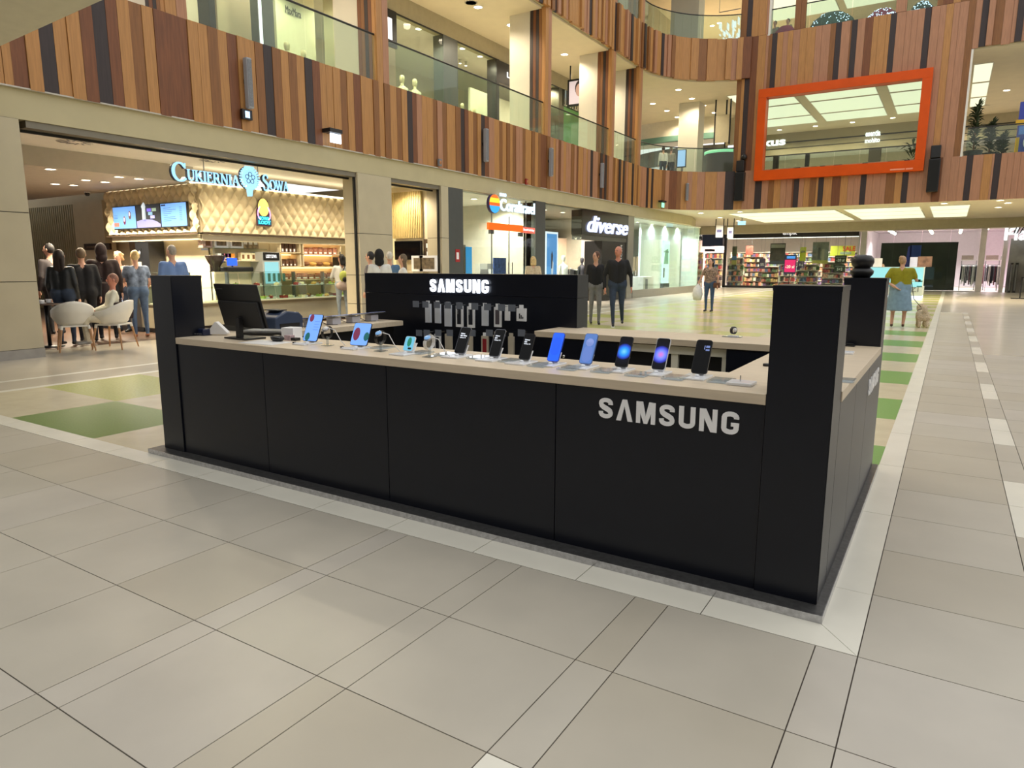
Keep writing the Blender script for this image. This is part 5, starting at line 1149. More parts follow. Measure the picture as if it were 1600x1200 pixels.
MB().box((xs_-.03, o0.y, zo), (xs_+.05, gx(815, 347, xs_).y, zo+.2)).build('orange_bar', E_('orange_bar_glow', (255, 100, 10), 1.1), ag)
MB().box((xs_-.03, gx(815, 347, xs_).y, zo-.02), (xs_+.05, o1.y, zo+.16)).build('pink_bar', E_('salmon_bar_glow', (236, 110, 90), .9), ag)
text('lettering', 'BestHoliday', (xs_+.052, gx(815, 347, xs_).y+.03, zo+.02), Y_, Z_, o1.y-gx(815, 347, xs_).y-.08, .1, E_('white_letter_glow', (250, 250, 250), 1.6), .003, ag)
MB().box((xs_-.06, o0.y+.12, zo-.12), (xs_+.02, o0.y+.3, zo)).box((xs_-.06, o1.y-.9, zo-.14), (xs_+.02, o1.y-.7, zo-.02)).build('bracket', dkgrey, ag)
a = gx(729, 380, -11.9); t = thing('blue_panel', 'tall sky-blue lit strip inside the agency window', 'panel', a); MB().box((-11.95, a.y-.14, .05), (-11.85, a.y+.2, 1.95)).build('panel', E_('sky_blue_panel', (60, 165, 235), .8), t); MB().box((-11.96, a.y-.17, 0), (-11.84, a.y-.13, 2.0)).build('edge', dkgrey, t)
ckx = -15.55; c = gx(753, 386, ckx); t = thing('wall_clock', 'large wall clock made of separate marks inside the agency', 'clock', c)
for k in range(12):
    a = 2*math.pi*k/12; MB().obox((ckx+.02, c.y+.4*math.sin(a), c.z+.4*math.cos(a)), (.02, .06, .13), Matrix.Rotation(-a, 3, 'X')).build('hour_mark', bpl, t)
MB().obox((ckx+.03, c.y+.06, c.z+.08), (.01, .02, .22), Matrix.Rotation(-.6, 3, 'X')).obox((ckx+.03, c.y-.08, c.z+.02), (.01, .02, .2), Matrix.Rotation(1.3, 3, 'X')).build('hands', bpl, t)
t = thing('agency_poster', 'blue holiday poster on a stand behind the agency glass', 'poster', gx(781, 430, -12.2)); a, c = gx(771, 424, -12.2), gx(790, 403, -12.2); MB().box((-12.22, a.y, .9), (-12.18, c.y, c.z)).build('board', mat('blue_holiday_print', (60, 84, 150), .5, noise=8, var=.5), t); MB().tube([(-12.2, (a.y+c.y)/2, 0), (-12.2, (a.y+c.y)/2, .9)], .02).build('post', steel, t); MB().lathe([(.2, 0), (.2, .02)], (-12.2, (a.y+c.y)/2, 0), 16).build('foot', steel, t)
t = thing('agency_cabinet', 'dark grey wall cabinet inside the travel agency', 'cabinet', gx(795, 390, -14.8)); a, c = gx(776, 405, -14.8), gx(812, 387, -14.8); MB().box((-15.5, a.y, 1.1), (-14.8, c.y, c.z)).build('body', mat('charcoal_cabinet', (86, 84, 82), .5), t); MB().box((-14.8, (a.y+c.y)/2-.01, 1.15), (-14.795, (a.y+c.y)/2+.01, c.z-.05)).build('door_gap', bpl, t)
for k, (px_, lab) in enumerate(((752, 'light brochure rack left inside the agency'), (764, 'grey brochure rack beside the blue poster'))):
    a = gx(px_, 425, -13); t = thing('brochure_rack', lab, 'rack', a); MB().box((-13.1, a.y-.22, 0), (-12.9, a.y+.22, a.z+.28)).build('frame', gpl if k else mat('pale_rack', (190, 190, 186), .5), t)
    for j in range(3): MB().box((-12.9, a.y-.18, .3+.35*j), (-12.87, a.y+.18, .58+.35*j)).build('brochure', packw if (j+k) % 2 else mat('grey_brochure', (130, 130, 132), .5), t)
t = thing('alarm_plate', 'red fire alarm plate on the grey pier', 'sign', gx(715, 403, XF-.03)); a = gx(715, 408, XF-.03); MB().box((XF-.03, a.y-.1, a.z-.02), (XF-.02, a.y+.1, a.z+.33)).build('plate', mat('red_sign_plate', (170, 36, 40), .4), t); MB().box((XF-.02, a.y-.06, a.z+.05), (XF-.018, a.y+.05, a.z+.24)).build('pictogram', packw, t)
# ================================================================== FASHION SHOP WITH DARK ENTRANCE
bay('fashion', yC2, yD1, mat('fashion_wall', (206, 198, 186), .7), 5., 50, 5, ceil=mat('dark_shop_ceiling', (150, 148, 142), .8))
t = glazing('shop_window', 'fashion shop display window left of its dark entrance', [yC2, gx(880, 380, XG).y, yD0])
xs_ = XF+.0
fs_ = thing('shop_sign', 'black fascia with lit italic lettering diverse over the dark entrance', 'sign', (XF, (yD0+yD1)/2, 2.7))
MB().box((XF-.5, yD0, 2.55), (XF-.06, yD1, 3.46)).build('fascia_box', mat('smoked_black_panel', (26, 24, 24), .2), fs_)
MB().box((XF-.5, yD0+.05, 2.38), (XF-.1, yD1, 2.55)).build('lower_band', mat('smoked_grey_band', (84, 84, 78), .35), fs_)
a, c = gx(919, 354, XF), gx(982, 357, XF); text('lettering', 'diverse', (XF-.055, a.y, 2.66), Y_, Z_, c.y-a.y, .62, E_('cold_white_letter_glow', (205, 215, 255), 1.5), .06, fs_, bold=.012, shear=.28)
yx = gx(942, 400, XG).y
struct('wall_black_entrance', MB().box((XF-.9, yx, 0), (XF-.12, yD1, 2.38)), mat('black_entrance_panel', (18, 18, 18), .3))
text('lettering', 'DIVERSESYSTEM.COM', (XF-.119, gx(976, 400, XF).y, .25), -Z_*-1, -Y_, 2.0, .17, packw, .003, fs_)
pinkw = mat('pink_lit_wall', (232, 196, 176), .6)
struct('wall_pink_panels', MB().box((-14.5, yD0-.4, 0), (-14.4, yD1, 2.6)), pinkw)
# mannequin, posters, racks
def mannequin(label, p, h, rz, m=None, headless=False, top=None):
    t = thing('mannequin', label, 'mannequin', p, rz); m = m or mat('mannequin_white', (226, 224, 220), .4); s = h/1.8
    b_ = MB()
    b_.lathe([(.0, 1.60*s), (.045*s, 1.58*s), (.07*s, 1.62*s), (.085*s, 1.7*s), (.07*s, 1.79*s), (0, 1.82*s)], (0, 0, 0), 14)
    b_.lathe([(.05*s, 1.62*s), (.045*s, 1.52*s), (.12*s, 1.46*s), (.18*s, 1.4*s), (.16*s, 1.25*s), (.13*s, 1.1*s), (.17*s, .95*s), (.1*s, .85*s)], (0, 0, 0), 16)
    for sg_ in (-1, 1):
        b_.tube([(sg_*.18*s, 0, 1.42*s), (sg_*.25*s, .02*s, 1.15*s), (sg_*.24*s, -.06*s, .9*s)], [.05*s, .042*s, .03*s], 8); b_.tube([(sg_*.09*s, 0, .92*s), (sg_*.1*s, .0, .5*s), (sg_*.1*s, .0, .06*s), (sg_*.11*s, -.08*s, .03*s)], [.085*s, .06*s, .04*s, .035*s], 8)
    o = b_.build('figure', m); setloc(o, p, rz, t)
    o = MB().lathe([(.175*s+.01, 1.42*s), (.17*s+.01, 1.25*s), (.145*s+.01, 1.1*s), (.18*s+.015, .95*s), (.2*s, .8*s)], (0, 0, 0), 16).build('garment', top or packw); setloc(o, p, rz, t)
    o = MB().lathe([(.2*s, 0), (.2*s, .012)], (0, 0, 0), 18).build('stand', steel); setloc(o, p, rz, t)
    return t
def setloc(o, p, rz, t):
    o.data.transform(Matrix.Translation(p) @ Matrix.Rotation(rz, 4, 'Z')); setpar(o, t)
p = gx(880, 430, -12.3); mannequin('white mannequin in a white top in the fashion window', Vector((-12.3, p.y, 0)), 1.78, 1.4)
p = gx(909, 430, -12.5); mannequin('dark-suited mannequin in the fashion window', Vector((-12.5, p.y, 0)), 1.72, 1.4, top=mat('dark_suit', (44, 46, 54), .7), m=mat('suit_grey', (60, 62, 70), .7))
a, c = gx(853, 428, -11.75), gx(871, 363, -11.75); t = thing('light_poster', 'tall lit blue poster of a figure in a white dress', 'poster', a); MB().box((-11.85, a.y-.03, 0), (-11.69, c.y+.03, .3)).build('stand', dkgrey, t); MB().box((-11.8, a.y-.03, .3), (-11.74, c.y+.03, c.z)).build('light_box', E_('poster_edge_glow', (235, 240, 255), 1.3), t); MB().box((-11.74, a.y+.03, .36), (-11.736, c.y-.05, c.z-.07)).build('print', E_('azure_print', (90, 160, 235), .9), t)
ym_ = (a.y+c.y)/2
MB().prism([(-11.735, ym_+u, z) for u, z in ((-.16, .4), (.16, .4), (.08, 1.1), (.1, 1.5), (.02, 1.62), (-.06, 1.5), (-.04, 1.1))], (.002, 0, 0)).build('printed_figure', E_('white_dress_print', (225, 232, 245), .9), t); MB().prism([(-11.732, ym_+u, z) for u, z in ((-.06, 1.3), (.0, 1.3), (.06, 1.75), (0, 1.92), (-.07, 1.8))], (.002, 0, 0)).build('printed_hair', mat('dark_hair_print', (60, 50, 60), .5), t)
def rack(label, a, c, n_, cols_, z=1.35, l=.75, group='clothes rails'):
    """clothes rail from a to c with hanging garments as parts"""
    a, c = Vector(a), Vector(c); t = thing('clothes_rail', label, 'clothes rail', (a+c)/2, group=group); d = (c-a).normalized(); n2 = Vector((-d.y, d.x, 0))
    MB().tube([a, a+Z_*z, c+Z_*z, c], .015, 6).build('rail_frame', chrome, t)
    for k in range(n_):
        p = a+(c-a)*((k+.5)/n_); w = (c-a).length/n_*.42; ll = l*(.75+.35*((k*.618) % 1)); P = [(-.2, -.06), (-.04, 0), (.04, 0), (.2, -.06), (.17, -ll), (-.17, -ll)]
        MB().prism([p+n2*u+Z_*(z-.03+v)-d*w for u, v in P], d*2*w).build('garment', cols_[k % len(cols_)], t)
gs = [mat('garment_%d' % k, c_, .8, noise=20, var=.2) for k, c_ in enumerate(((40, 40, 46), (88, 88, 92), (170, 166, 160), (60, 56, 60), (210, 206, 200), (110, 96, 84), (30, 32, 40)))]
rack('dark clothes rail beside the white mannequin', (-12.9, gx(890, 430, -12.9).y, 0), (-12.9, gx(905, 430, -12.9).y, 0), 8, gs, 1.3, .8)
# ================================================================== LONG GLASS SHOP BY THE CORNER
struct('wall_grey_pier_three', MB().box((-11.9, yD1, 0), (XF-.06, yE1, 3.5)), mat('light_grey_metal', (150, 148, 138), .3, .4))
bay('gallery_glass', yE1, yG1, mat('mint_white_wall', (220, 226, 218), .6), 4., 60, 5, rgb=(236, 246, 255))
t = glazing('shop_window', 'long glass shop front beside the rounded corner', [yE1, gx(1018, 400, XG).y, gx(1060, 400, XG).y, yG1], .35, 3.45, frame=mat('light_grey_metal', (150, 148, 138), .3, .4))
a0_, a1_ = gx(1019, 400, -11.9).y, gx(1072, 400, -11.9).y
struct('wall_white_display', MB().box((-12.6, a0_, 0), (-12.5, yG1-.3, 3.4)), mat('cool_white_panel', (226, 232, 230), .6))
a, c = gx(1035, 427, -12.4), gx(1047, 377, -12.4); t = thing('light_poster', 'tall lit mint poster behind the long glass front', 'poster', a); MB().box((-12.5, a.y, 0), (-12.35, c.y, .5)).build('stand', dkgrey, t); MB().box((-12.45, a.y, .5), (-12.4, c.y, c.z)).build('light_box', E_('mint_poster_glow', (215, 250, 240), 1.4), t)
text('lettering', 'moda', (-12.395, a.y+.1, c.z-.6), Y_, Z_, c.y-a.y-.25, .14, bpl, .004, t); MB().prism([(-12.395, a.y+.15, 1.5), (-12.395, c.y-.15, 1.5), (-12.395, c.y-.25, 2.3), (-12.395, a.y+.3, 2.2)], (.003, 0, 0)).build('print', mat('soft_green_print', (150, 200, 180), .5), t); MB().box((-12.395, a.y+.1, .8), (-12.39, a.y+.3, 1.3)).build('print', mat('grey_green_print', (110, 120, 112), .5), t)
rack('clothes rail with pale brown garments behind the long glass front', (-13.2, gx(993, 430, -13.2).y, 0), (-13.2, gx(1014, 430, -13.2).y, 0), 7, [mat('tan_garment', (160, 134, 104), .8), mat('rose_garment', (190, 160, 150), .8)], 1.9, 1.0)
box_thing('white_plinth', 'white display plinth behind the glass at the grey post', 'plinth', (-12.3, gx(996, 430, -12).y, 0), (-11.7, gx(1012, 430, -12).y, .9), white, None, ((-11.699, gx(999, 430, -12).y, .1), (-11.697, gx(1003, 430, -12).y, .8), gpl, 'panel_joint'))
# ================================================================== FIRST-FLOOR SHOPS, LEFT
XS = -14.66
zl, zh = 5.5, 8.95
struct('wall_gallery_bulkhead', MB().box((XS-.3, 2, zh), (XS, 30, 9.5)), mat('bulkhead_plaster', (170, 160, 132), .7))
struct('wall_gallery_back', MB().box((-18.6, 2, 5.5), (-18.5, 30, 9.5)), mat('boutique_wall', (226, 214, 196), .7))
struct('ceiling_gallery_shops', MB().box((-18.5, 2, 8.96), (XS-.05, 30, 9.0)), white)
def gpier(px0, px1, m, nm, py=90): y0, y1 = gx(px0, py, XS).y, gx(px1, py, XS).y; return struct(nm, MB().box((XS-.4, y0, zl), (XS+.03, y1, zh)), m)
def gwin(label, px0, px1, py=90, m=None, z1=zh):
    y0, y1 = gx(px0, py, XS).y, gx(px1, py, XS).y; t = thing('shop_window', label, 'shop window', (XS, (y0+y1)/2, zl), group='upper shop windows')
    n_ = max(1, round((y1-y0)/1.3))
    for k in range(n_): a = y0+(y1-y0)*k/n_; MB().box((XS-.01, a+.01, zl+.02), (XS+.005, a+(y1-y0)/n_-.01, z1)).build('glass_pane', m or glass, t)
    MB().box((XS-.03, y0, z1-.04), (XS+.02, y1, z1)).build('head_rail', bpl, t)
    return t
pinkp = mat('blush_wall_panel', (216, 186, 168), .7)
struct('wall_blush', MB().box((XS-.8, gx(336, 30, XS-.8).y, zl), (XS-.7, gx(404, 30, XS-.8).y, zh)), pinkp)
struct('wall_pale_panel', MB().box((XS-.5, gx(286, 20, XS-.5).y, zl), (XS-.4, gx(327, 20, XS-.5).y, zh)), mat('ivory_panel', (236, 228, 204), .7))
gpier(327, 336, bpl, 'wall_gallery_pier_black', 30); gwin('glass of the blush-walled boutique upstairs', 337, 404, 30)
a = gx(406, 20, XS).y; t = thing('light_strip', 'vertical white light strip beside the blush boutique', 'light', (XS, a, zl)); MB().box((XS, a-.03, zl), (XS+.03, a+.03, zh)).build('tube', E_('cool_tube_glow', (245, 245, 250), 3.), t); MB().box((XS-.02, a-.05, zl), (XS, a+.05, zh)).build('channel', steel, t)
gpier(409, 427, dkgrey, 'wall_gallery_pier_grey', 40)
struct('wall_cream_window_back', MB().box((XS-1.2, gx(428, 40, XS-1.2).y, zl), (XS-1.1, gx(488, 40, XS-1.2).y, zh)), mat('ivory_panel', (236, 228, 204), .7))
t = gwin('cream boutique window with the small black shop name', 428, 521, 40)
a, c = gx(446, 18, XS-1.09), gx(470, 20, XS-1.09); text('lettering', 'MaxMara', (XS-1.09, a.y, gx(446, 20, XS-1.09).z), Y_, Z_, c.y-a.y, .2, bpl, .01, t)
gpier(522, 534, cream, 'wall_gallery_pier_cream', 40)
struct('wall_white_stub', MB().box((XS-.3, gx(535, 40, XS).y, zl), (XS, gx(600, 40, XS).y, zh)), mat('ivory_panel', (236, 228, 204), .7))
sg1 = gx(607, 40, XS); t = thing('blade_sign', 'black sign with one tall white letter at the column', 'sign', sg1); MB().box((XS, sg1.y-.25, 7.9), (XS+.06, sg1.y+.3, zh)).build('board', bpl, t); text('lettering', 'I', (XS+.061, sg1.y-.12, 8.1), Y_, Z_, .2, .6, E_('white_letter_glow', (250, 250, 250), 1.6), .01, t)
gwin('boutique window with two cream mannequins upstairs', 617, 692, 60); gpier(692, 714, dkgrey, 'wall_gallery_pier_grey_two')
gwin('boutique window with pale hanging garments beside the black name board', 714, 775, 90); gpier(775, 779, bpl, 'wall_gallery_pier_thin', 100)
a, c = gx(779, 100, XS), gx(838, 120, XS); t = thing('shop_sign', 'black name board LIU JO above the boutique entrance upstairs', 'sign', a); MB().box((XS-.1, a.y, 8.15), (XS+.03, c.y, zh-.02)).build('board', bpl, t)
a2, c2 = gx(792, 117, XS+.03), gx(818, 124, XS+.03); text('lettering', 'LIU\u00b7JO', (XS+.031, a2.y, 8.38), Y_, Z_, c2.y-a2.y, .26, E_('white_letter_glow', (250, 250, 250), 1.6), .02, t, bold=.01)
struct('wall_boutique_entrance', MB().box((XS-1.4, gx(779, 150, XS).y, zl), (XS-1.3, gx(845, 150, XS).y, 8.15)), mat('ivory_panel', (236, 228, 204), .7))
gwin('pink-lit window right of the second clad column', 862, 872, 170); gpier(872, 880, mat('olive_frame', (70, 66, 50), .5), 'wall_gallery_pier_olive', 170)
t = gwin('green-tinted glass shop front upstairs', 880, 924, 170, glass_mat('green_tinted_glass', (170, 215, 165), opac=.12), 8.3)
struct('wall_green_shop_back', MB().box((XS-2, gx(880, 170, XS).y, zl), (XS-1.9, gx(960, 170, XS).y, 8.9)), mat('mint_wall', (190, 220, 176), .6))
y0 = gx(878, 150, XS).y; y1 = gx(926, 165, XS).y; t = thing('metal_strip_valance', 'valance of hanging silver strips over the green shop', 'valance', (XS, y0, 8.3)); sl = [mat('silver_strip', (190, 186, 176), .25, .8), mat('dark_strip', (84, 80, 74), .35, .6)]
k = 0; y = y0
while y < y1: MB().box((XS+.01, y, 8.25+.12*((k*.618) % 1)), (XS+.03, y+.09, zh)).build('strip', sl[k % 2], t); y += .12; k += 1
p = gx(908, 135, -13.2); t = thing('hanging_screen', 'hanging advertising screen with a portrait photo upstairs', 'screen', p); MB().box((p.x-.6, p.y-.05, 7.9), (p.x+.55, p.y+.05, 8.95)).build('housing', bpl, t); MB().box((p.x-.52, p.y-.056, 7.98), (p.x+.47, p.y-.05, 8.87)).build('screen', E_('pale_pink_screen', (216, 200, 200), .8), t)
MB().ball((p.x-.05, p.y-.058, 8.5), (.17, .003, .25), 14, 8).build('printed_portrait', E_('skin_print', (190, 150, 130), .7), t); MB().ball((p.x-.05, p.y-.0555, 8.58), (.21, .003, .3), 14, 8).build('printed_hair', E_('dark_hair_glow', (60, 44, 40), .5), t); MB().tube([(p.x-.5, p.y, 8.95), (p.x-.5, p.y, 9.5)], .03).tube([(p.x+.45, p.y, 8.95), (p.x+.45, p.y, 9.5)], .03).build('hanger', bpl, t)
a = gx(963, 190, XS); t = thing('shop_sign', 'white lit letters NSK over a green-lit entrance', 'sign', a); text('lettering', 'NSK', (XS+.02, a.y-1.1, 7.75), Y_, Z_, 1.9, .55, E_('white_letter_glow', (250, 250, 250), 1.6), .05, t, bold=.03); MB().box((XS-.05, a.y-1.2, 7.6), (XS+.01, a.y+1.2, 8.5)).build('board', mat('grey_olive_board', (120, 116, 100), .6), t)
t = thing('light_strip', 'vertical green light strip below the white lit letters', 'light', (XS, a.y, zl)); MB().box((XS, a.y-.25, zl), (XS+.04, a.y-.1, 7.5)).build('tube', E_('green_tube_glow', (130, 230, 130), 1.6), t); MB().box((XS-.02, a.y-.28, zl), (XS, a.y-.07, 7.5)).build('channel', steel, t)
for i, (px_, py_, dx, lab, m_) in enumerate(((448, 66, -.6, 'cream mannequin head and shoulders in the cream boutique window, left one', None), (474, 79, -.6, 'cream mannequin in the cream boutique window, right one', None), (628, 118, -.5, 'mannequin in a light patterned dress upstairs, left one', 1), (648, 124, -.5, 'mannequin in a light patterned dress upstairs, right one', 1), (722, 162, -.5, 'mannequin behind the glass near the black name board, left one', 1), (741, 170, -.5, 'mannequin behind the glass near the black name board, right one', 1))):
    p = gx(px_, py_, XS+dx); h = p.z-5.5; mannequin(lab, Vector((p.x, p.y, 5.5)), max(1.5, min(2.0, h)), 1.5, mat('mannequin_cream', (224, 206, 170), .5), top=mat('patterned_dress', (200, 190, 170), .7, noise=25, var=.5) if m_ else mat('cream_coat', (214, 196, 160), .8))
for i in range(6):
    p = Vector((XS-1.2, gx(724, 90, XS).y+.18*i*2, 8.955)); t = thing('boutique_spot', 'small cylinder spotlight over the pale hanging garments', 'light', p, group='cylinder spotlights in the boutique window'); MB().lathe([(.05, 0), (.05, -.14)], p, 10).build('barrel', white, t); MB().lathe([(0, -.141), (.045, -.141)], p, 10).build('lens', lampw, t)
for k, (yy, n2) in enumerate(((4.8, 20), (7.6, 25), (9., 15), (10.4, 25), (12.4, 25), (14.4, 35), (15.8, 35), (18.2, 35), (19.3, 20), (20.8, 35), (24.4, 35), (26.5, 35))):
    downlight(Vector((XS-.35, yy, 8.958)), 'round downlight inside an upstairs boutique', 'downlights inside the upstairs boutiques', n2, .1)
for i, (px_, py_) in enumerate(((747, 11), (798, 39), (882, 85), (917, 105), (1060, 140), (1081, 154), (1099, 165), (1116, 176), (1042, 173), (1020, 162), (1058, 183))):
    downlight(gz(px_, py_, 9.499), 'round downlight in the first-floor gallery ceiling', 'downlights in the first-floor gallery ceiling', 42 if px_ < 1000 else 24, .13)
for y in (4., 7., 10., 13.): downlight(Vector((-13.18, y, 9.499)), 'round downlight in the first-floor gallery ceiling', 'downlights in the first-floor gallery ceiling', 42, .13)
p = gz(736, 4, 9.499); t = thing('ceiling_speaker', 'round grey ceiling speaker beside the gallery downlights', 'loudspeaker', p); MB().lathe([(.2, -.01), (.2, 0)], p, 18).build('rim', mat('pale_grey_metal', (190, 184, 170), .5), t); MB().lathe([(0, -.012), (.17, -.012)], p, 18).build('grille', gpl, t)
for k, (px_, py_, z) in enumerate(((967, 134, 8.9),)):
    p = gx(px_, py_, -13.2); t = thing('exit_sign', 'small blue-white exit sign between the clad columns upstairs', 'sign', p); MB().box((p.x-.3, p.y-.02, p.z-.2), (p.x+.3, p.y+.02, p.z+.2)).build('panel', E_('cyan_sign_light', (150, 215, 245), 1.8), t); MB().box((p.x-.02, p.y-.02, p.z+.2), (p.x+.02, p.y+.02, 9.5)).build('hanger', steel, t)
# ------------------------------------------------------------------ rounded gallery corner
struct('wall_corner_column', MB().box((-12.1, 32.76, 5.5), (-11.08, 33.7, 9.5)), colw)
def curved(cx_, cy_, r, a0, a1, z0, z1, th=.1, n_=24):
    mb = MB()
    for k in range(n_):
        A, B = math.radians(a0+(a1-a0)*k/n_), math.radians(a0+(a1-a0)*(k+1)/n_)
        mb.prism([(cx_+q*math.cos(w), cy_+q*math.sin(w), z0) for q, w in ((r, A), (r, B), (r+th, B), (r+th, A))], (0, 0, z1-z0))
    return mb
struct('wall_corner_bulkhead', curved(-13.4, 46, 9.5, 228, 291, 8.66, 9.5, -.2), mat('bulkhead_white', (214, 206, 184), .7))
struct('trim_11', curved(-13.4, 46, 9.56, 228, 291, 8.36, 8.66, -.25), mat('teal_trim', (96, 134, 118), .6))
struct('wall_corner_shops', curved(-13.4, 46, 6.5, 200, 287, 5.5, 8.5, -.2), mat('grey_shopfront', (130, 128, 116), .6, noise=1.2, var=.35))
for k, a in enumerate((285, 268, 250)):
    w = math.radians(a); p = Vector((-13.4+6.7*math.cos(w), 46+6.7*math.sin(w), 7.3)); t = thing('lit_shop_name', 'small white lit shop name on the curved far wall, %s' % ('rightmost', 'middle', 'leftmost')[k], 'sign', p); MB().obox(p, (1.4, .06, .35), rz_(w+math.pi/2)).build('board', E_('faint_white_sign', (230, 230, 225), .9), t); MB().obox(p+Vector((0, 0, -.25)), (1.6, .1, .06), rz_(w+math.pi/2)).build('ledge', bpl, t)
p = gd(1130, 250, 36.); t = thing('round_kiosk_pillar', 'dark round kiosk pillar with green lit rim upstairs', 'kiosk', (p.x, p.y, 5.5)); MB().lathe([(.85, 5.5), (.85, 7.1), (.95, 7.12), (.95, 7.3), (.8, 7.35), (0, 7.4)], (p.x, p.y, 0), 24).build('drum', mat('espresso_drum', (56, 48, 38), .5), t); MB().lathe([(.97, 7.14), (.98, 7.28), (.96, 7.28)], (p.x, p.y, 0), 24).build('lit_rim', E_('green_rim_glow', (150, 235, 180), 1.), t)
for k, (px_, py_) in enumerate(((1129, 193), (1146, 197))):
    p = gd(px_, py_, 34.); t = thing('hanging_board', ('hanging signboard in black frame beside the kiosk pillar', 'second hanging signboard, nearer the timber pier')[k], 'sign', p); MB().box((p.x-.35, p.y-.03, p.z-.9), (p.x+.35, p.y+.03, p.z+.4)).build('panel', mat('pale_board', (200, 190, 160), .6), t); MB().box((p.x-.4, p.y-.04, p.z-1.), (p.x-.34, p.y+.04, 9.5)).build('hanger', bpl, t); MB().box((p.x+.34, p.y-.04, p.z-1.), (p.x+.4, p.y+.04, 9.5)).build('hanger', bpl, t)
p = gd(1066, 247, 34.); t = thing('info_screen', 'small blue lit screen on the white gallery column', 'screen', p); MB().box((p.x-.25, p.y-.04, p.z-.45), (p.x+.2, p.y+.04, p.z+.4)).build('housing', bpl, t); MB().box((p.x-.22, p.y-.046, p.z-.4), (p.x+.17, p.y-.04, p.z+.37)).build('screen', E_('pale_blue_info', (160, 195, 240), 1.3), t); MB().box((p.x-.05, p.y, 5.5), (p.x+.05, p.y+.05, p.z-.4)).build('post', steel, t)
# ------------------------------------------------------------------ first floor behind the orange frame
FY = 44.
struct('wall_far_bulkhead', MB().box((-12, FY-.1, 8.98), (12, FY, 9.5)), mat('bulkhead_plaster', (170, 160, 132), .7))
struct('wall_far_shop_band', MB().box((-12, FY+.2, 8.24), (12, FY+.3, 8.98)), mat('shop_band_plaster', (206, 194, 160), .7))
struct('trim_12', MB().box((-12, FY-.11, 8.96), (12, FY+.2, 8.985)).box((-12, FY+.16, 8.63), (12, FY+.2, 8.66)).box((-12, FY+.1, 8.2), (12, FY+.2, 8.26)), bpl)
struct('wall_far_shop_back', MB().box((-12, 50, 5.5), (12, 50.1, 9)), mat('far_shop_wall', (220, 206, 186), .7))
struct('ceiling_far_shops', MB().box((-12, FY+.3, 8.75), (12, 50, 8.85)), white)
lpan = E_('luminous_ceiling_panel', (240, 242, 208), 1.1)
def lightpan(x0, x1, y0, y1, z, lab, group):
    t = thing('ceiling_light_panel', lab, 'light', ((x0+x1)/2, (y0+y1)/2, z), group=group); MB().box((x0, y0, z-.03), (x1, y1, z-.02)).build('diffuser', lpan, t); MB().box((x0-.03, y0-.03, z-.025), (x1+.03, y1+.03, z)).build('tray', white, t)
for x0, x1, n1 in ((-9.6, -6.9, 'leftmost'), (-6.4, -3.4, 'second'), (-2.9, -.2 , 'third'), (.35, .97, 'narrow')):
    for y0, y1, n2 in ((32.4, 35.6, 'front'), (35.9, 38.8, 'middle'), (39.1, 41.2, 'rear')): lightpan(x0, x1, y0, y1, 9.5, 'luminous ceiling panel upstairs, %s column, %s row' % (n1, n2), 'luminous panels of the upper ceiling')
for px_, py_ in ((1218, 203), (1274, 197), (1332, 191), (1395, 184), (1528, 172), (1573, 141)): downlight(gz(px_, py_, 9.499), 'round downlight in a row behind the orange frame', 'downlights behind the orange frame', 25, .13)
a, c = gy(1352, 214, FY-.11), gy(1376, 208, FY-.11); t = thing('shop_sign', 'two-line white lit shop name seen through the orange frame', 'sign', a); text('lettering', 'esentia', (a.x, FY-.12, a.z), X_, Z_, c.x-a.x, .32, E_('white_letter_glow', (250, 250, 250), 1.6), .03, t, bold=.04); text('lettering', 'mohito', (a.x, FY-.12, a.z-.36), X_, Z_, c.x-a.x, .28, MATS['white_letter_glow'], .03, t, bold=.04)
a = gy(1196, 228, FY-.11); t = thing('shop_sign', 'white lit shop name cut by the left bar of the orange frame', 'sign', a); text('lettering', 'xus', (a.x-.3, FY-.12, a.z-.05), X_, Z_, 1.5, .35, MATS['white_letter_glow'], .03, t, bold=.04)
for k, (a, c, m_) in enumerate(((1208, 1216, bpl), (1258, 1264, bpl), (1357, 1376, mat('charcoal_pier', (64, 60, 52), .5)))):
    struct('wall_far_pier_%s' % 'abc'[k], MB().box((gy(a, 240, FY).x, FY+.1, 5.5), (gy(c, 240, FY).x, FY+.4, 8.24)), m_)
t = thing('shop_window', 'shop glass seen through the orange frame', 'shop window', (-5, FY+.25, 5.5))
for k in range(8): MB().box((-10.5+k*1.4, FY+.24, 5.5), (-9.12+k*1.4, FY+.25, 8.22)).build('glass_pane', glass, t)
for k in range(9):
    p = Vector((-9.5+k*1.2, 47., 8.749)); downlight(p, 'small spotlight inside the shop behind the orange frame', 'spotlights in the shop behind the orange frame', 45 if k % 2 == 0 else 0, .1)
def plant(label, p, h, n_, spread, potm, cat='plant', r=.28, leafm=None):
    t = thing('potted_plant', label, cat, p); p = Vector(p); MB().lathe([(r*.75, 0), (r, .45), (r*.9, .45), (r*.85, .4), (0, .4)], p, 14).build('pot', potm, t); rnd = random.Random(n_)
    lm = leafm or mat('dark_leaf', (52, 66, 34), .6, noise=8, var=.3); MB().tube([p+Z_*.4, p+Z_*h*.6], .03, 6).build('stem', pcol[2], t); mb = MB()
    for k in range(n_):
        a = rnd.random()*6.28; e = rnd.uniform(.1, 1.2); L = spread*rnd.uniform(.6, 1.1); b0 = p+Z_*(.45+(h-.5)*rnd.random()**.8); d = Vector((math.cos(a)*math.cos(e), math.sin(a)*math.cos(e), math.sin(e))); sd = d.cross(Z_).normalized()*.05*spread/.5
        mid = b0+d*L*.55; tip = b0+d*L-Z_*L*.25; mb.add([b0, mid+sd, tip, mid-sd], [(0, 1, 2, 3)])
    o = mb.build('foliage', lm, t); o['kind'] = 'stuff'
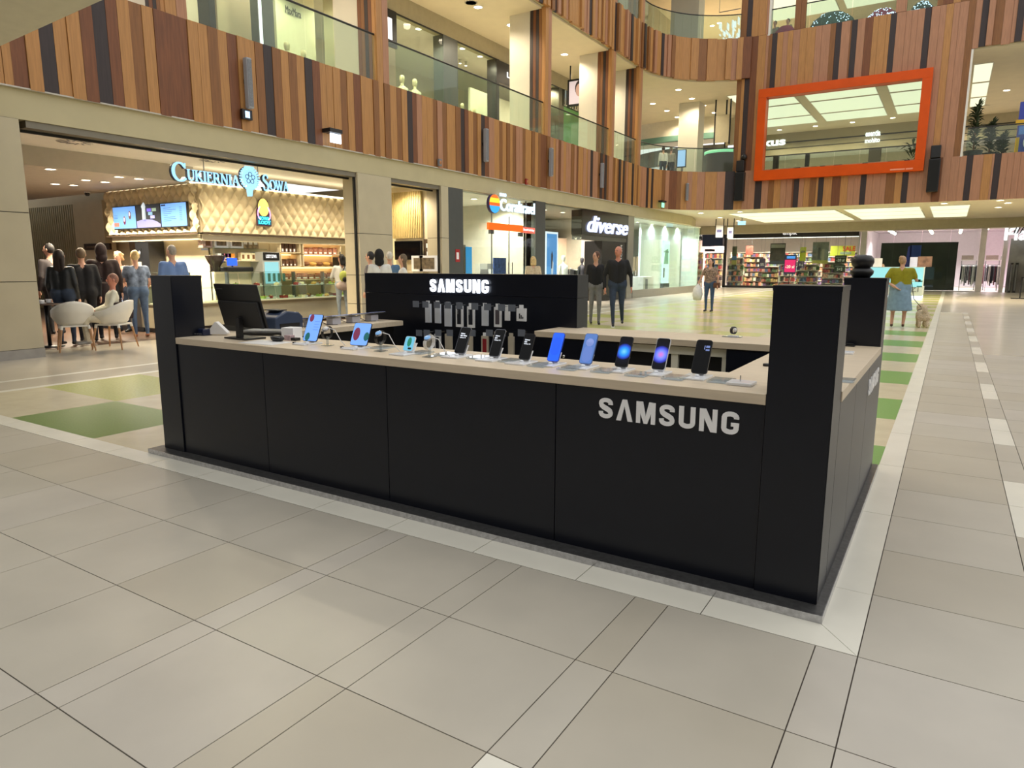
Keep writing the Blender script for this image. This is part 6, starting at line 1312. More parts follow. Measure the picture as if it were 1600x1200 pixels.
plant('spiky potted plant seen at the right edge of the orange frame', (gy(1424, 250, 38).x, 38, 5.5), 1.9, 40, .8, gpl)
for k, (px_, h, lab) in enumerate(((1520, 2.2, 'tall dark potted shrub at the gallery opening, leftmost'), (1545, 1.6, 'mid-sized potted shrub at the gallery opening'), (1565, 1.2, 'low potted shrub at the gallery opening, beside the blue sign'))):
    plant(lab, (gy(px_, 240, 31.3+k).x, 31.3+k, 5.5), h, 150, .5, mat('black_planter', (40, 38, 36), .5), r=.34)
a = gy(1590, 240, 31.); t = thing('banner_sign', 'blue and yellow retro sign standing at the gallery opening', 'sign', (a.x, 31, 5.5)); MB().box((a.x-.1, 31., 5.5), (a.x+1.2, 31.12, 7.6)).build('board', mat('royal_blue_board', (56, 70, 170), .5), t)
MB().box((a.x-.18, 30.99, 6.75), (a.x+1.2, 31., 6.95)).box((a.x-.12, 30.99, 5.5), (a.x-.0, 31., 6.3)).build('yellow_stripe', mat('yellow_stripe', (226, 176, 40), .5), t); MB().box((a.x+.1, 31., 7.6), (a.x+1.2, 31.12, 8.05)).build('upper_board', mat('royal_blue_board', (56, 70, 170), .5), t); MB().lathe([(.33, -.01), (.33, 0), (.28, 0), (.28, -.01)], (a.x+.45, 30.99, 6.1), 20, 0, (0, 1, 0)).build('white_ring', packw, t); MB().box((a.x-.05, 30.985, 6.4), (a.x+.35, 30.99, 6.7)).build('light_patch', mat('sky_patch', (90, 140, 230), .5), t)
p = gd(1570, 150, 38.); t = thing('exit_sign', 'cyan exit sign hanging from the ceiling at the right edge upstairs', 'sign', p); MB().box((p.x-.35, p.y-.02, p.z-.15), (p.x+.35, p.y+.02, p.z+.15)).build('panel', E_('cyan_sign_light', (150, 215, 245), 1.8), t); MB().box((p.x-.02, p.y-.02, p.z+.15), (p.x+.02, p.y+.02, 9.5)).build('hanger', steel, t)
# ------------------------------------------------------------------ top storey
struct('wall_top_back', MB().box((-20, 44, 11.1), (12, 44.1, 15.3)), mat('top_back_wall', (196, 184, 156), .7)); struct('wall_top_left', MB().box((XS-.1, 12, 11.1), (XS, 44, 15.3)), mat('top_back_wall', (196, 184, 156), .7))
struct('wall_top_column', MB().box((-12.6, 32.4, 11.1), (-11.2, 33.3, 15.3)), colw)
for x0, x1, n1 in ((-9.6, -6.2, 'left'), (-5.8, -2.4, 'middle'), (-2., 1.2, 'right')):
    for y0, y1, n2 in ((32.4, 36.6, 'front'), (37.2, 41.2, 'rear')): lightpan(x0, x1, y0, y1, 15.3, 'luminous ceiling panel of the top storey, %s column, %s row' % (n1, n2), 'luminous panels of the top ceiling')
for px_, py_ in ((1113, 40), (1124, 36)): downlight(gz(px_, py_, 15.299), 'round downlight in the top gallery ceiling', 'downlights in the top gallery ceiling', 160, .13)
p = gd(1060, 6, 34.); t = thing('exit_sign', 'blue-white exit sign on the top gallery', 'sign', p); MB().box((p.x-.3, p.y-.02, p.z-.15), (p.x+.3, p.y+.02, p.z+.15)).build('panel', MATS['cyan_sign_light'], t); MB().box((p.x-.02, p.y-.02, p.z+.15), (p.x+.02, p.y+.02, 15.3)).build('hanger', steel, t)
plum_ = mat('plum_velvet', (160, 56, 92), .8, noise=12, var=.15); pine = mat('pine_velvet', (46, 86, 76), .8, noise=12, var=.2); fairy = E_('fairy_light', (200, 225, 255), 2.5)
def mound(px_, py_, w, h, m, lab, lights=0):
    p = gy(px_, py_, 31.2); c = Vector((p.x, 31.2, 11.1)); z = p.z-11.1; t = thing('velvet_mound', lab, 'mound', c); MB().lathe([(w, 0), (w*.97, z*.3), (w*.8, z*.65), (w*.45, z*.92), (0, z)], c, 24).build('mound_body', m, t); mb = MB(); rnd = random.Random(px_)
    for k in range(lights):
        a = rnd.uniform(-2.6, -.5); v = rnd.uniform(.3, .95); r = w*math.sqrt(max(.02, 1-v*v))+.02; mb.ball(c+Vector((r*math.cos(a), r*math.sin(a), z*v)), .022, 6, 4)
    if lights: o = mb.build('fairy_lights', fairy, t); o['kind'] = 'stuff'
mound(1228, 40, .55, 1, plum_, 'plum velvet mound behind the top rail, leftmost'); mound(1302, 20, 1.0, 1, pine, 'dark green velvet mound with fairy lights on the top gallery', 40); mound(1380, 14, .7, 1, plum_, 'plum velvet mound with violet fairy lights on the top gallery', 60); mound(1442, 2, .5, 1, pine, 'tall dark green mound with blue fairy lights', 50); mound(1560, -8, .9, 1, pine, 'dark mound with blue lights at the far right of the top gallery', 20)
mound(1083, 66, .5, 1, mat('olive_pouf', (110, 126, 50), .8), 'olive green pouf on the top gallery corner'); mound(1122, 66, .5, 1, bpl, 'black pouf on the top gallery corner')
t = thing('tinsel_curtain', 'curtain of hanging silver tinsel lights on the top gallery', 'decoration', gy(1135, 50, 32)); rnd = random.Random(3); mb = MB(); c0 = gy(1122, 60, 32).x; c1 = gy(1155, 60, 32).x
for k in range(40):
    x = rnd.uniform(c0, c1); z = rnd.uniform(11.6, 12.6); mb.box((x, 32+rnd.uniform(-.3, .3), z), (x+.03, 32.3, z+rnd.uniform(.05, .3)))
o = mb.build('tinsel_strands', E_('tinsel_glow', (230, 235, 240), 1.2), t); o['kind'] = 'stuff'; MB().tube([(c0, 32, 13.2), (c1, 32, 13.2)], .02).build('rod', steel, t); MB().tube([(c0, 32, 13.2), (c0, 32, 15.3)], .01).build('wire', steel, t)
# ================================================================== GROUND FLOOR, FAR END
for x0, x1, n1 in ((-9.2, -4.45, 'left'), (-4.05, -1.1, 'middle'), (-.7, .72, 'right')):
    for y0, y1, n2 in ((32.3, 34.6, 'front'), (34.8, 37.3, 'middle'), (37.5, 40.1, 'rear')): lightpan(x0, x1, y0, y1, 3.95, 'luminous panel of the aisle ceiling, %s column, %s row' % (n1, n2), 'luminous panels of the aisle ceiling')
for px_, py_ in ((1095, 333), (1125, 340), (1153, 345), (1156, 331), (1262, 345), (1475, 318), (1560, 324), (1563, 313), (1575, 317)): downlight(gz(px_, py_, 3.949), 'round downlight in the aisle ceiling at the far end', 'downlights in the far aisle ceiling', 45, .13)
struct('trim_13', MB().box((-14.6, 42.6, 3.45), (12, 44.0, 3.95)), mat('bulkhead_plaster', (170, 160, 132), .7))
GY = 44.
def farbox(nm, lab, cat, a, c, d0, d1, m, part='panel', grp=None):
    p, q = gy(*a, d0), gy(*c, d0); t = thing(nm, lab, cat, ((p.x+q.x)/2, d0, min(p.z, q.z)), group=grp); MB().box((p.x, d0, p.z), (q.x, d1, q.z)).build(part, m, t); return t, p, q
# --- bookshop
t, p, q = farbox('shop_sign', 'black fascia with white lettering empik', 'sign', (1131, 372.5), (1343, 359), 43.9, 44.3, mat('bookshop_black', (28, 24, 26), .4), 'fascia')
a, c = gy(1223, 369, 43.89), gy(1246, 361, 43.89); text('lettering', 'empik', (a.x, 43.89, a.z), X_, Z_, c.x-a.x, (c.z-a.z)*1.1, E_('soft_white_letter', (230, 226, 220), 1.), .03, t, bold=.02)
t = thing('shop_window', 'bookshop glass front with a thick black frame', 'shop window', (-9, 44, 0)); x0, x1 = gy(1131, 400, 44).x, gy(1343, 400, 44).x
MB().box((x0, 43.92, 0), (x0+.16, 44.1, 3.4)).build('frame_post', MATS['bookshop_black'], t); MB().box((x0, 43.92, 0), (x1, 44.1, .14)).build('frame_sill', MATS['bookshop_black'], t)
for k in range(5): MB().box((x0+.16+(x1-x0-.2)*k/5, 44., .14), (x0+.15+(x1-x0-.2)*(k+1)/5, 44.012, 3.3)).build('glass_pane', glass, t)
struct('wall_bookshop_back', MB().box((-24, 55, 0), (-4.6, 55.1, 4)), mat('bookshop_wall', (214, 200, 190), .7)); struct('ceiling_bookshop', MB().box((-24, 44.4, 3.6), (-4.6, 55, 3.7)), white)
for k in range(5):
    t = thing('ceiling_tube_row', 'long white ceiling light row inside the bookshop, %s from the window' % ('first', 'second', 'third', 'fourth', 'fifth')[k], 'light', (-11, 45.5+1.9*k, 3.55)); MB().box((-17, 45.5+1.9*k, 3.5), (-5.2, 45.75+1.9*k, 3.53)).build('tube', E_('bookshop_tube_glow', (255, 246, 240), 3.2), t); MB().box((-17, 45.48+1.9*k, 3.53), (-5.2, 45.77+1.9*k, 3.6)).build('tray', white, t)
    if k < 4: spot(t, (-7.5, 45.62+1.9*k, 3.45), 60, (255, 244, 240), 160); spot(t, (-11., 45.62+1.9*k, 3.45), 60, (255, 244, 240), 160); spot(t, (-14.5, 45.62+1.9*k, 3.45), 60, (255, 244, 240), 160)
bookc = [mat('book_%d' % k, c_, .6, noise=9, var=.5) for k, c_ in enumerate(((190, 120, 90), (110, 80, 120), (200, 170, 110), (80, 96, 120), (150, 60, 56), (220, 210, 190), (90, 110, 70), (60, 50, 48), (196, 150, 130)))]
def bookshelf(label, x0, x1, y, h, n_, seed, dark=False):
    t = thing('bookshelf', label, 'bookshelf', ((x0+x1)/2, y, 0), group='bookshelves in the bookshop'); m = mat('shelf_brown', (120, 90, 66), .6) if dark else mat('shelf_pale', (206, 196, 180), .6); rnd = random.Random(seed)
    MB().box((x0, y+.28, 0), (x1, y+.32, h)).build('back_panel', m, t)
    for j in range(n_+1): MB().box((x0, y-.02, h*j/n_), (x1, y+.3, h*j/n_+.03)).build('shelf_board', m, t)
    mbs = MB(); x = x0
    for j in range(n_):
        x = x0+.03
        while x < x1-.1:
            w = rnd.uniform(.07, .22); hh_ = (h/n_-.06)*rnd.uniform(.6, .97); mbs.box((x, y, h*j/n_+.03), (x+w-.01, y+.25, h*j/n_+.03+hh_), rnd.randrange(9)); x += w
    o = mbs.build('books', bookc, t); o['kind'] = 'stuff'
for k, (a, c, y, h, n_, lab) in enumerate(((1136, 1160, 45.2, 1.9, 5, 'narrow colourful bookshelf just right of the black frame post'), (1160, 1190, 47.5, 2.0, 6, 'tall bookshelf in the middle left of the bookshop'), (1190, 1215, 46.2, 1.3, 4, 'low book table full of coloured covers left of the pink stand'), (1216, 1242, 46., 1.5, 4, 'pale book rack behind the pink promotion stand'), (1244, 1278, 45.3, 1.5, 4, 'wide pale book rack with red covers right of the pink stand'), (1284, 1318, 45.3, 1.6, 5, 'wide pale book rack under the green boards'), (1140, 1340, 52., 2.4, 7, 'long wall of books at the back of the bookshop'))):
    bookshelf(lab, gy(a, 420, y).x, gy(c, 420, y).x, y, h, n_, k+1, k in (1, 2))
def hung(nm, lab, a, c, y, m, parts=()):
    t, p, q = farbox(nm, lab, 'poster', a, c, y, y+.04, m, 'board'); w, h = q.x-p.x, q.z-p.z
    for kind, u0, v0, u1, v1, mm in parts:
        if kind == 'b': MB().box((p.x+w*u0, y-.012, p.z+h*v0), (p.x+w*u1, y-.001, p.z+h*v1)).build('print', mm, t)
        else: text('lettering', kind, (p.x+w*u0, y-.012, p.z+h*v0), X_, Z_, w*(u1-u0), h*(v1-v0), mm, .01, t, bold=.02)
    MB().tube([(p.x+w*.2, y+.02, q.z), (p.x+w*.2, y+.02, 3.6)], .01, 5).tube([(p.x+w*.8, y+.02, q.z), (p.x+w*.8, y+.02, 3.6)], .01, 5).build('wire', steel, t)
hung('hanging_poster', 'dark sepia film poster hanging in the bookshop window', (1202, 413), (1228, 380), 44.2, mat('sepia_poster', (84, 70, 62), .5, noise=2.5, var=.6), [('b', .05, .78, .95, .95, mat('poster_pale', (170, 160, 150), .5)), ('b', .05, .03, .95, .16, mat('poster_blue_grey', (80, 84, 100), .5))])
hung('hanging_poster', 'large grey photo poster of two people hanging in the bookshop', (1268, 412), (1296, 378), 44.2, mat('grey_poster', (130, 128, 122), .5, noise=2., var=.45), [('b', .0, .0, 1, .16, mat('poster_yellow_grass', (180, 168, 90), .5, noise=6)), ('b', .35, .2, .5, .75, mat('poster_figure', (84, 80, 80), .5)), ('b', .58, .16, .75, .68, mat('poster_figure2', (160, 150, 140), .5))])
hung('hanging_poster', 'yellow-green sale tag hanging in the bookshop', (1249, 408), (1260, 386), 45., mat('lime_tag', (196, 200, 40), .5), [('-50%', .1, .6, .9, .75, bpl)])
hung('hanging_poster', 'small red poster inside the bookshop', (1165, 398), (1177, 384), 46., mat('red_poster', (214, 100, 84), .5, noise=4, var=.4))
hung('hanging_poster', 'narrow olive and blue column poster near the black frame post', (1143, 415), (1152, 385), 44.6, mat('olive_poster', (110, 110, 84), .5, noise=3, var=.3), [('b', 0, .3, 1, .5, mat('blue_band', (100, 140, 190), .5)), ('b', 0, .05, 1, .28, mat('yellow_band', (190, 180, 100), .5))])
grn = mat('chalk_green_board', (56, 62, 50), .6)
hung('price_board', 'dark green price board reading -20 zl, upper one', (1304, 411), (1323, 399), 44.4, grn, [('-20 zł', .15, .2, .85, .55, packw), ('b', .1, .7, .9, .85, gpl)]); hung('price_board', 'dark green price board reading 5+2, lower one', (1303, 425), (1321, 414), 44.4, grn, [('5+2', .25, .2, .75, .6, packw), ('b', .1, .72, .9, .85, gpl)])
hung('price_board', 'purple price card low in the bookshop window', (1246, 419), (1257, 407), 45.1, mat('purple_card', (96, 84, 112), .5), [('20 zł', .2, .3, .8, .6, packw)]); hung('price_board', 'second purple price card farther left in the bookshop', (1186, 420), (1196, 404), 45.6, mat('purple_card', (96, 84, 112), .5), [('50%', .2, .3, .8, .55, packw)])
hung('sale_banner', 'lime banner with red lettering at the right end of the bookshop', (1297, 400), (1337, 384), 46.5, mat('lime_banner', (196, 206, 70), .5), [('SALE', .5, .5, 1.0, .95, mat('red_letter', (220, 60, 50), .5)), ('b', .4, .15, .85, .4, mat('grey_green_band', (150, 170, 140), .5))])
pp, q = gy(1224, 428, 43.), gy(1245, 398, 43.); t = thing('promo_stand', 'pink promotion stand reading -20 zl with blue header', 'sign', (pp.x, 43, 0)); MB().box((pp.x, 43, pp.z), (q.x, 43.06, q.z)).build('frame', mat('navy_frame', (24, 34, 66), .4), t)
w, h = q.x-pp.x, q.z-pp.z; MB().box((pp.x+.04, 42.995, pp.z+.1*h), (q.x-.04, 43, pp.z+.74*h)).build('poster', E_('magenta_poster_glow', (222, 32, 104), .9), t); text('lettering', '-20 zł', (pp.x+.12*w, 42.99, pp.z+.3*h), X_, Z_, w*.76, h*.16, packw, .004, t, bold=.03); MB().box((pp.x+.2*w, 42.992, pp.z+.8*h), (pp.x+.9*w, 42.995, pp.z+.93*h)).build('header_print', E_('sky_header', (70, 150, 230), .9), t); MB().tube([((pp.x+q.x)/2, 43.03, 0), ((pp.x+q.x)/2, 43.03, pp.z)], .03).build('post', bpl, t); MB().lathe([(.25, 0), (.25, .03)], ((pp.x+q.x)/2, 43.03, 0), 16).build('foot', bpl, t)
# --- left neighbour shop with red goods
struct('wall_far_left_back', MB().box((-24, 50, 0), (-14, 50.1, 3.9)), mat('rosy_wall', (236, 206, 196), .7))
t, p, q = farbox('shop_sign', 'navy shop fascia block between the corner shop and the bookshop', 'sign', (1097, 385), (1130, 363), 43.8, 44.2, mat('navy_fascia', (30, 42, 74), .4), 'fascia'); farbox('shop_sign', 'dark shop sign with pale lettering agora', 'sign', (1076, 376), (1097, 362), 43.9, 44.1, mat('charcoal_fascia', (60, 58, 56), .5), 'fascia'); a = gy(1079, 372, 43.88); text('lettering', 'agora', (a.x, 43.88, a.z), X_, Z_, 1.1, .3, MATS['soft_white_letter'], .02, COL.objects[-2] if COL.objects[-2].type == 'EMPTY' else COL.objects[-2].parent)
for k, (a, c) in enumerate(((1077, 1096), (1100, 1128))): bookshelf(('tall shelf of mixed goods left of the walking woman', 'shelf of red goods behind the walking woman')[k], gy(a, 420, 45.+k).x, gy(c, 420, 45.+k).x, 45.+k, 2.3, 6, 20+k)
t, p, q = farbox('hanging_poster', 'small dark hanging sign above the red goods', 'sign', (1101, 393), (1117, 389), 44.5, 44.56, bpl, 'board'); MB().tube([((p.x+q.x)/2, 44.53, q.z), ((p.x+q.x)/2, 44.53, 3.9)], .02).build('wire', steel, t)
for k, (a, c) in enumerate((((1118, 371), (1130, 352)), ((1136, 372), (1146, 355)))):
    t, p, q = farbox('hanging_sign', ('hanging white aisle sign before the navy fascia', 'hanging white aisle sign with dark print before the bookshop')[k], 'sign', a, c, 36., 36.05, mat('white_aisle_sign', (224, 222, 226), .4), 'panel'); MB().box((p.x-.04, 36, p.z), (p.x, 36.05, 3.95)).build('hanger', bpl, t); MB().box((q.x, 36, p.z), (q.x+.04, 36.05, 3.95)).build('hanger', bpl, t); MB().box((p.x+.06, 35.99, (p.z+q.z)/2-.05), (q.x-.06, 36, (p.z+q.z)/2+.1)).build('print', mat('indigo_print', (90, 90, 140), .5, noise=40, var=.5), t)
for k, (px_, py_, lab) in enumerate(((1159, 348.5, 'cyan exit sign under the far aisle ceiling, left one'), (1550, 335, 'cyan exit sign under the far aisle ceiling, right one'))):
    p = gd(px_, py_, 37.); t = thing('exit_sign', lab, 'sign', p); MB().box((p.x-.2, p.y-.02, p.z-.1), (p.x+.2, p.y+.02, p.z+.1)).build('panel', MATS['cyan_sign_light'], t); MB().box((p.x-.02, p.y-.02, p.z+.1), (p.x+.02, p.y+.02, 3.95)).build('hanger', steel, t)
# --- discount clothes shop on the right
gp = mat('silver_grey_pier', (176, 174, 168), .4, .2)
struct('wall_far_pier_grey', MB().box((gy(1343, 400, 43.9).x, 43.9, 0), (gy(1352, 400, 43.9).x, 44.4, 3.45)), gp)
for k, (a, c) in enumerate(((1529, 1539), (1566, 1573))): struct('wall_far_post_%s' % 'ab'[k], MB().box((gy(a, 400, 43.9).x, 43.9, 0), (gy(c, 400, 43.9).x, 44.2, 3.45)), mat('white_post', (222, 214, 216), .4))
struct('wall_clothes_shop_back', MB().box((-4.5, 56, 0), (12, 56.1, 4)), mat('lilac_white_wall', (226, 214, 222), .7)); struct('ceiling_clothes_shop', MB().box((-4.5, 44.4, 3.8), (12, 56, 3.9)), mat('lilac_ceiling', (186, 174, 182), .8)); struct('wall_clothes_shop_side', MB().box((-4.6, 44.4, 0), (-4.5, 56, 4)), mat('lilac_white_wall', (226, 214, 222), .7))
t = thing('shop_window', 'glass front of the clothes shop at the far right', 'shop window', (-1, 44, 0)); x0, x1 = gy(1353, 400, 44).x, gy(1529, 400, 44).x
for k in range(4): MB().box((x0+(x1-x0)*k/4+.01, 44., .03), (x0+(x1-x0)*(k+1)/4-.01, 44.012, 3.44)).build('glass_pane', glass, t)
MB().box((x0, 43.97, 0), (x1, 44.04, .03)).build('sill', steel, t)
t, p, q = farbox('window_hoarding', 'large black hoarding with a blue strip behind the clothes shop glass', 'panel', (1371, 452), (1498, 378), 44.3, 44.5, mat('black_hoarding', (46, 46, 46), .5, noise=1, var=.3), 'board'); b0, b1 = gy(1413, 410, 44.29), gy(1440, 383, 44.29)
MB().box((b1.x-.55, 44.285, .6), (b1.x, 44.3, b1.z)).build('blue_strip', mat('royal_blue_strip', (44, 66, 170), .4), t); MB().prism([(b0.x, 44.285, .6), (b0.x+.3, 44.285, .6), (b0.x+.3, 44.285, b1.z), (b0.x+.12, 44.285, b1.z-.1)], (0, .014, 0)).build('blue_strip', mat('violet_blue_strip', (66, 70, 190), .4), t)
for k in range(5):
    x = (-3.2, -1, .6, 1.9, 3.2)[k]; t = thing('track_lights', 'row of bright spotlights on a ceiling track in the clothes shop, %s from the left' % ('first', 'second', 'third', 'fourth', 'fifth')[k], 'light', (x, 48, 3.7)); MB().box((x-.03, 45, 3.72), (x+.03, 54, 3.8)).build('track', bpl, t)
    for j in range(5): MB().ball((x, 45.6+1.7*j, 3.62), .09, 8, 6).build('spot_head', lampw, t)
    spot(t, (x, 47., 3.5), 55, (255, 240, 246), 150); spot(t, (x, 51., 3.5), 55, (255, 240, 246), 150)
gl = [gs[0], gs[4], gs[2], gs[0], gs[6], gs[1], mat('wine_garment', (90, 40, 52), .8)]
for k, (a, c, y, lab) in enumerate(((1500, 1527, 44.9, 'crowded clothes rail with dark prints right of the black hoarding'), (1541, 1565, 44.9, 'clothes rail with white and grey garments between the white posts'), (1500, 1565, 48, 'second clothes rail deeper in the shop'), (1500, 1566, 52, 'clothes rail along the shop back'))): rack(lab, (gy(a, 430, y).x, y, 0), (gy(c, 430, y).x, y, 0), 12, gl, 1.5, 1.1)
for k, (a, c, z) in enumerate(((1503, 1528, 1.75), (1541, 1564, 1.75))):
    x0, x1 = gy(a, 400, 47).x, gy(c, 400, 47).x; t = thing('wall_display', ('shelf of folded clothes above the crowded rail', 'shelf of folded clothes above the white garments')[k], 'shelf', ((x0+x1)/2, 47, z)); MB().box((x0, 47, z), (x1, 47.4, z+.04)).build('board', white, t); MB().box((x0, 47.1, z+.04), (x0+.6, 47.35, z+.3)).build('folded_pile', gs[5], t); MB().box((x0+.8, 47.1, z+.04), (x1, 47.35, z+.25)).build('folded_pile', gs[2], t); MB().box((x0, 47.38, 0), (x0+.05, 47.43, z)).box((x1-.05, 47.38, 0), (x1, 47.43, z)).build('support', steel, t)
p = gy(1568, 376, 43.5); q = gy(1590, 355, 43.5); t = thing('shop_sign', 'big white lit letters HalfPrice cut off by the right edge of the view', 'sign', p); text('lettering', 'HalfPrice', (p.x, 43.45, p.z), X_, Z_, (q.x-p.x)*6.2, (q.z-p.z)*1.05, E_('bright_letter_glow', (250, 252, 255), 1.3), .1, t, bold=.03)
for k in range(3): MB().tube([(p.x+.4+.12*k, 43.4, p.z+.3), (p.x+.6+.2*k, 43.0, 3.95)], .03).build('hanger', bpl, t)
struct('wall_clothes_entrance', MB().box((gy(1574, 420, 44.2).x, 44.2, 0), (12, 44.3, 2.9)), mat('mirror_grey', (150, 150, 146), .3, noise=.8, var=.4))
for k in range(2): a = gy(1575+8*k, 447, 43.7); box_thing('security_gate', ('dark security gate at the clothes shop entrance, left one', 'dark security gate at the clothes shop entrance, right one')[k], 'gate', (a.x, 43.6, 0), (a.x+.12, 43.9, 1.6), bpl, None, ((a.x+.02, 43.59, .1), (a.x+.1, 43.6, 1.5), gpl, 'panel_insert'))
a = gz(1592, 467); t = thing('black_stand', 'black metal stand frame at the right edge of the view', 'stand', a); y = a.y; x = a.x
for dx in (0, .3, .6): MB().box((x+dx, y, 0), (x+dx+.05, y+.05, .95)).build('upright', bpl, t)
MB().box((x-.3, y-.1, 0), (x+.9, y+.15, .04)).build('foot_bar', bpl, t); MB().box((x, y, .9), (x+.65, y+.05, .95)).build('top_bar', bpl, t)
# --- jewellery kiosk
b0 = gz(1440, 467); x1 = b0.x; yk = b0.y; x0 = gy(1332, 440, yk).x
t = thing('jewellery_kiosk', 'white jewellery kiosk with brightly lit glass cases', 'kiosk', ((x0+x1)/2, yk+1, 0)); ztop = gy(1440, 417, yk).z; zmid = gy(1440, 449, yk).z
MB().box((x0, yk, .12), (x1, yk+2.2, zmid)).build('base_cabinet', mat('pearl_panel', (196, 206, 208), .4), t); MB().box((x0+.02, yk+.02, 0), (x1-.02, yk+2.18, .12)).build('lit_plinth', E_('cool_plinth_glow', (220, 236, 255), 2.), t)
MB().box((x0+.03, yk+.5, zmid), (x1-.03, yk+.52, ztop-.02)).build('lit_backing', E_('icy_case_glow', (170, 228, 240), 1.3), t); MB().box((x0, yk, zmid), (x1, yk+.01, ztop)).build('front_glass', glass, t); MB().box((x0, yk, ztop-.03), (x1+.01, yk+.6, ztop)).build('top_frame', white, t); MB().box((x1-.03, yk, zmid), (x1, yk+.03, ztop)).box((x1-.03, yk+.55, zmid), (x1, yk+.58, ztop)).build('corner_post', white, t)
MB().box((x0+.03, yk+.02, zmid+.22), (x1-.03, yk+.45, zmid+.23)).build('glass_shelf', glass, t); text('lettering', 'YEZZI', (x1-1.25, yk-.01, .3), X_, Z_, 1.1, .2, mat('grey_letter', (120, 126, 130), .5), .006, t)
rnd = random.Random(5)
for k in range(16): x = rnd.uniform(x0+.5, x1-.2); MB().box((x, yk+.15, zmid+(.23 if k % 2 else .0)), (x+rnd.uniform(.08, .25), yk+.3, zmid+(.23 if k % 2 else .0)+rnd.uniform(.03, .12))).build('jewel_tray', [packw, mat('teal_tray', (90, 150, 160), .5), mat('ice_tray', (200, 230, 236), .4)][k % 3], t)
for k, (px_, w, h, m_, lab) in enumerate(((1371, .35, .38, packw, 'white card standing on the jewellery kiosk, left one'), (1427, .3, .42, mat('lilac_card', (190, 196, 222), .5), 'pale lilac card standing on the jewellery kiosk'), (1444, .55, .45, mat('brown_photo', (110, 84, 70), .5, noise=5, var=.5), 'brown photo frame standing on the jewellery kiosk'))):
    p = gy(px_, 417, yk+.3); t = thing('counter_card', lab, 'card', p); MB().box((p.x-w/2, yk+.3, ztop), (p.x+w/2, yk+.33, ztop+h)).build('card', m_, t); MB().box((p.x-.03, yk+.33, ztop), (p.x+.03, yk+.45, ztop+.1)).build('prop', gpl, t)
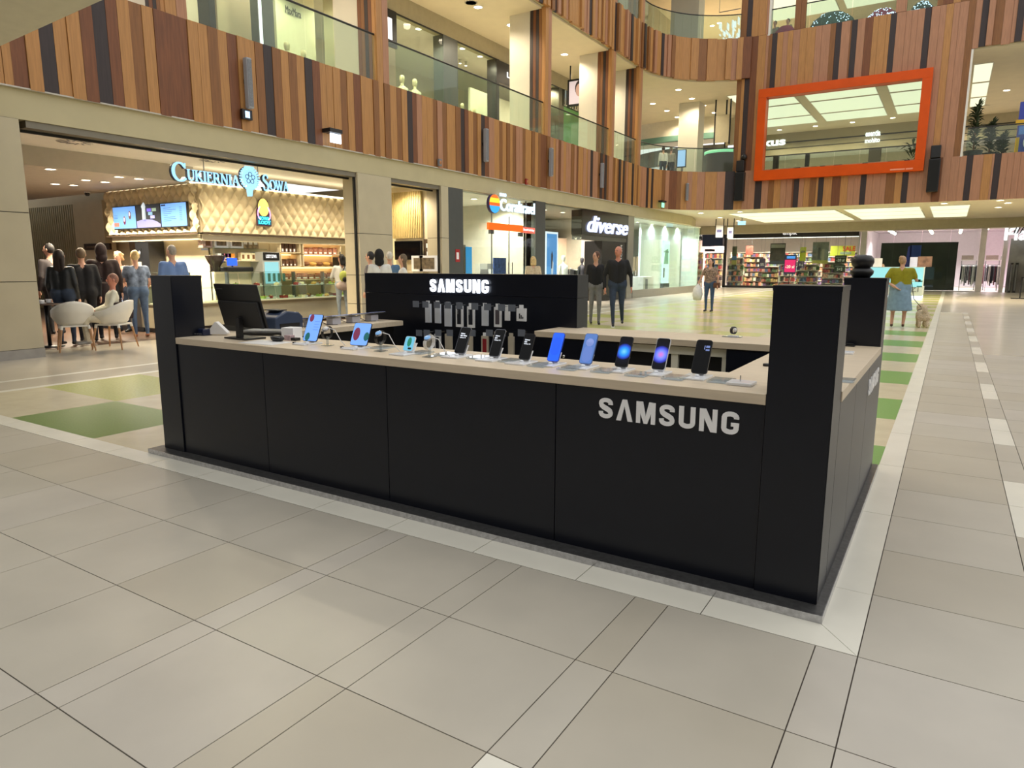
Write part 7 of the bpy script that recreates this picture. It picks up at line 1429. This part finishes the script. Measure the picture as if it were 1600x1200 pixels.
# ================================================================== PEOPLE
def capsule(mb, a, b, ra, rb, n=10):
    mb.ball(a, ra, n, 6); mb.ball(b, rb, n, 6)
    a, b = Vector(a), Vector(b)
    if (b-a).length > 1e-4: mb.tube([a, b], [ra, rb], n)
def remesh(mb, vox, name):
    me = mb.mesh(name, white); o = bpy.data.objects.new('tmp', me)
    m = o.modifiers.new('r', 'REMESH'); m.mode = 'VOXEL'; m.voxel_size = vox
    s_ = o.modifiers.new('s', 'SMOOTH'); s_.factor = .5; s_.iterations = 4
    out_ = evaluated(o); bpy.data.objects.remove(o); return out_
SKIN = mat('skin', (206, 158, 132), .55, noise=9, var=.06); SKIN2 = mat('ruddy_skin', (196, 130, 108), .55, noise=9, var=.08)
EYE = mat('eye_dark', (30, 24, 22), .3); LIP = mat('lip', (166, 92, 88), .5)
def person(label, pos, yaw, h=1.7, top=None, legs=None, shoes=None, hair=None, skin=None, arms=None, leg=None, hairstyle='short', sleeve=1., skirt=None, coat=None, build=1., seated=False, head_turn=0., lean=0., vox=.02, bust=False, extra=None, bald=False):
    """one continuous body; local +Y is forward. arms / leg: per side (elbow, wrist) and (knee, ankle) points for a 1.75 m figure"""
    skin = skin or SKIN; shoes = shoes or bpl; legs = legs or mat('dark_trousers', (40, 42, 50), .8); s = h/1.75; B = []       # bones a,b,ra,rb,material index
    mats_ = [skin, top, legs, shoes, EYE, LIP]; w = build
    pel = Vector((0, 0, .95)); dz = -.49 if seated else 0.
    def T(v, upper=True):
        v = Vector(v)
        if upper and lean: v = Matrix.Rotation(-lean, 3, 'X') @ (v-Vector((0, 0, .95))) + Vector((0, 0, .95))
        return (v + Vector((0, 0, dz)))*s
    def bone(a, b, ra, rb, m, upper=True): B.append((T(a, upper), T(b, upper), ra*s, rb*s, m))
    for sd in (-1, 1):
        bone((sd*.06*w, 0, 1.0), (sd*.08*w, .01, 1.34), .115*w, .105*w, 1); bone((sd*.07*w, 0, 1.38), (sd*.14*w, 0, 1.405), .075*w, .062*w, 1)
        bone((sd*.07*w, -.01, .98), (sd*.08*w, 0, .92), .12*w, .115*w, 2 if not skirt else 2, False)
        el, wr = (arms or {}).get(sd, ((sd*.22*w, -.02, 1.12), (sd*.225*w, .05, .87))); sh = (sd*.165*w, 0, 1.41)
        bone(sh, el, .058*w, .045*w, 1); e2 = Vector(el)*(1-.75*sleeve-.0)+Vector(wr)*(.75*sleeve) if sleeve < 1 else Vector(wr)
        if sleeve >= 1: bone(el, wr, .044, .032, 1)
        else:
            m_ = Vector(sh).lerp(Vector(el), .6); B[-1] = (T(sh), T(m_), .058*w*s, .05*w*s, 1); bone(m_, el, .042, .038, 0); bone(el, wr, .038, .027, 0)
        kn, an = (leg or {}).get(sd, ((sd*.1*w, .02, .5), (sd*.1*w, -.01, .09)))
        if seated: kn, an = (sd*.11*w, .44, .96), (sd*.1*w, .42, .57)
        lm = 0 if skirt else 2
        bone((sd*.085*w, 0, .92), kn, .088*w, .062, lm, False); bone(kn, an, .058, .04, lm, False)
        a_ = Vector(an); bone(a_+Vector((0, -.03, -.045)), a_+Vector((0, .15, -.055)), .037, .033, 3, False)
    bone((0, 0, 1.40), (0, .01, 1.54), .058, .05, 0)
    hc = T((0, .015, 1.645)); hr = (.074*s, .092*s, .112*s)
    if skirt: bone((0, 0, .98), (0, .0, .9), .15*w, .17*w, 2, False); bone((0, 0, .9), (0, 0, skirt), .18*w, .235*w, 2, False)
    if coat: bone((0, 0, 1.05), (0, 0, coat), .165*w, .2*w, 1, False)
    mb = MB()
    for a, b, ra, rb, m in B:
        if m == 2 and skirt and (a.x == 0 and b.z < .85*s): mb.lathe([(0, b.z), (rb, b.z), (ra, a.z), (0, a.z)], (0, 0, 0), 20)
        elif coat and m == 1 and a.x == 0 and abs(a.z-(1.05+dz)*s) < 1e-3: mb.lathe([(0, b.z), (rb, b.z), (ra, a.z), (0, a.z)], (0, 0, 0), 20)
        else: capsule(mb, a, b, ra, rb)
    HR = Matrix.Rotation(head_turn, 3, 'Z'); mb.ball(hc, hr, 16, 12, R=HR); mb.ball(hc+HR @ Vector((0, .02*s, -.05*s)), (.058*s, .07*s, .07*s), 14, 10)
    me = remesh(mb, vox, 'person'); n = len(me.polygons); c = np.empty(n*3); me.polygons.foreach_get('center', c); c = c.reshape(-1, 3); best = np.full(n, 1e9); idx = np.zeros(n, int)
    for a, b, ra, rb, m in B:
        a_, b_ = np.array(a), np.array(b); d = b_-a_; L = max(d@d, 1e-9); t = np.clip((c-a_)@d/L, 0, 1); ds = np.linalg.norm(c-a_-t[:, None]*d, axis=1)-(ra+(rb-ra)*t); ds[(c[:, 2] < b.z-.012) & bool(a.x == 0 and m in (1, 2) and a.z < 1.1*s)] = 1e9; q = ds < best; best[q] = ds[q]; idx[q] = m
    ds = (np.linalg.norm((c-np.array(hc))/np.array(hr), axis=1)-1)*.09*s; idx[ds < best] = 0
    fc = MB()                                           # face and hands join the same mesh
    def hp(v): return hc+HR @ (Vector(v)*s)
    fc.ball(hp((0, .092, -.012)), (.012*s, .018*s, .024*s), 8, 6)
    for sd in (-1, 1):
        fc.ball(hp((sd*.076, -.005, -.005)), (.012*s, .02*s, .03*s), 8, 6); fc.ball(hp((sd*.03, .082, .012)), (.011*s, .007*s, .007*s), 8, 5, 4)
    fc.ball(hp((0, .082, -.052)), (.022*s, .008*s, .006*s), 8, 5, 5)
    for sd in (-1, 1):
        el, wr = (arms or {}).get(sd, ((sd*.22*w, -.02, 1.12), (sd*.225*w, .05, .87))); e, wv = T(el), T(wr); d = (wv-e).normalized(); sdv = d.cross(Vector((0, 1, 0)) if abs(d.y) < .8 else Vector((0, 0, 1))).normalized(); nv = d.cross(sdv)
        Rm = Matrix((sdv, nv, d)).transposed(); fc.ball(wv+d*.05*s, (.02*s, .038*s, .05*s), 10, 8, R=Rm)
        for k in range(4):
            o_ = wv+d*.085*s+nv*(.027-.018*k)*s; L = (.06, .07, .066, .052)[k]*s; fc.tube([o_, o_+d*L*.5, o_+d*L*.9-sdv*sd*.015*s], [.0095*s, .009*s, .007*s], 6)
        o_ = wv+d*.03*s+nv*.034*s; fc.tube([o_, o_+nv*.02*s+d*.025*s, o_+nv*.025*s+d*.05*s], [.011*s, .01*s, .008*s], 6)
    bm = bmesh.new(); bm.from_mesh(me); bm.faces.ensure_lookup_table()
    for f, i in zip(bm.faces, idx): f.material_index = int(i); f.smooth = True
    m2 = fc.mesh('f', white); bm2 = bmesh.new(); bm2.from_mesh(m2); off = len(bm.verts); nv_ = [bm.verts.new(v.co) for v in bm2.verts]
    for f in bm2.faces:
        try: g_ = bm.faces.new([nv_[v.index] for v in f.verts]); g_.material_index = f.material_index; g_.smooth = True
        except ValueError: pass
    me.materials.clear()
    for m_ in mats_: me.materials.append(m_ or white)
    bm.to_mesh(me); bm.free(); bm2.free()
    Mx = Matrix.Translation(pos) @ Matrix.Rotation(yaw, 4, 'Z'); me.transform(Mx)
    t = thing('person', label, 'person', pos); o = bpy.data.objects.new('body', me); COL.objects.link(o); setpar(o, t)
    if hair:
        hb = MB(); c0 = hc+HR @ Vector((0, -.022*s, .022*s))
        if hairstyle == 'crop': hb.ball(hc+HR @ Vector((0, -.014*s, .016*s)), (.077*s, .092*s, .107*s), 14, 10)
        else: hb.ball(c0, (.086*s, .092*s, .108*s), 16, 12)
        if hairstyle in ('long', 'bob'):
            dn = .2 if hairstyle == 'long' else .08
            for sd in (-1, 0, 1): capsule(hb, c0+HR @ Vector((sd*.05*s, -.02*s, -.02*s)), c0+HR @ Vector((sd*.06*s, -.04*s, -.08*s-dn*s)), .05*s, .04*s)
        if hairstyle == 'bun': hb.ball(c0+HR @ Vector((0, -.07*s, .06*s)), .05*s, 10, 8)
        if hairstyle == 'hood': hb.ball(c0+Vector((0, -.01*s, -.03*s)), (.1*s, .1*s, .14*s), 14, 10); capsule(hb, c0-Z_*.08*s, c0-Z_*.16*s, .085*s, .1*s)
        if hairstyle == 'curly':
            for k in range(14): a = k*2.4; hb.ball(c0+HR @ Vector((math.cos(a)*.075*s, -.02*s+math.sin(a)*.06*s, (.07-.012*k)*s)), .035*s, 7, 5)
        hm = remesh(hb, .014, 'hair'); hm.materials.clear(); hm.materials.append(hair); hm.transform(Mx)
        for p_ in hm.polygons: p_.use_smooth = True
        o = bpy.data.objects.new('hair' if hairstyle != 'hood' else 'hood', hm); COL.objects.link(o); setpar(o, t)
    for nm, mbx, m_ in (extra or []): o = mbx.build(nm, m_); o.data.transform(Mx @ Matrix.Scale(s, 4)); setpar(o, t)
    return t, Mx, s
def F(name, c_, rough=.85, **k): return mat(name, c_, rough, noise=k.get('noise', 14), var=k.get('var', .15))
jean = F('blue_denim', (84, 104, 132)); jeand = F('dark_denim', (46, 58, 78)); blk = F('black_cotton', (24, 24, 27)); brn = F('espresso_wool', (48, 34, 32)); wht = F('white_cotton', (222, 220, 214), var=.06)
hd = mat('dark_brown_hair', (44, 32, 26), .6, noise=30, var=.3); hbk = mat('black_hair', (24, 20, 20), .6, noise=30, var=.3); hbl = mat('blonde_hair', (206, 178, 124), .6, noise=30, var=.25); hgr = mat('grey_hair', (150, 142, 130), .6, noise=30, var=.25); hbr = mat('ash_brown_hair', (104, 86, 64), .6, noise=30, var=.25); hred = mat('auburn_grey_hair', (140, 96, 80), .6, noise=30, var=.3)
def away(p): d = Vector(p)-CAM; return math.atan2(d.y, d.x)-math.pi/2           # facing away from the viewer
def stand_at(px_, depth):                                # a spot on the floor under image column px_ at an optical depth
    d = _ray(px_, 415); p = CAM+d*depth; return Vector((p.x, p.y, .004))
# --- queue at the pastry counter
p = gz(222, 527); pat = F('floral_print', (110, 122, 140), noise=9, var=.7)
person('blonde woman from behind in a blue-grey floral top and jeans at the counter', p, away(p)+.15, 1.66, pat, jean, F('tan_shoe', (150, 96, 66)), hbl, hairstyle='bun', build=1.08, sleeve=.4, arms={-1: ((-.24, .08, 1.16), (-.16, .3, 1.1)), 1: ((.25, .0, 1.14), (.2, .22, .98))})
p = stand_at(270, 12.4); person('grey-haired man from behind in a light blue shirt', p, away(p)+.5, 1.74, F('light_blue_shirt', (104, 130, 176), var=.06), jeand, bpl, hgr, hairstyle='crop', build=1.16, head_turn=.35)
p = stand_at(160, 12.9); person('tall person in a long espresso coat with a dark hood up', p, away(p)-.1, 1.78, brn, blk, bpl, hbk if 0 else mat('dark_hood_cloth', (44, 30, 30), .85, noise=20, var=.2), hairstyle='hood', coat=.5, build=1.22)
p = stand_at(128, 12.4); person('man from behind in a black top with short ash-brown hair', p, away(p)+.1, 1.68, blk, blk, bpl, hbr, hairstyle='short', build=1.15)
p = stand_at(94, 11.9); person('woman in a black leather jacket with long dark hair', p, away(p)-.4, 1.64, mat('black_leather', (30, 32, 34), .4, noise=12, var=.4), jeand, bpl, hd, hairstyle='long', build=1.08)
p = stand_at(79, 13.8); person('tall dark-haired man at the left end of the queue', p, away(p)+.6, 1.8, F('charcoal_jumper', (52, 46, 48)), blk, bpl, hbk, hairstyle='short', build=1.05, head_turn=.5)
p = stand_at(186, 14.2); person('person with curly fair hair and a striped scarf, half hidden in the queue', p, away(p)+2.6, 1.66, F('striped_scarf_cloth', (186, 140, 116), noise=40, var=.5), jeand, bpl, mat('curly_fair_hair', (190, 150, 104), .6, noise=30, var=.3), hairstyle='curly')
# --- seated woman
sp = CH2.copy(); c2 = CH2; person('seated older woman in a white cardigan, looking up, hands in her lap', sp+Vector((0, -.02, .1)), math.radians(160), 1.6, F('cream_cardigan', (220, 216, 196), var=.08), F('cream_trousers', (206, 196, 172)), F('grey_shoe', (150, 146, 140)), hred, SKIN2, hairstyle='crop', seated=True, arms={-1: ((-.26, .06, 1.16), (-.05, .26, 1.06)), 1: ((.26, .06, 1.16), (.07, .27, 1.07))}, lean=-.12,
       extra=[('glasses', MB().lathe([(.026, -.003), (.026, .003), (.022, .003), (.022, -.003)], (-.034, .105, 1.17), 12, 0, (0, 1, 0)).lathe([(.026, -.003), (.026, .003), (.022, .003), (.022, -.003)], (.034, .105, 1.17), 12, 0, (0, 1, 0)), bpl)])
t = thing('dark_coat', 'dark brown coat draped over the back of the occupied white chair', 'coat', (c2.x, c2.y, .5)); MB().prism([(c2.x+.2, c2.y-.1, .5), (c2.x+.12, c2.y+.28, .5), (c2.x+.14, c2.y+.3, .82), (c2.x+.22, c2.y-.08, .78)], (.03, -.02, 0)).build('cloth', brn, t, bevel=.01); MB().box((c2.x+.1, c2.y, .78), (c2.x+.14, c2.y+.1, .84)).build('collar', brn, t)
# --- woman with backpack, at the glass counter
p = Vector((-12.9, gx(534, 420, -12.9).y, .004)); lime = mat('lime_fabric', (172, 180, 84), .8)
person('woman with long dark hair in a white sweatshirt with a lime and black backpack', p, away(p)+.35, 1.66, wht, F('pale_denim', (160, 172, 180)), wpl, hbk, hairstyle='bob', build=1.12, head_turn=.5, arms={-1: ((-.26, .1, 1.15), (-.18, .3, 1.08)), 1: ((.27, 0, 1.14), (.22, .16, .98))},
       extra=[('backpack', MB().ball((-.03, -.2, 1.18), (.12, .08, .15), 14, 10), lime), ('backpack_pocket', MB().ball((-.02, -.26, 1.1), (.07, .05, .07), 12, 8), bpl), ('strap', MB().tube([(.13, .1, 1.38), (.1, -.06, 1.5), (.02, -.14, 1.4), (-.06, -.2, 1.28)], .018, 6), bpl), ('tote_bag', MB().ball((-.04, -.2, .93), (.22, .07, .12), 14, 8), mat('beige_canvas', (190, 170, 156), .8, noise=10, var=.2))])
# --- four heads behind the display wall
for px_, dep, hh_, tp, hr_, hs, lab, tr in ((579, 15.0, 1.68, F('grey_jacket', (110, 104, 104)), hbk, 'short', 'dark-haired man in profile behind the black display wall', 1.2), (593, 13.6, 1.70, wht, mat('black_hood_cloth', (20, 18, 20), .85), 'hood', 'person in a white jacket with a black hood, behind the display wall', 0.), (609, 15.3, 1.69, F('steel_blue_shirt', (78, 108, 138)), mat('white_hair', (206, 200, 186), .6, noise=30, var=.2), 'crop', 'white-haired man in a steel-blue shirt behind the display wall', 0.), (630, 14.6, 1.62, wht, hbr, 'long', 'girl with long light brown hair and a white top behind the display wall', 1.6)):
    p = stand_at(px_, dep); person(lab, p, away(p)+tr, hh_, tp, jeand, bpl, hr_, hairstyle=hs, build=1.05)
p = stand_at(833, 20.5); p.x = max(p.x, -13.2); person('blonde woman from behind in a beige jacket before the travel agency', p, away(p)+.2, 1.66, F('beige_jacket', (198, 180, 150), noise=20, var=.2), F('beige_trousers', (170, 156, 136)), bpl, hbl, hairstyle='bob', build=1.1)
# --- boy and man walking towards the viewer
p = gz(929, 507); toward = away(p)+math.pi
person('boy in a black sweatshirt and grey trousers walking beside the man', p, toward+.1, 1.76*.98, blk, F('grey_trousers', (120, 120, 122)), bpl, mat('chestnut_hair', (84, 52, 36), .6, noise=30, var=.3), hairstyle='short', build=.95, head_turn=-.9, leg={-1: ((-.09, .08, .5), (-.09, .06, .09)), 1: ((.09, .0, .5), (.09, -.1, .1))})
p = gz(963, 510); person('bald man in a black jumper and dark jeans walking', p, toward, 1.84, blk, jeand, bpl, None, SKIN2, build=1.12, head_turn=-.7, leg={-1: ((-.1, -.02, .5), (-.13, -.2, .14)), 1: ((.1, .1, .5), (.08, .12, .09))}, arms={-1: ((-.29, -.02, 1.12), (-.3, .1, .88)), 1: ((.29, -.02, 1.12), (.27, .06, .86))},
       extra=[('sole', MB().box((.045, .03, 0), (.115, .3, .02)), wpl)])
# --- woman with carrier bag
p = gz(1107, 487); T_ = person('woman with wavy dark hair in a patterned blouse and flared jeans', p, away(p)+math.pi-.35, 1.62, F('zigzag_blouse', (140, 118, 104), noise=26, var=.8), F('mid_denim', (62, 84, 116)), bpl, hbk, hairstyle='bob', build=1.06, arms={-1: ((-.27, .02, 1.14), (-.3, .1, .9)), 1: ((.3, .02, 1.14), (.36, .1, .92))}, sleeve=.5)
h0 = T_[1] @ Vector((.36*.926, .12, .82)); t = thing('carrier_bag', 'white plastic carrier bag held by the woman in flared jeans', 'bag', h0-Z_*.5); MB().lathe([(0, -.48), (.12, -.46), (.16, -.3), (.13, -.1), (.04, 0), (.03, .02)], h0, 16).build('bag_body', mat('white_film', (222, 222, 220), .4, noise=14, var=.1), t); MB().tube([h0+Vector((-.03, 0, 0)), h0+Vector((0, 0, .06)), h0+Vector((.03, 0, 0))], .006, 6).build('handle', wpl, t)
h0 = T_[1] @ Vector((-.27*.93, .08, .86)); t = thing('handbag', 'small brown handbag on the arm of the woman in flared jeans', 'bag', h0-Z_*.15); MB().box(h0-Vector((.1, .05, .12)), h0+Vector((.1, .05, .04))).build('bag_body', mat('brown_leather', (92, 56, 40), .4), t, bevel=.02); MB().tube([h0+Vector((-.08, 0, .03)), h0+Vector((0, 0, .2)), h0+Vector((.08, 0, .03))], .008, 6).build('strap', mat('brown_leather', (92, 56, 40), .4), t)
# --- woman with dog
p = gz(1401, 511); denim_l = F('light_denim', (122, 148, 166), var=.12)
T_ = person('woman from behind in olive top and light denim skirt, hand on her back', p, away(p)-.05, 1.62, F('olive_top', (140, 134, 20), var=.1), denim_l, F('brown_shoe', (84, 62, 48)), mat('greying_fair_hair', (176, 140, 106), .6, noise=30, var=.25), hairstyle='bun', build=1.32, skirt=.42, sleeve=.4, head_turn=-.5, arms={-1: ((-.36, -.1, 1.16), (-.1, -.2, 1.0)), 1: ((.34, .06, 1.16), (.2, .3, 1.3))}, leg={-1: ((-.12, .02, .5), (-.12, -.04, .09)), 1: ((.14, .06, .5), (.13, .02, .09))})
p = gz(1440, 511); t = thing('dog', 'small fluffy cream dog on a lead seen from behind', 'dog', p); mb = MB(); yawd = away(p)
def D(*v): return Vector(v)
capsule(mb, D(0, -.14, .27), D(0, .16, .28), .115, .125); capsule(mb, D(0, .18, .32), D(0, .27, .42), .08, .075); mb.ball((0, .32, .45), (.08, .09, .08), 12, 8); capsule(mb, D(0, .38, .43), D(0, .43, .42), .04, .03)
for sd in (-1, 1):
    capsule(mb, D(sd*.07, -.16, .24), D(sd*.08, -.12, .16), .07, .045); capsule(mb, D(sd*.08, -.12, .16), D(sd*.08, -.19, .1), .042, .032); capsule(mb, D(sd*.08, -.19, .1), D(sd*.08, -.18, .03), .032, .034); capsule(mb, D(sd*.07, .16, .22), D(sd*.07, .15, .12), .05, .036); capsule(mb, D(sd*.07, .15, .12), D(sd*.07, .16, .03), .034, .034); mb.ball((sd*.075, .3, .44), (.025, .04, .07), 8, 6)
capsule(mb, D(0, -.2, .33), D(0, -.24, .42), .05, .05); capsule(mb, D(0, -.24, .42), D(0, -.17, .47), .05, .045)
dm = remesh(mb, .014, 'dog'); rnd = random.Random(2)
for v in dm.vertices: v.co += v.normal*rnd.uniform(-.004, .012)
dm.transform(Matrix.Translation(p) @ Matrix.Rotation(yawd+.15, 4, 'Z')); dm.materials.clear(); dm.materials.append(mat('cream_fur', (206, 188, 160), .9, noise=40, var=.25, bump=.6)); o = bpy.data.objects.new('body', dm); COL.objects.link(o); setpar(o, t)
Md = Matrix.Translation(p) @ Matrix.Rotation(yawd+.15, 4, 'Z'); MB().lathe([(.095, -.012), (.1, 0), (.095, .012)], Md @ Vector((0, .2, .35)), 14, 0, Vector((0, .6, .7))).build('collar', bpl, t)
hb_ = T_[1] @ Vector((.18, .3, 1.15)); dg = Md @ Vector((0, .2, .43)); t = thing('dog_lead', 'thin black dog lead between the woman in olive and the cream dog', 'lead', dg); MB().tube([hb_, hb_.lerp(dg, .35)-Z_*.25, hb_.lerp(dg, .7)-Z_*.12, dg], .008, 6).build('cord', bpl, t); MB().ball(dg, .015, 8, 6).build('clip', chrome, t)
# --- people on the first-floor gallery
def up_at(px_, Y=None, X=None, z=5.5):
    g_ = gy(px_, 250, Y) if Y else gx(px_, 220, X); return Vector((g_.x, g_.y, z+.003))
p = up_at(1036, Y=31.2); person('person in a white printed T-shirt leaning at the curved balustrade upstairs', p, away(p)+.3, 1.7, wht, jeand, bpl, hd, hairstyle='short'); p = up_at(1048, Y=31.9); person('person in a grey top beside the one in the white T-shirt upstairs', p, away(p)-.2, 1.76, F('grey_top', (150, 144, 132)), blk, bpl, hbr, hairstyle='short')
p = up_at(914, X=-14.2); person('dark-haired person inside the green-lit shop upstairs', p, 1.2, 1.72, F('grey_green_top', (120, 126, 104)), jeand, bpl, hd)
for px_, lab in ((1211, 'person on the top gallery behind the leftmost plum mound'), (1231, 'dark-haired person on the top gallery near the timber pier')):
    g_ = gy(px_, 40, 33.5); person(lab, Vector((g_.x, 33.5, 11.1)), 2.8, 1.75, F('grey_top', (150, 144, 132)), jeand, bpl, hd)
# --- shop assistant behind the pastry counter, and at the jewellery kiosk
p = Vector((-14.25+.4, gx(524, 405, -13.9).y+.4, .004))
g_ = gz(1470, 455); p = Vector((gy(1378, 430, yk+1.4).x, yk+1.4, .004)); person('person in dark clothes seated low behind the jewellery kiosk', p, 3.14, 1.5, blk, jeand, bpl, hbr, hairstyle='long')

bpy.data.scenes.remove(TMP)
